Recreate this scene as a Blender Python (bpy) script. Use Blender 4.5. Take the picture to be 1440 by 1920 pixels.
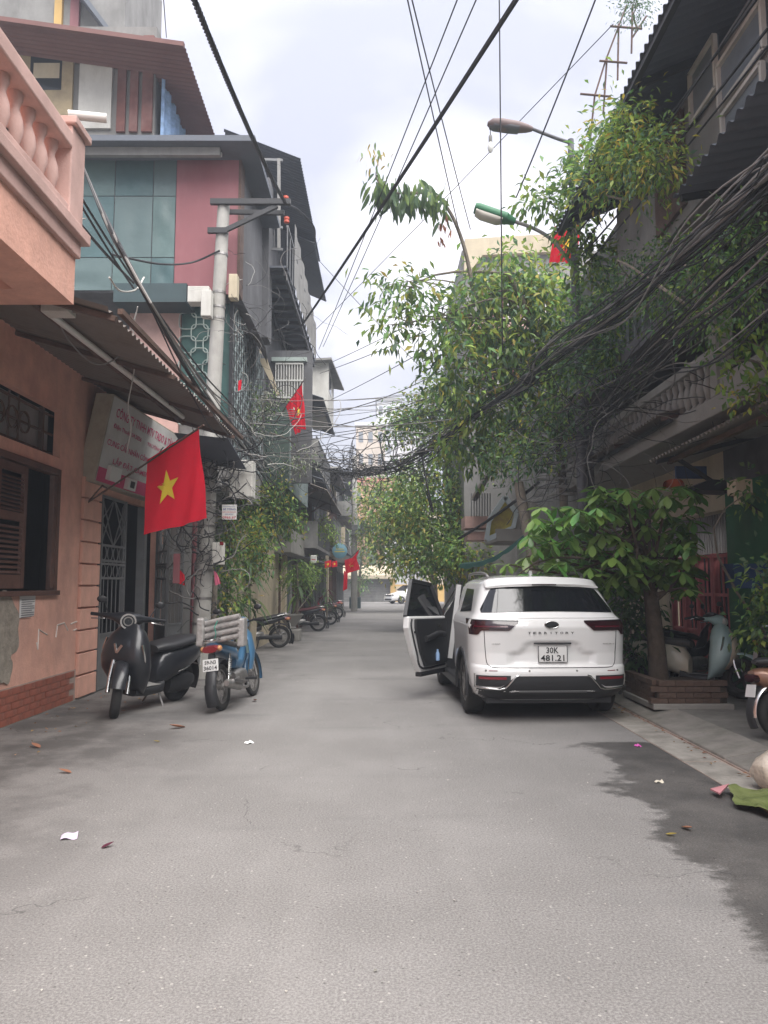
import bpy, bmesh, math, random
import numpy as np
from mathutils import Vector, Matrix, noise as mnoise
rad = math.radians
random.seed(7); RNG = np.random.default_rng(11)
for o in list(bpy.data.objects): bpy.data.objects.remove(o)
SC = bpy.context.scene; COL = SC.collection

# ------------------------------------------------------------------ camera
CAM_H, HORIZON, FPX = 1.62, 1095.0, 1440.0          # eye height, horizon row and focal length of the 1440x1920 photograph
PITCH = math.atan((HORIZON - 960) / FPX); YAW = math.atan(4 / FPX)
cd = bpy.data.cameras.new('camera'); cam = bpy.data.objects.new('camera', cd); COL.objects.link(cam)
cam.location = (0, 0, CAM_H); cam.rotation_euler = (math.pi/2 + PITCH, 0, -YAW)
cd.sensor_fit = 'VERTICAL'; cd.sensor_height = 24; cd.lens = 24 * FPX / 1920; cd.clip_end = 3000; cd.clip_start = .05
SC.camera = cam

# ------------------------------------------------------------------ sky, sun, exposure (bright overcast)
SUN_EL, SUN_AZ = rad(60), rad(150)                  # azimuth measured from +Y towards +X
w = bpy.data.worlds.new('World'); SC.world = w; w.use_nodes = True
nt = w.node_tree; nt.nodes.clear(); N = nt.nodes.new; L = nt.links.new
out = N('ShaderNodeOutputWorld'); bg = N('ShaderNodeBackground'); bg.inputs['Strength'].default_value = .05
sky = N('ShaderNodeTexSky'); sky.sky_type = 'NISHITA'; sky.sun_disc = False
sky.sun_elevation = SUN_EL; sky.sun_rotation = SUN_AZ; sky.air_density = 1; sky.dust_density = 2.5
tc = N('ShaderNodeTexCoord')
sep = N('ShaderNodeSeparateXYZ'); L(tc.outputs['Generated'], sep.inputs[0])
mz = N('ShaderNodeMath'); mz.operation = 'MAXIMUM'; mz.inputs[1].default_value = 0; L(sep.outputs['Z'], mz.inputs[0])
den = N('ShaderNodeMath'); den.operation = 'ADD'; den.inputs[1].default_value = .35; L(mz.outputs[0], den.inputs[0])
dv = N('ShaderNodeVectorMath'); dv.operation = 'DIVIDE'; L(tc.outputs['Generated'], dv.inputs[0])
cmb = N('ShaderNodeCombineXYZ'); [L(den.outputs[0], cmb.inputs[i]) for i in range(3)]; L(cmb.outputs[0], dv.inputs[1])
nz = N('ShaderNodeTexNoise'); nz.inputs['Scale'].default_value = 2.1; nz.inputs['Detail'].default_value = 5; nz.inputs['Roughness'].default_value = .5
nz.inputs['Distortion'].default_value = .3
mp = N('ShaderNodeMapping'); mp.inputs['Location'].default_value = (4.1, 1.7, 0.6); L(dv.outputs[0], mp.inputs[0]); L(mp.outputs[0], nz.inputs['Vector'])
cr = N('ShaderNodeValToRGB'); L(nz.outputs['Fac'], cr.inputs[0])
cr.color_ramp.elements[0].position = .40; cr.color_ramp.elements[0].color = (.38, .405, .47, 1)
cr.color_ramp.elements[1].position = .70; cr.color_ramp.elements[1].color = (.94, .945, .96, 1)
e = cr.color_ramp.elements.new(.55); e.color = (.55, .57, .63, 1)
cie = N('ShaderNodeMapRange'); cie.inputs['From Min'].default_value = 0; cie.inputs['From Max'].default_value = 1     # overcast sky: zenith brighter than horizon
cie.inputs['To Min'].default_value = 4.5; cie.inputs['To Max'].default_value = 9.0; L(mz.outputs[0], cie.inputs['Value'])
cl = N('ShaderNodeVectorMath'); cl.operation = 'SCALE'; L(cr.outputs[0], cl.inputs[0]); L(cie.outputs[0], cl.inputs['Scale'])
warm = N('ShaderNodeMapRange'); warm.inputs['From Min'].default_value = 0; warm.inputs['From Max'].default_value = .4; L(mz.outputs[0], warm.inputs['Value'])
wmix = N('ShaderNodeMixRGB'); wmix.inputs[1].default_value = (1.03, .975, .95, 1); wmix.inputs[2].default_value = (1.03, .985, 1.0, 1); L(warm.outputs[0], wmix.inputs[0])
mul = N('ShaderNodeMixRGB'); mul.blend_type = 'MULTIPLY'; mul.inputs[0].default_value = 1; L(cl.outputs[0], mul.inputs[1]); L(wmix.outputs[0], mul.inputs[2])
mix = N('ShaderNodeMixRGB'); mix.inputs[0].default_value = .95; L(sky.outputs[0], mix.inputs[1]); L(mul.outputs[0], mix.inputs[2])
L(mix.outputs[0], bg.inputs['Color']); L(bg.outputs[0], out.inputs['Surface'])
sl = bpy.data.lights.new('sun', 'SUN'); sl.energy = 1.5; sl.angle = rad(70); sl.color = (1, .965, .92)
so = bpy.data.objects.new('sun', sl); COL.objects.link(so)
sd = Vector((math.sin(SUN_AZ)*math.cos(SUN_EL), math.cos(SUN_AZ)*math.cos(SUN_EL), math.sin(SUN_EL)))
so.rotation_euler = (-sd).to_track_quat('-Z', 'Y').to_euler(); so.location = (0, 10, 30)
vs = SC.view_settings; vs.view_transform = 'Standard'; vs.look = 'None'; vs.gamma = 1; vs.exposure = 2.6; vs.use_curve_mapping = False
SC.render.engine = 'CYCLES'

# ------------------------------------------------------------------ photograph pixel -> point in the place at a known distance
_cp, _sp = math.cos(PITCH), math.sin(PITCH)
def ray(px, py):
    u = (px - 720) / FPX; v = (960 - py) / FPX
    dx, dy, dz = u, _cp - v*_sp, _sp + v*_cp
    return Vector((dx*math.cos(YAW) + dy*math.sin(YAW), dy*math.cos(YAW) - dx*math.sin(YAW), dz))
def PY(px, py, Y): d = ray(px, py); t = Y/d.y; return Vector((d.x*t, Y, CAM_H + d.z*t))
def PX(px, py, X): d = ray(px, py); t = X/d.x; return Vector((X, d.y*t, CAM_H + d.z*t))
def PZ(px, py, Z=0.): d = ray(px, py); t = (Z-CAM_H)/d.z; return Vector((d.x*t, d.y*t, Z))

# ------------------------------------------------------------------ materials
MATS = {}
def M(name, col, rough=.75, metal=0., var=.18, scale=2.5, bump=.12, bscale=60., dirt=0., dcol=(.05, .045, .04), dscale=1.2, spec=.5, island=0., trans=0., streak=0., coat=0., col2=None, thr=.5):
    if name in MATS: return MATS[name]
    m = bpy.data.materials.new(name); m.use_nodes = True; nt = m.node_tree; N = nt.nodes.new; L = nt.links.new
    b = nt.nodes['Principled BSDF']; b.inputs['Roughness'].default_value = rough; b.inputs['Metallic'].default_value = metal
    b.inputs['Specular IOR Level'].default_value = spec; b.inputs['Coat Weight'].default_value = coat
    tc = N('ShaderNodeTexCoord'); co = tc.outputs['Object']
    n1 = N('ShaderNodeTexNoise'); n1.inputs['Scale'].default_value = scale; n1.inputs['Detail'].default_value = 6; n1.inputs['Roughness'].default_value = .62; L(co, n1.inputs['Vector'])
    r1 = N('ShaderNodeValToRGB'); r1.color_ramp.elements[0].position = .28; r1.color_ramp.elements[1].position = .72
    r1.color_ramp.elements[0].color = tuple(c*(1-var) for c in col) + (1,)
    r1.color_ramp.elements[1].color = tuple(min(1, c*(1+var)) for c in (col2 or col)) + (1,)
    L(n1.outputs['Fac'], r1.inputs[0]); cur = r1.outputs[0]
    if island:
        gi = N('ShaderNodeNewGeometry'); hs = N('ShaderNodeHueSaturation')
        mr = N('ShaderNodeMapRange'); mr.inputs['To Min'].default_value = 1-island; mr.inputs['To Max'].default_value = 1+island; L(gi.outputs['Random Per Island'], mr.inputs[0])
        mh = N('ShaderNodeMapRange'); mh.inputs['To Min'].default_value = .5-.035*island/.4; mh.inputs['To Max'].default_value = .5+.025*island/.4
        fr = N('ShaderNodeMath'); fr.operation = 'FRACT'; f7 = N('ShaderNodeMath'); f7.operation = 'MULTIPLY'; f7.inputs[1].default_value = 7.13; L(gi.outputs['Random Per Island'], f7.inputs[0]); L(f7.outputs[0], fr.inputs[0]); L(fr.outputs[0], mh.inputs[0])
        L(mr.outputs[0], hs.inputs['Value']); L(mh.outputs[0], hs.inputs['Hue']); L(cur, hs.inputs['Color']); cur = hs.outputs[0]
    if dirt:
        n2 = N('ShaderNodeTexNoise'); n2.inputs['Scale'].default_value = dscale; n2.inputs['Detail'].default_value = 8; n2.inputs['Roughness'].default_value = .7
        if streak:
            mp = N('ShaderNodeMapping'); mp.inputs['Scale'].default_value = (1, 1, streak); L(co, mp.inputs[0]); L(mp.outputs[0], n2.inputs['Vector'])
        else: L(co, n2.inputs['Vector'])
        r2 = N('ShaderNodeValToRGB'); r2.color_ramp.elements[0].position = thr-.05; r2.color_ramp.elements[1].position = thr+.2
        r2.color_ramp.elements[0].color = (0, 0, 0, 1); r2.color_ramp.elements[1].color = (dirt, dirt, dirt, 1); L(n2.outputs['Fac'], r2.inputs[0])
        mx = N('ShaderNodeMixRGB'); L(r2.outputs[0], mx.inputs[0]); L(cur, mx.inputs[1]); mx.inputs[2].default_value = tuple(dcol) + (1,); cur = mx.outputs[0]
    L(cur, b.inputs['Base Color'])
    if bump:
        n3 = N('ShaderNodeTexNoise'); n3.inputs['Scale'].default_value = bscale; n3.inputs['Detail'].default_value = 4; L(co, n3.inputs['Vector'])
        bp = N('ShaderNodeBump'); bp.inputs['Strength'].default_value = bump; bp.inputs['Distance'].default_value = .02; L(n3.outputs['Fac'], bp.inputs['Height']); L(bp.outputs[0], b.inputs['Normal'])
    if trans:
        tr = N('ShaderNodeBsdfTranslucent'); L(cur, tr.inputs['Color']); ms = N('ShaderNodeMixShader'); ms.inputs[0].default_value = trans
        L(b.outputs[0], ms.inputs[1]); L(tr.outputs[0], ms.inputs[2]); L(ms.outputs[0], nt.nodes['Material Output'].inputs['Surface'])
    MATS[name] = m; return m
def flat(name, col, rough=.5, metal=0., spec=.5, coat=0.): return M(name, col, rough, metal, var=.05, bump=0, spec=spec, coat=coat)

m_salmon = M('salmon_plaster', (.66, .36, .275), .85, var=.2, dirt=.55, dcol=(.38, .235, .19), dscale=.9, streak=.35, bump=.3, bscale=30, thr=.47)
m_salmon2 = M('pale_salmon_paint', (.50, .325, .285), .85, dirt=.35, dcol=(.25, .17, .14), dscale=1.3, streak=.3, bump=.2)
m_bare = M('bare_render', (.26, .23, .19), .95, var=.35, scale=6, bump=.5, bscale=25)
m_tile = M('red_wall_tile', (.27, .085, .055), .55, var=.3, scale=9, dirt=.5, dcol=(.36, .26, .22), dscale=3, thr=.55)
m_mortar = M('old_mortar', (.34, .27, .23), .95, bump=.4)
m_wood = M('brown_shutter_wood', (.095, .045, .032), .65, var=.35, scale=5, bump=.2)
m_woodr = M('red_brown_boards', (.15, .055, .045), .75, var=.35, scale=2.5, dirt=.4, dcol=(.26, .2, .19))
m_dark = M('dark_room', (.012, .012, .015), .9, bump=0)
m_grey_iron = M('grey_painted_iron', (.15, .155, .16), .5, var=.2, scale=8, bump=.05, dirt=.35, dcol=(.09, .06, .04), dscale=4)
m_blk_iron = M('black_iron', (.02, .02, .022), .5, var=.3, bump=.05)
m_rust = M('rusty_steel', (.10, .06, .045), .8, var=.4, scale=6, bump=.3)
m_corr = M('weathered_roof_sheet', (.19, .165, .145), .75, .0, var=.25, scale=1.5, dirt=.6, dcol=(.07, .045, .03), dscale=1.5, bump=.1)
m_corr_dk = M('dark_roof_sheet', (.12, .135, .162), .75, .0, var=.3, scale=1.2, dirt=.5, dcol=(.035, .025, .02), bump=.1)  # blue-grey cast of the haze is put into this base colour
m_corr_red = M('oxide_red_roof_sheet', (.17, .075, .065), .7, var=.25, scale=1.2, dirt=.4, dcol=(.09, .06, .05), bump=.1)
m_white = M('dirty_white_paint', (.55, .54, .50), .7, var=.12, dirt=.45, dcol=(.22, .2, .17), dscale=1.6, streak=.3)
m_sign = M('sign_face_white', (.50, .49, .47), .6, var=.08, dirt=.35, dcol=(.25, .22, .18), dscale=2)
m_signside = M('sign_side', (.36, .32, .25), .7, dirt=.4, dcol=(.15, .12, .09), dscale=3)
m_pink = flat('magenta_print', (.48, .03, .12), .6)
m_concrete = M('grey_concrete', (.27, .26, .24), .9, var=.2, scale=3, dirt=.45, dcol=(.10, .095, .085), dscale=1.5, bump=.3, bscale=45)
m_pole = M('pole_concrete', (.36, .35, .325), .9, var=.14, scale=4, dirt=.4, dcol=(.15, .14, .12), dscale=2, streak=.25, bump=.25, bscale=50)
m_kerb = M('kerb_stone', (.215, .20, .18), .9, var=.22, scale=5, dirt=.6, dcol=(.09, .095, .07), dscale=2, bump=.35, bscale=55)
m_gutter = M('gutter_concrete', (.30, .28, .25), .92, var=.25, scale=5, dirt=.6, dcol=(.10, .09, .075), dscale=2.2, bump=.3, bscale=50)
m_paving = M('pavement_concrete', (.19, .18, .165), .9, var=.25, scale=3, dirt=.6, dcol=(.075, .07, .06), dscale=1.6, bump=.3)
m_ground = M('packed_ground', (.20, .19, .17), .95, var=.2, scale=1)
m_teal = M('teal_cladding', (.10, .15, .15), .4, var=.2, scale=1.2, dirt=.3, dcol=(.05, .07, .07), bump=.5, bscale=3)
m_maroon = M('maroon_cladding', (.25, .085, .095), .65, var=.14, scale=1, dirt=.5, dcol=(.33, .15, .16), dscale=1.1, streak=.2, bump=.15, bscale=3)
m_dkteal = M('dark_teal_paint', (.03, .055, .06), .6, var=.2)
m_green = M('green_wall', (.035, .14, .065), .75, var=.3, scale=2, dirt=.4, dcol=(.10, .12, .08))
m_cream = M('cream_plaster', (.50, .43, .31), .85, var=.1, dirt=.5, dcol=(.22, .18, .13), dscale=1.2, streak=.3)
m_yellow = M('yellow_ochre_plaster', (.55, .36, .13), .85, var=.12, dirt=.4, dcol=(.3, .22, .12), streak=.3)
m_greywall = M('grey_old_plaster', (.24, .235, .225), .9, var=.2, scale=1.5, dirt=.6, dcol=(.09, .085, .08), dscale=1.2, streak=.35, bump=.25)
m_dkwall = M('sooty_plaster', (.125, .125, .132), .9, var=.3, scale=1.5, dirt=.5, dcol=(.04, .04, .04), streak=.3)
m_glass = flat('dark_window_glass', (.02, .025, .03), .12, spec=.6)
m_curtain = M('blue_white_curtain', (.25, .38, .58), .9, var=.35, scale=7, bump=0)
m_tube = flat('white_plastic', (.62, .62, .59), .5)
m_black = flat('black_plastic', (.014, .014, .016), .45)
m_cable = flat('black_cable', (.018, .018, .02), .6)
m_cable_g = flat('grey_cable', (.20, .19, .18), .7)
m_cable_w = flat('white_cable', (.45, .44, .41), .7)
m_red = M('red_flag_cloth', (.93, .018, .05), .8, var=.08, bump=.08, bscale=220, trans=.5)
m_star = flat('yellow_star_cloth', (.88, .66, .05), .8)
m_tyre = M('tyre_rubber', (.022, .021, .020), .85, var=.3, scale=15, bump=.2, bscale=120)
m_chrome = flat('bright_metal', (.55, .55, .54), .25, 1.)
m_steel = M('worn_steel', (.28, .27, .26), .45, .8, var=.25, scale=12, bump=.08)
m_carw = M('white_car_paint', (.70, .70, .695), .22, var=.02, bump=0, coat=.9, spec=.5)
m_carglass = flat('tinted_car_glass', (.006, .007, .009), .06, spec=.7)
m_carblk = M('black_car_trim', (.018, .018, .020), .5, var=.2, bump=.05)
m_lampred = flat('dark_red_lens', (.022, .003, .006), .12, spec=.6, coat=.5)
m_lampred2 = flat('red_lens', (.17, .008, .016), .15, spec=.6, coat=.4)
m_bark = M('brown_bark', (.085, .062, .045), .95, var=.4, scale=9, bump=.8, bscale=22)
m_bark_p = M('grey_bark', (.17, .145, .115), .95, var=.35, scale=8, bump=.6, bscale=25)
m_brick = M('mossy_brick', (.10, .062, .046), .9, var=.5, scale=7, dirt=.9, dcol=(.045, .05, .035), dscale=3, bump=.4)
m_soil = M('dark_soil', (.05, .038, .028), 1., var=.4, scale=12, bump=.8, bscale=30)
def leafmat(n, c, isl=.38, tr=.42, r=.5): return M(n, c, r, var=.22, scale=1.3, bump=0, island=isl, trans=tr, spec=.4)
m_leaf_big = leafmat('glossy_big_leaf', (.125, .245, .06), .42, .28, .27)
m_leaf_mid = leafmat('mid_green_leaf', (.14, .25, .065))
m_leaf_light = leafmat('light_green_leaf', (.25, .36, .075))
m_leaf_yel = leafmat('yellowing_leaf', (.42, .37, .07))
m_leaf_dark = leafmat('dark_green_leaf', (.075, .15, .06))
m_leaf_bluish = leafmat('bluish_green_leaf', (.10, .185, .10))
m_leaf_dry = leafmat('dry_leaf', (.30, .17, .08), .4, .15, .8)
m_leaf_red = leafmat('dark_red_leaf', (.13, .03, .04))

# ------------------------------------------------------------------ objects
WM = set()           # things whose parts are written in world coordinates
def root_of(o):
    while o.parent: o = o.parent
    return o
def off(parent):
    if parent is None: return Vector((0, 0, 0))
    r = root_of(parent); return Vector(r.location) if r.name in WM else Vector((0, 0, 0))
def tag(o, label=None, cat=None, group=None, kind=None):
    if label: o['label'] = label
    if cat: o['category'] = cat
    if group: o['group'] = group
    if kind: o['kind'] = kind
    return o
def thing(name, label, cat, loc=(0, 0, 0), rz=0, group=None, world=True, rot=None):
    o = bpy.data.objects.new(name, None); COL.objects.link(o); o.location = loc; o.empty_display_size = .1
    o.rotation_euler = rot or (0, 0, rz)
    if world: WM.add(o.name)
    return tag(o, label, cat, group)
def link(name, me, parent=None, loc=None, rot=None, scale=None):
    o = bpy.data.objects.new(name, me); COL.objects.link(o)
    if parent: o.parent = parent
    if loc is not None: o.location = Vector(loc) - off(parent)
    if rot is not None: o.rotation_euler = rot
    if scale is not None: o.scale = scale
    return o
def copy_tree(o, parent=None):
    c = o.copy(); COL.objects.link(c); c.parent = parent
    for ch in list(o.children): copy_tree(ch, c)
    return c
class MB:
    def __init__(s): s.v = []; s.f = []
    def add(s, vs, fs):
        k = len(s.v); s.v += [tuple(p) for p in vs]; s.f += [tuple(i+k for i in f) for f in fs]; return s
    def box(s, x0, x1, y0, y1, z0, z1):
        return s.add([(x0,y0,z0),(x1,y0,z0),(x1,y1,z0),(x0,y1,z0),(x0,y0,z1),(x1,y0,z1),(x1,y1,z1),(x0,y1,z1)],
                     [(3,2,1,0),(4,5,6,7),(0,1,5,4),(1,2,6,5),(2,3,7,6),(3,0,4,7)])
    def bar(s, a, b, w, h=None, up=(0, 0, 1)):
        a, b = Vector(a), Vector(b); h = h or w; d = (b-a).normalized(); upv = Vector(up)
        if abs(d.dot(upv)) > .97: upv = Vector((0, 1, 0)) if abs(d.y) < .9 else Vector((1, 0, 0))
        sx = d.cross(upv).normalized()*w/2; sz = sx.cross(d).normalized()*h/2
        return s.add([a-sx-sz, a+sx-sz, a+sx+sz, a-sx+sz, b-sx-sz, b+sx-sz, b+sx+sz, b-sx+sz],
                     [(0,1,2,3),(7,6,5,4),(0,4,5,1),(1,5,6,2),(2,6,7,3),(3,7,4,0)])
    def hexa(s, p): return s.add(p, [(3,2,1,0),(4,5,6,7),(0,1,5,4),(1,2,6,5),(2,3,7,6),(3,0,4,7)])
    def slab(s, a, b, c, d, t):
        a, b, c, d = map(Vector, (a, b, c, d)); n = (b-a).cross(d-a).normalized()*t
        return s.hexa([a-n, b-n, c-n, d-n, a, b, c, d])
    def prism(s, pts, ext):
        n = len(pts); e = Vector(ext); P = [Vector(p) for p in pts]
        return s.add(P + [p+e for p in P], [tuple(range(n-1, -1, -1)), tuple(range(n, 2*n))] + [(i, (i+1) % n, n+(i+1) % n, n+i) for i in range(n)])
    def tube(s, pts, r, n=6, cap=True):
        P = [Vector(p) for p in pts]; m = len(P); R = r if isinstance(r, (list, tuple)) else [r]*m
        T = [(P[min(i+1, m-1)]-P[max(i-1, 0)]).normalized() for i in range(m)]
        u = T[0].cross(Vector((0, 0, 1)))
        if u.length < .05: u = T[0].cross(Vector((1, 0, 0)))
        u.normalize(); vs = []
        for i in range(m):
            u = (u - T[i]*u.dot(T[i])); u.normalize(); q = T[i].cross(u)
            vs += [P[i] + (u*math.cos(2*math.pi*k/n) + q*math.sin(2*math.pi*k/n))*R[i] for k in range(n)]
        fs = [(i*n+k, i*n+(k+1) % n, (i+1)*n+(k+1) % n, (i+1)*n+k) for i in range(m-1) for k in range(n)]
        if cap: fs += [tuple(range(n-1, -1, -1)), tuple(range((m-1)*n, m*n))]
        return s.add(vs, fs)
    def lathe(s, prof, org=(0, 0, 0), axis='z', n=24, closed=False):
        vs = []
        for r, h in prof:
            for k in range(n):
                a = 2*math.pi*k/n; c, d = r*math.cos(a), r*math.sin(a)
                p = (c, d, h) if axis == 'z' else ((h, c, d) if axis == 'x' else (c, h, d))
                vs.append(Vector(org) + Vector(p))
        m = len(prof); fs = [(i*n+k, i*n+(k+1) % n, ((i+1) % m)*n+(k+1) % n, ((i+1) % m)*n+k) for i in range(m if closed else m-1) for k in range(n)]
        if not closed: fs += [tuple(range(n-1, -1, -1)), tuple(range((m-1)*n, m*n))]
        return s.add(vs, fs)
    def grid(s, fn, nu, nv):
        vs = [fn(i/nu, j/nv) for j in range(nv+1) for i in range(nu+1)]; w = nu+1
        return s.add(vs, [(j*w+i, j*w+i+1, (j+1)*w+i+1, (j+1)*w+i) for j in range(nv) for i in range(nu)])
    def loft(s, rings, cap=True):
        n = len(rings[0]); vs = [p for r in rings for p in r]; m = len(rings)
        fs = [(i*n+k, i*n+(k+1) % n, (i+1)*n+(k+1) % n, (i+1)*n+k) for i in range(m-1) for k in range(n)]
        if cap: fs += [tuple(range(n-1, -1, -1)), tuple(range((m-1)*n, m*n))]
        return s.add(vs, fs)
    def ball(s, c, r, n=10, m=7):
        R = r if isinstance(r, (tuple, list)) else (r, r, r); rings = []
        for j in range(m+1):
            t = math.pi*(j+.02)/(m+.04); rings.append([(c[0]+R[0]*math.sin(t)*math.cos(2*math.pi*k/n), c[1]+R[1]*math.sin(t)*math.sin(2*math.pi*k/n), c[2]-R[2]*math.cos(t)) for k in range(n)])
        return s.loft(rings)
    def corr(s, a, b, d, pitch=.08, amp=.012, k=6):
        """corrugated sheet: waves follow each other along a->b, ridges run a->d"""
        a, b, d = Vector(a), Vector(b), Vector(d); U = b-a; V = d-a; n = U.cross(V).normalized(); nu = max(8, int(U.length/pitch*k)); nv = 3
        return s.grid(lambda u, v: a+U*u+V*v+n*amp*math.sin(2*math.pi*u*U.length/pitch), nu, nv)
    def mesh(s, name, mat, smooth=False):
        me = bpy.data.meshes.new(name); me.from_pydata(s.v, [], s.f)
        for mm in (mat if isinstance(mat, (list, tuple)) else [mat]): me.materials.append(mm)
        bm = bmesh.new(); bm.from_mesh(me); bmesh.ops.recalc_face_normals(bm, faces=bm.faces); bm.to_mesh(me); bm.free()
        if smooth:
            me.polygons.foreach_set('use_smooth', [True]*len(me.polygons)); me.set_sharp_from_angle(angle=rad(45 if smooth is True else smooth))
        me.update(); return me
    def build(s, name, mat, parent=None, smooth=False, bevel=0., label=None, cat=None, group=None, kind=None, origin=True):
        if parent is not None:
            k = off(parent); s.v = [(p[0]-k.x, p[1]-k.y, p[2]-k.z) for p in s.v]
        loc = None
        if parent is None and origin and kind != 'structure':
            a = np.array(s.v); c = (a.min(0)+a.max(0))/2; c[2] = a[:, 2].min(); s.v = [tuple(p) for p in (a-c)]; loc = tuple(c)
        o = bpy.data.objects.new(name, s.mesh(name, mat, smooth)); COL.objects.link(o)
        if parent: o.parent = parent
        if loc: o.location = loc
        if bevel:
            bv = o.modifiers.new('bevel', 'BEVEL'); bv.width = bevel; bv.segments = 2; bv.limit_method = 'ANGLE'; bv.angle_limit = rad(40)
        return tag(o, label, cat, group, kind)
def ring(c, ux, uz, n=16, e=2.0):
    c, ux, uz = Vector(c), Vector(ux), Vector(uz); r = []
    for k in range(n):
        a = 2*math.pi*k/n; x, y = math.cos(a), math.sin(a)
        r.append(c + ux*math.copysign(abs(x)**(2/e), x) + uz*math.copysign(abs(y)**(2/e), y))
    return r
def yloft(secs, n=16, e=2.4):       # (y, z, half width, half height[, x])
    return [ring((q[4] if len(q) > 4 else 0, q[0], q[1]), (q[2], 0, 0), (0, 0, q[3]), n, e) for q in secs]
_tc = {}
def text_mesh(txt, bold=0.):
    cu = bpy.data.curves.new('t', 'FONT'); cu.body = txt; cu.size = 1; cu.offset = bold; cu.resolution_u = 2; cu.align_x = 'CENTER'; cu.align_y = 'CENTER'
    ob = bpy.data.objects.new('t', cu); COL.objects.link(ob); bpy.context.view_layer.update()
    me = bpy.data.meshes.new_from_object(ob.evaluated_get(bpy.context.evaluated_depsgraph_get()))
    vs = [tuple(v.co) for v in me.vertices]; fs = [tuple(p.vertices) for p in me.polygons]
    bpy.data.objects.remove(ob); bpy.data.curves.remove(cu); bpy.data.meshes.remove(me); return vs, fs
def text(parent, name, txt, c, u, v, width, height, mat, bold=0., lift=.004):
    """flat lettering centred on c, reading along u, up along v"""
    vs, fs = text_mesh(txt, bold); a = np.array(vs); mn, mx = a.min(0), a.max(0)
    u, v, c = Vector(u).normalized(), Vector(v).normalized(), Vector(c); n = u.cross(v)
    sx, sy = width/(mx[0]-mn[0]), height/(mx[1]-mn[1]); m0 = (mn+mx)/2
    mb = MB(); mb.add([c + u*((p[0]-m0[0])*sx) + v*((p[1]-m0[1])*sy) + n*lift for p in vs], fs)
    k = off(parent); mb.v = [(p[0]-k.x, p[1]-k.y, p[2]-k.z) for p in mb.v]
    me = bpy.data.meshes.new(name); me.from_pydata(mb.v, [], mb.f); me.materials.append(mat); o = bpy.data.objects.new(name, me); COL.objects.link(o); o.parent = parent; return o

# ------------------------------------------------------------------ leaves
def leaf_arrays(pos, d, Ls, Ws, droop=0., fold=.25):
    n = len(pos); up = np.tile([0, 0, 1.], (n, 1)) + RNG.normal(0, .45, (n, 3))
    d = d/np.linalg.norm(d, axis=1, keepdims=True); s = np.cross(d, up); s /= np.linalg.norm(s, axis=1, keepdims=True)+1e-9; nn = np.cross(s, d)
    L = Ls[:, None]; W = Ws[:, None]
    mid = pos + d*L*.5; dr = np.zeros((n, 3)); dr[:, 2] = -droop*Ls
    V = np.stack([pos, mid + s*W*.5 + nn*W*fold, pos + d*L + dr, mid - s*W*.5 + nn*W*fold, mid + dr*.15], 1)
    return V.reshape(-1, 3)
def leaves(name, mat, pos, d, Ls, Ws, parent=None, droop=.1, **kw):
    V = leaf_arrays(pos, d, Ls, Ws, droop); n = len(pos)
    if parent is not None: V = V - np.array(off(parent))
    F = np.array([[0, 1, 4], [1, 2, 4], [2, 3, 4], [3, 0, 4]]); F = (F[None] + (np.arange(n)*5)[:, None, None]).reshape(-1)
    me = bpy.data.meshes.new(name); me.vertices.add(len(V)); me.vertices.foreach_set('co', V.reshape(-1).astype(np.float32))
    me.loops.add(len(F)); me.loops.foreach_set('vertex_index', F.astype(np.int32)); k = len(F)//3; me.polygons.add(k)
    me.polygons.foreach_set('loop_start', np.arange(0, len(F), 3, dtype=np.int32)); me.update(calc_edges=True); me.materials.append(mat)
    o = bpy.data.objects.new(name, me); COL.objects.link(o)
    if parent: o.parent = parent
    return tag(o, **kw)
def crown_points(blobs, leaves_per=14, spread=.22, droop=.4):
    """blobs: (centre, radii, clumps); leaves sit in clumps near the outside of each blob"""
    P, D = [], []
    for c, r, k in blobs:
        q = RNG.normal(0, 1, (k, 3)); q /= np.linalg.norm(q, axis=1, keepdims=True); q *= RNG.uniform(.25, 1.08, (k, 1))**.6
        cc = np.array(c) + q*np.array(r)
        pp = np.repeat(cc, leaves_per, 0) + RNG.normal(0, spread, (k*leaves_per, 3))
        dd = pp - np.repeat(cc, leaves_per, 0); dd /= np.linalg.norm(dd, axis=1, keepdims=True)+1e-6
        dd = dd*.7 + np.repeat(q, leaves_per, 0)*.2 + RNG.normal(0, .6, dd.shape); dd[:, 2] -= droop
        P.append(pp); D.append(dd)
    return np.concatenate(P), np.concatenate(D)
def foliage(parent, name, mats, blobs, per=14, spread=.22, L=.13, W=.05, droop=.4, hang=.1):
    P, D = crown_points(blobs, per, spread, droop); n = len(P); pick = np.zeros(n, int)
    cl = np.arange(n)//per; z = RNG.random(cl.max()+1); ws = np.cumsum([m[1] for m in mats]); ws = ws/ws[-1]
    pick = np.searchsorted(ws, z)[cl]; mixr = RNG.random(n) < .25; pick[mixr] = np.searchsorted(ws, RNG.random(mixr.sum()))
    for i, (mm, _) in enumerate(mats):
        k = pick == i
        if k.sum(): leaves(name, mm, P[k], D[k], L*RNG.uniform(.65, 1.25, k.sum()), W*RNG.uniform(.7, 1.2, k.sum()), parent, hang)
def limb(mb, a, b, r0, r1, bend=.15, n=6, seg=5):
    a, b = Vector(a), Vector(b); k = (b-a).length*bend; o1 = Vector((random.uniform(-k, k), random.uniform(-k, k), random.uniform(0, k)))
    pts = [a.lerp(b, i/seg) + o1*math.sin(math.pi*i/seg) for i in range(seg+1)]
    mb.tube(pts, [r0 + (r1-r0)*i/seg for i in range(seg+1)], n)
def sag(a, b, s=.1, n=14):
    a, b = Vector(a), Vector(b); return [a.lerp(b, i/n) - Vector((0, 0, s*4*(i/n)*(1-i/n))) for i in range(n+1)]
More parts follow.
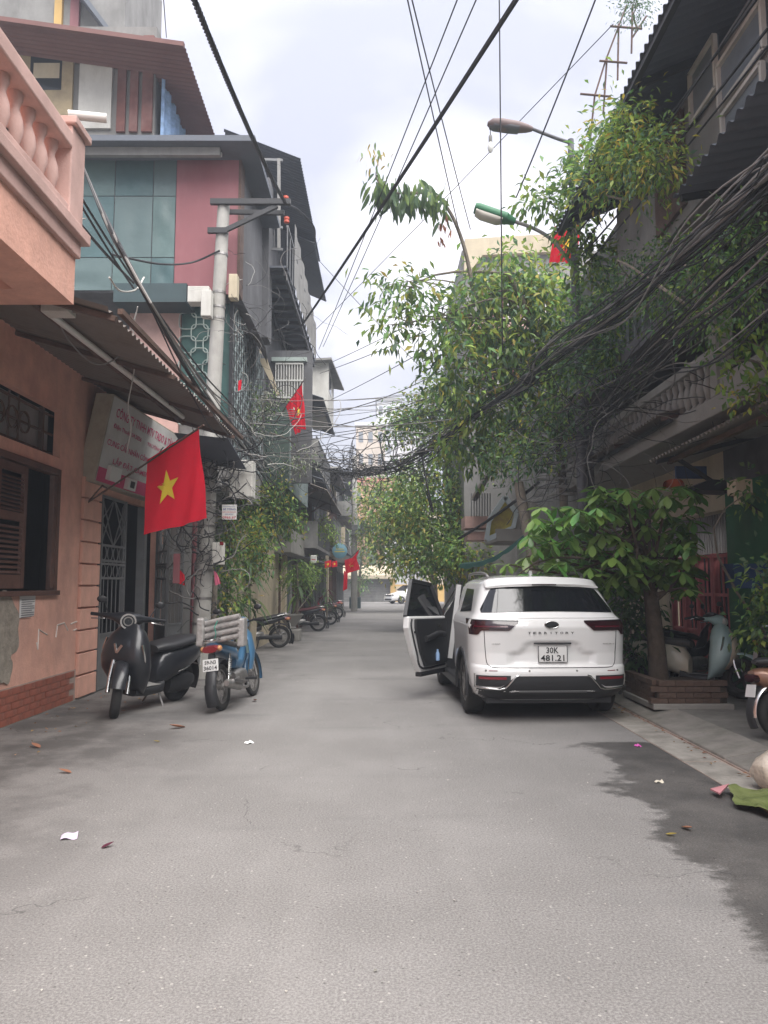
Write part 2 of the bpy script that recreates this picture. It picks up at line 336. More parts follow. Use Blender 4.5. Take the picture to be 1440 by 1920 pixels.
def spline(pts, k=6):
    P = [Vector(p) for p in pts]; P = [P[0]*2-P[1]] + P + [P[-1]*2-P[-2]]; o = []
    for i in range(1, len(P)-2):
        p0, p1, p2, p3 = P[i-1:i+3]
        for j in range(k):
            t = j/k; o.append(.5*((2*p1)+(p2-p0)*t+(2*p0-5*p1+4*p2-p3)*t*t+(3*p1-p0-3*p2+p3)*t**3))
    return o + [P[-2]]
# ================================================================== GROUND, ROAD, KERB
def road_material():
    m = bpy.data.materials.new('asphalt'); m.use_nodes = True; nt = m.node_tree; N = nt.nodes.new; L = nt.links.new; b = nt.nodes['Principled BSDF']
    tc = N('ShaderNodeTexCoord'); co = tc.outputs['Object']; sp = N('ShaderNodeSeparateXYZ'); L(co, sp.inputs[0])
    def nz(s, d=4, r=.6, vec=co):
        n = N('ShaderNodeTexNoise'); n.inputs['Scale'].default_value = s; n.inputs['Detail'].default_value = d; n.inputs['Roughness'].default_value = r; L(vec, n.inputs['Vector']); return n.outputs['Fac']
    def ma(op, a, c, cl=False):
        n = N('ShaderNodeMath'); n.operation = op; n.use_clamp = cl
        for i, q in enumerate((a, c)):
            if isinstance(q, (int, float)): n.inputs[i].default_value = q
            else: L(q, n.inputs[i])
        return n.outputs[0]
    def mapr(v, a, c, o0=0., o1=1.):
        n = N('ShaderNodeMapRange'); L(v, n.inputs[0]); n.inputs[1].default_value = a; n.inputs[2].default_value = c; n.inputs[3].default_value = o0; n.inputs[4].default_value = o1; n.interpolation_type = 'SMOOTHSTEP'; return n.outputs[0]
    def mixc(f, a, c):
        n = N('ShaderNodeMixRGB')
        if isinstance(f, float): n.inputs[0].default_value = f
        else: L(f, n.inputs[0])
        for i, q in ((1, a), (2, c)):
            if isinstance(q, tuple): n.inputs[i].default_value = q + (1,)
            else: L(q, n.inputs[i])
        return n.outputs[0]
    # dusty worn asphalt: large tone drift, stone grain, pale chips
    c = mixc(mapr(nz(.55, 6, .6), .35, .68), (.175, .166, .160), (.235, .224, .217))
    grain = nz(80, 3, .85); c = mixc(mapr(grain, .34, .68), mixc(.42, c, (.07, .066, .063)), mixc(.28, c, (.5, .485, .46)))
    v = N('ShaderNodeTexVoronoi'); v.inputs['Scale'].default_value = 34; L(co, v.inputs['Vector'])
    vd = N('ShaderNodeTexVoronoi'); vd.inputs['Scale'].default_value = 34; vd.feature = 'F1'; L(co, vd.inputs['Vector'])
    sc = N('ShaderNodeSeparateColor'); L(v.outputs['Color'], sc.inputs[0])
    chip = ma('MULTIPLY', ma('LESS_THAN', vd.outputs['Distance'], .22), ma('GREATER_THAN', sc.outputs[0], .93)); c = mixc(ma('MULTIPLY', chip, .5), c, (.50, .48, .44))
    dchip = ma('MULTIPLY', ma('LESS_THAN', vd.outputs['Distance'], .2), ma('LESS_THAN', sc.outputs[0], .07)); c = mixc(ma('MULTIPLY', dchip, .6), c, (.05, .045, .04))
    # old oil and dirt along the left side, patched spots further off
    left = mapr(sp.outputs['X'], -1.0, -3.6); d1 = mapr(nz(.8, 6, .65), .42, .60)
    c = mixc(ma('MULTIPLY', ma('MULTIPLY', left, d1), .8), c, (.055, .053, .052))
    c = mixc(ma('MULTIPLY', left, .35), c, (.10, .088, .08))
    mp = N('ShaderNodeMapping'); mp.inputs['Scale'].default_value = (.35, 1.4, 1); L(co, mp.inputs[0])
    far = mapr(nz(.5, 4, .55, mp.outputs[0]), .56, .72); c = mixc(ma('MULTIPLY', far, .45), c, (.085, .085, .085))
    mp2 = N('ShaderNodeMapping'); mp2.inputs['Scale'].default_value = (2.6, .18, 1); L(co, mp2.inputs[0])
    trk = mapr(nz(.9, 3, .5, mp2.outputs[0]), .5, .75); c = mixc(ma('MULTIPLY', trk, .14), c, (.33, .315, .30))
    # water run out of the gutter on the right: ragged damp edge
    edge = ma('ADD', 1.20, ma('MULTIPLY', sp.outputs['Y'], .125))
    edge = ma('ADD', edge, ma('MULTIPLY', ma('SUBTRACT', nz(.95, 5, .62), .5), 1.35))
    mp3 = N('ShaderNodeMapping'); mp3.inputs['Scale'].default_value = (.9, 1.7, 1); L(co, mp3.inputs[0])
    edge = ma('ADD', edge, ma('MULTIPLY', ma('SUBTRACT', nz(1.6, 7, .68, mp3.outputs[0]), .5), .75))
    e = ma('SUBTRACT', sp.outputs['X'], edge)
    yl = mapr(ma('ADD', sp.outputs['Y'], ma('MULTIPLY', nz(1.3, 5, .6), .9)), 8.62, 8.52); wet = ma('MULTIPLY', mapr(ma('ADD', e, ma('MULTIPLY', ma('SUBTRACT', nz(14, 4, .7), .5), .12)), -.07, .06), yl)
    dk = N('ShaderNodeMixRGB'); dk.blend_type = 'MULTIPLY'; dk.inputs[0].default_value = 1; L(c, dk.inputs[1]); L(mixc(mapr(nz(1.1, 6, .7), .35, .68), (.30, .30, .30), (.52, .51, .50)), dk.inputs[2])
    spots = ma('MULTIPLY', mapr(nz(3.1, 5, .7), .66, .70), mapr(e, -.75, -.1)); wet = ma('MAXIMUM', wet, ma('MULTIPLY', spots, .8))
    c = mixc(wet, c, dk.outputs[0])
    vc = N('ShaderNodeTexVoronoi'); vc.feature = 'DISTANCE_TO_EDGE'; vc.inputs['Scale'].default_value = .55
    wv = N('ShaderNodeVectorMath'); wv.operation = 'ADD'; nv = N('ShaderNodeTexNoise'); nv.inputs['Scale'].default_value = 2.2; nv.inputs['Detail'].default_value = 5; L(co, nv.inputs['Vector']); L(co, wv.inputs[0]); L(nv.outputs['Color'], wv.inputs[1]); L(wv.outputs[0], vc.inputs['Vector'])
    crk = ma('MULTIPLY', mapr(vc.outputs['Distance'], .006, .0015), mapr(nz(.7, 2), .5, .58)); c = mixc(ma('MULTIPLY', crk, .55), c, (.05, .047, .045))
    L(c, b.inputs['Base Color'])
    L(ma('SUBTRACT', .92, ma('MULTIPLY', wet, .32)), b.inputs['Roughness']); b.inputs['Specular IOR Level'].default_value = .3
    bp = N('ShaderNodeBump'); bp.inputs['Strength'].default_value = .2; bp.inputs['Distance'].default_value = .008; L(grain, bp.inputs['Height']); L(bp.outputs[0], b.inputs['Normal'])
    return m
m_road = road_material()
mb = MB(); mb.grid(lambda u, v: (-1500+3000*u, -600+3600*v, -.03), 12, 12); mb.build('ground', m_ground, kind='structure')
RE = 2.75                                                              # right edge of the carriageway
mb = MB(); mb.add([(-9, -12, 0), (RE, -12, 0), (RE, 62, 0), (40, 62, 0), (40, 71, 0), (-40, 71, 0), (-40, 62, 0), (-9, 62, 0)], [tuple(range(8))]); mb.build('road', m_road, kind='structure')
gut = MB(); gut.box(RE, 3.12, -12, 61, -.05, .006); gut = gut.build('gutter', m_mortar, kind='structure')
pk = MB(); pk.box(3.6, 9, -12, 61, -.05, .10); pav = pk.build('pavement', m_paving, kind='structure')
kb = MB(); kb.prism([(3.12, -12, -.03), (3.6, -12, -.03), (3.6, -12, .085), (3.12, -12, .02)], (0, 73, 0)); kerb = kb.build('kerb', m_mortar, kind='structure')
for i in range(34):                                                    # gutter slabs and kerb stones, one by one
    y0 = 3.1+i*1.02; j = random.uniform(-.006, .006)
    s = MB(); s.box(RE+.004, 3.10, y0+.006, y0+1.01, 0, .012+j); s.build('gutter_slab', m_gutter, gut, bevel=.006)
    s = MB(); s.hexa([(3.13, y0+.008, .0), (3.58, y0+.008, 0), (3.58, y0+1.012, 0), (3.13, y0+1.012, 0), (3.13, y0+.008, .045+j), (3.575, y0+.008, .125+j), (3.575, y0+1.012, .125+j), (3.13, y0+1.012, .045+j)])
    s.build('kerb_stone', m_kerb, kerb, bevel=.012)
mb = MB(); mb.box(-9, -4.28, -12, 15, -.03, .02); mb.build('left_footing', m_concrete, kind='structure')

# ================================================================== LEFT: SALMON HOUSE
WX = -4.3
H1 = thing('salmon_house', 'salmon pink plastered house with brown shuttered window and red tiled base at the left edge', 'house', (WX-2, 9, 0))
YW0, YW1 = 7.2, PX(107, 1000, WX).y
wz0, wz1 = PX(98, 1107, WX).z, PX(108, 880, WX).z
tz0, tz1 = PX(106, 857, WX).z, PX(106, 768, WX).z
YP0, YP1 = PX(146, 1100, WX).y, PX(181, 1100, WX).y
YD1 = 14.6; DZ = PX(190, 925, WX).z
mb = MB(); T = .1
for (a, c, z0, z1) in [(-6, 6.4, 0, 7.5), (6.4, YW0, 0, 4.6), (YW0, YW1, 0, wz0), (YW0, YW1, wz1, tz0), (YW0, YW1, tz1, 4.6), (YW1, YP1, 0, 4.6), (YP1, YD1, DZ, 4.6), (YD1, YD1+.5, 0, 4.6)]:
    mb.box(WX-T, WX, a, c, z0, z1)
mb.build('wall', m_salmon, H1)
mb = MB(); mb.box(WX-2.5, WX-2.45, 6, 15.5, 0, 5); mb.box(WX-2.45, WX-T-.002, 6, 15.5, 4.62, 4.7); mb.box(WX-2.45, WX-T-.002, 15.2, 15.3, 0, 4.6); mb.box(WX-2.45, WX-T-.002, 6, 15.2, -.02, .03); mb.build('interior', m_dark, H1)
# peeled patch of old render under the window
def blob_patch(cy, cz, ry, rz, seed, x=WX+.004):
    pts = []
    for k in range(40):
        a = 2*math.pi*k/40; r = 1+.5*mnoise.noise((math.cos(a)*1.7+seed, math.sin(a)*1.7, seed)); pts.append((x, cy+ry*r*math.cos(a), cz+rz*r*math.sin(a)))
    q = MB(); q.prism(pts, (.006, 0, 0)); return q
p = PX(8, 1160, WX); blob_patch(p.y, p.z-.08, .34, .34, 1.3).build('peeled_patch', m_bare, H1)
p = PX(5, 1245, WX); blob_patch(p.y, p.z, .2, .2, 4.3, WX+.012).build('peeled_patch', m_bare, H1)
m_scuff = M('whitewash_scuff', (.62, .55, .50), .9, var=.2, scale=8)
for pts in ([(68, 1205), (69, 1218), (70, 1180), (85, 1190)], [(104, 1195), (106, 1172), (118, 1168), (124, 1182)], [(132, 1170), (146, 1164), (145, 1178), (134, 1182)]):
    q = MB(); q.tube([PX(a+q_, c, WX)+Vector((.001, 0, 0)) for q_, (a, c) in enumerate(pts)], .012, 5); q.build('scuff_mark', m_scuff, H1)
# red tiles of the base
th = .082; rows = 5; tl = .30
tm = MB(); tm.box(0, .022, .003, tl-.003, .003, th-.003); tmesh = tm.mesh('tile', m_tile)
for r in range(rows):
    for k in range(12):
        y = 7.25+k*tl+(r % 2)*.15
        if y+tl < YP0: link('tile', tmesh, H1, (WX+random.uniform(0, .004), y, .01+r*th), (0, 0, random.uniform(-.006, .006)))
mb = MB(); mb.box(WX, WX+.012, 7.0, YP0, 0, rows*th+.02); mb.build('tile_bed', m_mortar, H1)
# quoin blocks beside the door
bh = .315; bmq = MB(); bmq.box(0, .05, .0, YP1-YP0-.02, .012, bh-.012); bmesh_q = bmq.mesh('block', m_salmon)
for r in range(10):
    o = link('block', bmesh_q, H1, (WX, YP0, r*bh+.02)); bv = o.modifiers.new('bevel', 'BEVEL'); bv.width = .008; bv.segments = 2
# window frame, shutter with louvres, lintel
wf = MB(); fx0, fx1 = WX-.09, WX+.03; fw = .085
wf.box(fx0, fx1, YW1-fw, YW1, wz0, wz1); wf.box(fx0, fx1, YW0, YW0+fw, wz0, wz1); wf.box(fx0, fx1, YW0+fw, YW1-fw, wz1-fw, wz1); wf.box(fx0, fx1+.03, YW0-.03, YW1+.03, wz0-.06, wz0)
win = wf.build('window', m_wood, H1, bevel=.006)
sh0, sh1 = PX(0, 1000, WX).y-.12, PX(46, 1000, WX).y; sz0, sz1 = wz0+.03, wz1-fw-.02; sx = WX-.03
s = MB(); s.box(sx, sx+.045, sh0, sh0+.07, sz0, sz1); s.box(sx, sx+.045, sh1-.08, sh1, sz0, sz1)
for z0, z1 in ((sz0, sz0+.16), ((sz0+sz1)/2+.06, (sz0+sz1)/2+.16), (sz1-.1, sz1)): s.box(sx, sx+.043, sh0+.07, sh1-.08, z0, z1)
s.build('shutter', m_wood, win)
lm = MB(); lm.hexa([(0, 0, 0), (.035, 0, -.025), (.035, sh1-sh0-.15, -.025), (0, sh1-sh0-.15, 0), (0, 0, .012), (.035, 0, -.013), (.035, sh1-sh0-.15, -.013), (0, sh1-sh0-.15, .012)]); lmesh = lm.mesh('louvre', m_wood)
for z0, z1, n in ((sz0+.17, (sz0+sz1)/2+.05, 10), ((sz0+sz1)/2+.17, sz1-.11, 9)):
    for k in range(n): link('louvre', lmesh, win, (sx+.004, sh0+.07, z0+.03+(z1-z0-.03)*k/n))
s = MB(); s.box(WX+.0, WX+.02, YW1-.19, YW1-.09, sz0, sz1); s.build('open_shutter_leaf', m_wood, win)
tr = MB(); tr.box(WX-.16, WX-.1, YW1-.33, YW1-.29, tz0, tz1)
for k in range(9): tr.tube([(WX-.12, YW0+.25*k, tz0), (WX-.12, YW0+.25*k, tz1)], .012, 5)
for z in (tz0+.06, (tz0+tz1)/2, tz1-.06): tr.bar((WX-.12, YW0, z), (WX-.12, YW1, z), .025)
for k in range(7):
    tr.lathe([(.12, -.01), (.14, -.01), (.14, .01), (.12, .01)], (WX-.10, YW0+.2+.32*k, (tz0+tz1)/2), 'x', 18, True)
tr.build('transom_grille', m_rust, H1)
s = MB(); s.box(WX-.2, WX-.18, YW0, YW1, tz0, tz1); s.build('transom_glass', m_greywall, H1)
# posted notice
a, b2 = PX(36, 1117, WX), PX(63, 1156, WX)
nt_ = MB(); nt_.add([(WX+.012, a.y, b2.z), (WX+.006, b2.y, b2.z+.01), (WX+.014, b2.y, a.z), (WX+.006, a.y, a.z)], [(0, 1, 2, 3)])
no = nt_.build('paper_notice', flat('paper', (.62, .61, .60), .8), label='white printed paper notice stuck on the salmon wall under the window', cat='notice')
for k in range(9):
    q = MB(); y0 = a.y+.03; z = a.z-.05-k*.026; q.box(WX+.017, WX+.018, y0, b2.y-.03-.06*(k % 3 == 2), z-.004, z+.004); q.v = [tuple(Vector(pq)-Vector(no.location)) for pq in q.v]; qo = q.build('printed_line', flat('ink', (.12, .12, .13), .8), no)
# balcony above, with turned balusters
BY1 = 6.55; BXo = PY(161, 350, BY1).x                                               # outer face, far end
cz = PY(140, 573, BY1).z; sz_ = PY(173, 487, BY1).z
B = thing('pink_balcony', 'pink concrete balcony with turned balusters overhanging at the upper left', 'balcony', (-3.4, 5, cz))
mb = MB(); mb.box(WX, BXo-.02, 1.5, BY1, sz_, sz_+.14); mb.box(WX, BXo+.04, 1.5, BY1+.06, sz_+.14, sz_+.24); mb.build('slab', m_salmon2, B, bevel=.01)
mb = MB(); mb.box(BXo-.42, BXo-.06, 1.5, BY1-.02, cz, sz_); mb.box(WX, BXo-.42, BY1-.38, BY1-.02, cz, sz_); mb.build('beam', m_salmon, B)
mb = MB(); mb.box(WX, BXo-.42, 1.5, BY1-.38, cz+.16, sz_); mb.build('soffit', m_salmon2, B)
r0, r1 = sz_+.24, sz_+.97
mb = MB(); mb.box(BXo-.26, BXo-.01, BY1-.30, BY1-.01, r0, r1+.1); mb.box(BXo-.30, BXo+.03, BY1-.33, BY1+.03, r1+.1, r1+.17); mb.build('corner_post', m_salmon2, B, bevel=.012)
mb = MB(); mb.box(BXo-.25, BXo-.02, 1.5, BY1-.30, r0, r0+.12); mb.build('bottom_rail', m_salmon2, B, bevel=.01)
mb = MB(); mb.box(BXo-.27, BXo+.0, 1.5, BY1-.30, r1-.12, r1+.02); mb.build('top_rail', m_salmon2, B, bevel=.015)
bl = MB(); hh = r1-.12-r0-.12; bl.lathe([(.055, 0), (.06, .06), (.035, .09), (.05, .16), (.068, .28), (.06, .4), (.032, .52), (.04, .58), (.055, .62), (.055, .7)], n=14); bl.v = [(x, y, z*hh/.7) for x, y, z in bl.v]; blm = bl.mesh('baluster', m_salmon2, True)
for k in range(22): link('baluster', blm, B, (BXo-.135, BY1-.42-.21*k, r0+.12))
mb = MB(); mb.box(WX-.1, WX+.02, 2, 6.5, r0, 9); mb.build('back_wall', m_salmon, B)
# grey conduit sticking out by the balcony corner
a, c = PY(128, 215, 7.2), PY(200, 222, 7.3)
mb = MB(); mb.tube([a, c], .045, 14); mb.build('plastic_pipe', m_tube, smooth=True, label='short white plastic pipe end above the pink balcony post', cat='pipe')
# corrugated awning over the door
AX, AY0, AY1 = -2.45, 6.65, 12.6
az = PX(440, 818, AX).z; az_w = PX(140, 700, WX).z+.05
aw = thing('roof_awning', 'long weathered corrugated awning over the salmon house door', 'awning', ((AX+WX)/2, 9.6, az))
mb = MB(); mb.corr((AX, AY1, az), (AX, AY0, az), (WX, AY1, az_w), .13, .018); mb.build('roof_sheet', m_corr, aw, True)
for y in (6.8, 8.8, 10.8, 12.45):
    mb = MB(); mb.bar((AX+.03, y, az-.05), (WX, y, az_w-.05), .05); mb.build('rafter', m_rust, aw)
mb = MB(); mb.bar((AX+.12, AY0, az-.03), (AX+.12, AY1, az-.03), .05); mb.build('purlin', m_rust, aw); mb = MB(); mb.bar((-3.3, AY0, (az+az_w)/2-.06), (-3.3, AY1, (az+az_w)/2-.06), .05); mb.build('purlin', m_rust, aw)
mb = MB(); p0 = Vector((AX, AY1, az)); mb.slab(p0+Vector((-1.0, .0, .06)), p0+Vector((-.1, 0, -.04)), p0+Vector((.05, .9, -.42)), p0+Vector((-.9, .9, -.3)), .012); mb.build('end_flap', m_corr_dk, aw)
mb = MB(); mb.tube([PY(96, 590, 7.2), PY(343, 782, 11.6)], .035, 10); fl = mb.build('fluorescent_tube', m_tube, smooth=True, label='long white fluorescent batten hung under the corrugated awning', cat='lamp')
a = PY(108, 583, 7.1); mb = MB(); mb.box(a.x-.12, a.x+.14, a.y-.1, a.y+.1, a.z-.04, a.z+.05); mb.build('junction_box', m_white, bevel=.01, label='white junction box at the pink balcony soffit', cat='box')
# sign box over the door
S = thing('shop_sign', 'white tilted sign box with magenta lettering above the grey grille door', 'sign', (-3.9, 12, 2.9))
sy0, sy1 = 10.95, 14.1
bl_, tl_ = PY(176, 903, sy0), PY(213, 738, sy0); bl_ = Vector((bl_.x, sy0, bl_.z)); tl_ = Vector((tl_.x, sy0, tl_.z)); dY = Vector((.12, sy1-sy0, -.0))
back = Vector((-.26, .02, .02))
mb = MB(); mb.hexa([bl_+back, bl_+back+dY, bl_+dY, bl_, tl_+back, tl_+back+dY, tl_+dY, tl_]); mb.build('box', m_signside, S, bevel=.01)
nrm = dY.cross(tl_-bl_).normalized()
def sp_(u, v): return bl_ + dY*u + (tl_-bl_)*v + nrm*.006
mb = MB(); mb.add([sp_(.01, .02), sp_(.99, .02), sp_(.99, .98), sp_(.01, .98)], [(0, 1, 2, 3)]); mb.build('face', m_sign, S)
def on_sign(u0, u1, v0, v1, l): return [sp_(u0, v0)+nrm*l, sp_(u1, v0)+nrm*l, sp_(u1, v1)+nrm*l, sp_(u0, v1)+nrm*l]
mb = MB(); mb.add(on_sign(.01, .99, .02, .18, .003), [(0, 1, 2, 3)]); mb.add(on_sign(.12, .9, .1, .185, .005), [(0, 1, 2, 3)]); mb.f = mb.f[:1]; mb.build('stripe', m_pink, S)
U, V = dY, tl_-bl_
for s_, v, h, u0, u1 in (('CÔNG TY TNHH MTV TADO & TÂN', .84, .13, .07, .93), ('Điện Thoại: 04.3856', .67, .07, .07, .44), ('TRƯỜNG ĐỊNH', .67, .07, .53, .9), ('CUNG CẤP NHÂN CÔNG, BẢO DƯỠNG', .49, .12, .04, .95), ('LẮP ĐẶT CAMERA ĐIỆN', .30, .11, .15, .85)):
    text(S, 'lettering', s_, sp_((u0+u1)/2, v), U, V, (u1-u0)*U.length, h*V.length, m_pink, .012, .006)
for u, v, wu, hv in ((.17, .15, .13, .17), (.40, .10, .11, .14)):
    q = MB(); P = on_sign(u-wu/2, u+wu/2, v-hv/2, v+hv/2, 0); q.hexa([x for x in P]+[x+nrm*.07 for x in P]); jb = q.build('socket_box', m_tube, S, bevel=.008)
q = MB(); P = on_sign(.37, .43, .06, .14, .071); q.add(P, [(0, 1, 2, 3)]); q.build('meter_window', m_black, S)
# grille doors
def grille_leaf(name, p0, d, wid, hgt, label, parent):
    """folding iron leaf: frame, sheet panel below, bars, ring rows, diamond top"""
    d = Vector(d).normalized(); up = Vector((0, 0, 1)); P = lambda u, z: Vector(p0)+d*u+up*z
    f = MB()
    for u in (.02, wid-.02): f.bar(P(u, 0), P(u, hgt), .045)
    zs = (.02, .82, 1.68, 1.9, hgt*.66, hgt*.74, hgt-.02)
    for z in zs: f.bar(P(.02, z), P(wid-.02, z), .035)
    leaf = f.build(name, m_grey_iron, parent, label=label)
    q = MB(); n = d.cross(up)*.006; q.hexa([P(.03, .04)-n, P(wid-.03, .04)-n, P(wid-.03, .04)+n, P(.03, .04)+n, P(.03, .8)-n, P(wid-.03, .8)-n, P(wid-.03, .8)+n, P(.03, .8)+n]); q.build('sheet_panel', m_grey_iron, leaf)
    nb = 6
    for k in range(1, nb):
        u = wid*k/nb
        for z0, z1 in ((.82, 1.68), (1.9, hgt*.66)):
            q = MB(); q.tube([P(u, z0), P(u, z1)], .009, 5); q.build('bar', m_grey_iron, leaf)
    for z0, z1 in ((1.68, 1.9), (hgt*.66, hgt*.74)):
        for k in range(4):
            c = P(wid*(k+.6)/4.2, (z0+z1)/2); r = min((z1-z0)/2-.01, wid/9); q = MB()
            q.tube([c + d*r*math.cos(t*math.pi/8) + up*r*math.sin(t*math.pi/8) for t in range(17)], .008, 5, False); q.build('ring', m_grey_iron, leaf)
    q = MB(); z0, z1 = hgt*.74, hgt-.02; zm = (z0+z1)/2; um = wid/2
    for a, c in (((.03, z0), (um, z1)), ((wid-.03, z0), (um, z1)), ((.03, z1), (um, z0)), ((wid-.03, z1), (um, z0)), ((.03, zm), (um, z1)), ((um, z1), (wid-.03, zm)), ((wid-.03, zm), (um, z0)), ((um, z0), (.03, zm))): q.tube([P(*a), P(*c)], .01, 5)
    q.build('lattice', m_grey_iron, leaf)
D = thing('grille_door', 'grey painted iron folding grille door standing partly open beside the salmon wall', 'door', (WX, 12.4, 0))
grille_leaf('leaf', (WX+.02, YP1+.04, .03), (0, 1, 0), 1.12, DZ-.05, None, D)
grille_leaf('leaf', (WX+.0, YP1+1.2, .03), (-.35, .93, 0), .95, DZ-.05, None, D)
grille_leaf('leaf', (WX+.45, YP1+2.25, .03), (-.5, .86, 0), .85, DZ-.05, None, D)
mb = MB(); mb.box(WX-.06, WX+.08, YP1+2.02, YP1+2.16, 0, DZ-.02); mb.build('door_post', m_grey_iron, D)
grille_leaf('leaf', (WX+.1, YP1+2.9, .03), (.35, .93, 0), .75, DZ-.05, None, D)
# ================================================================== LEFT: TEAL AND MAROON HOUSE BEYOND THE POLE
def cuboid_px(mb, pxl, pxr, ytop, ybot, Y, depth):
    """front face spanned by photo columns/rows at distance Y, running back by depth"""
    a, b = PY(pxl, ybot, Y), PY(pxr, ytop, Y); mb.box(a.x, b.x, Y, Y+depth, a.z, b.z); return a, b
H2 = thing('clad_house', 'tall house clad in teal and maroon sheets behind the concrete pole', 'house', (-4.5, 15, 0))
YF = 14.2
mb = MB(); a, b = cuboid_px(mb, 60, 452, 262, 548, YF, 3.2); core3 = (a, b); mb.build('upper_floor', m_dkwall, H2)
z0, z1 = a.z, b.z; xm = PY(331, 400, YF).x; xr = b.x; xl = a.x
ys = [z0+.02, z0+(z1-z0)*.22, z0+(z1-z0)*.62, z1-.02]; xs = [xl, PY(215, 400, YF).x, PY(287, 400, YF).x, xm-.01]
m_teals = [m_teal, M('teal_cladding_pale', (.10, .16, .155), .4, var=.25, scale=1, bump=.6, bscale=2.5), M('teal_cladding_deep', (.06, .115, .12), .45, var=.2, scale=1.5, bump=.5, bscale=3)]
for i in range(3):
    for j in range(3):
        q = MB(); x0, x1, za, zb = xs[i]+.008, xs[i+1]-.008, ys[j]+.008, ys[j+1]-.008
        q.grid(lambda u, v: (x0+(x1-x0)*u, YF-.03-.022*math.sin(math.pi*u)*math.sin(math.pi*v)*mnoise.noise((i*3.1+u*2, j*2.3+v*2, .5))*2, za+(zb-za)*v), 10, 10); q.build('teal_panel', m_teals[(i+j*2) % 3], H2, True)
q = MB(); q.box(xm, xr+.02, YF-.045, YF-.012, z0-.05, z1-.12); q.build('maroon_panel', m_maroon, H2)
q = MB(); q.box(xr-.02, xr+.03, YF-.06, YF+.3, z0-.05, z1); q.build('edge_trim', m_rust, H2)
a, b = PY(150, 300, YF-.7), PY(478, 258, YF-.7)
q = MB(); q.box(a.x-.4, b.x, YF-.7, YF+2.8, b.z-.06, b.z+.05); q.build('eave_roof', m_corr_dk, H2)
q = MB(); q.box(xl, xr-.3, YF-.5, YF-.4, b.z-.22, b.z-.065); q.build('fascia', m_greywall, H2)
p0, p1 = PY(303, 280, YF-.3), PY(416, 290, YF-.3)
q = MB(); q.bar(p0, p1, .06, .07); q.build('tube_lamp', m_tube, H2)
a, b = PY(212, 566, YF-.3), PY(350, 531, YF-.3); q = MB(); q.box(a.x, b.x, YF-.3, YF+1, a.z, b.z); q.build('canopy_slab', m_dkteal, H2)
# second floor with ornamental window grilles
YS = 14.5; a, b = PY(255, 850, YS), PY(432, 566, YS)
q = MB(); q.box(a.x, b.x, YS+.1, YS+4.0, 3.5, b.z+.1); q.build('second_floor', m_greywall, H2)
q = MB(); q.box(PY(240, 700, YS).x, PY(336, 700, YS).x, YS, YS+.09, 3.8, b.z); q.build('salmon_wall', m_salmon2, H2)
gx0, gx1 = PY(338, 700, YS).x, b.x; gz0, gz1 = PY(380, 790, YS).z, b.z-.02
q = MB(); q.box(gx0, gx1, YS+.04, YS+.08, gz0, gz1); q.build('green_backing', M('dull_green_board', (.035, .095, .085), .7, var=.2), H2)
m_pale = M('pale_green_iron', (.38, .45, .42), .6, var=.15)
def oct_ring(c, u, v, r, th_, mb_):
    pts = []
    for k in range(24):
        t = 2*math.pi*(k+.5)/24; x, y = math.cos(t), math.sin(t); s_ = 1/max(abs(x), abs(y))**.72
        pts.append(Vector(c)+Vector(u)*x*s_*r+Vector(v)*y*s_*r)
    mb_.tube(pts+[pts[0], pts[1]], th_, 4, False)
r = .165; k = 0
for i in range(7):
    for j in range(14):
        if (i+j) % 2 == 0:
            c = (gx0+.12+i*.235, YS+.0, gz0+.1+j*.235)
            if c[0]+r < gx1+.05 and c[2]+r < gz1+.05:
                q = MB(); oct_ring(c, (1, 0, 0), (0, 0, 1), r, .013, q); q.build('grille_ring', m_pale, H2)
xs_ = b.x+.03
q = MB(); q.box(xs_-.1, xs_-.02, YS+.12, YS+3.9, 4.2, gz1); q.build('side_backing', m_dkwall, H2)
m_gi = M('grey_green_iron', (.20, .24, .24), .65, var=.25)
for i in range(15):
    for j in range(14):
        if (i+j) % 2 == 0:
            q = MB(); oct_ring((xs_+.01, YS+.25+i*.25, 4.35+j*.2), (0, 1, 0), (0, 0, 1), .16, .014, q); q.build('side_grille_ring', m_gi, H2)
q = MB(); q.bar((xs_, YS+.02, 4.0), (xs_, YS+.02, gz1+.2), .06); q.build('corner_post', m_blk_iron, H2)
q = MB(); q.box(-6, -3.5, 15.3, 18.5, 0, 4.2); q.build('ground_floor', m_greywall, H2)
# attic house on top
YA = 14.6; A = thing('attic_house', 'rooftop house with yellow window surround, wood boards and red tin roof at upper left', 'house', (-5, 16, PY(100, 245, YA).z))
a, b = PY(-40, 250, YA), PY(292, 72, YA); q = MB(); q.box(a.x, b.x, YA+.06, YA+3, a.z-.1, b.z+.3); q.build('wall', m_greywall, A)
def panel(name, l, r_, t_, bt, mat, d=0., dep=.06):
    a, b = PY(l, bt, YA-d), PY(r_, t_, YA-d); q = MB(); q.box(a.x, b.x, YA-d, YA-d+dep, a.z, b.z); return q.build(name, mat, A)
panel('yellow_surround', 30, 140, 56, 215, M('faded_yellow_paint', (.40, .32, .20), .85, var=.2, dirt=.6, dcol=(.2, .17, .13), dscale=2)); panel('window_void', 55, 118, 78, 168, m_glass, .01, .05); panel('window_blind', 62, 112, 118, 146, m_cream, .02, .02)
panel('plaster_panel', 145, 213, 60, 240, m_white, .004)
for l, r_ in ((217, 240), (241, 263), (264, 290)): panel('board', l, r_-1, 66, 246, m_woodr, .02)
q = MB(); c0 = PY(293, 250, YA); h_ = PY(293, 82, YA).z-c0.z
q.grid(lambda u, v: (c0.x+.05+.05*math.sin(u*38)+.02*math.sin(u*90), YA+.1+2.3*u, c0.z+h_*(1-.22*u)*v), 60, 6); q.build('curtain', m_curtain, A, True)
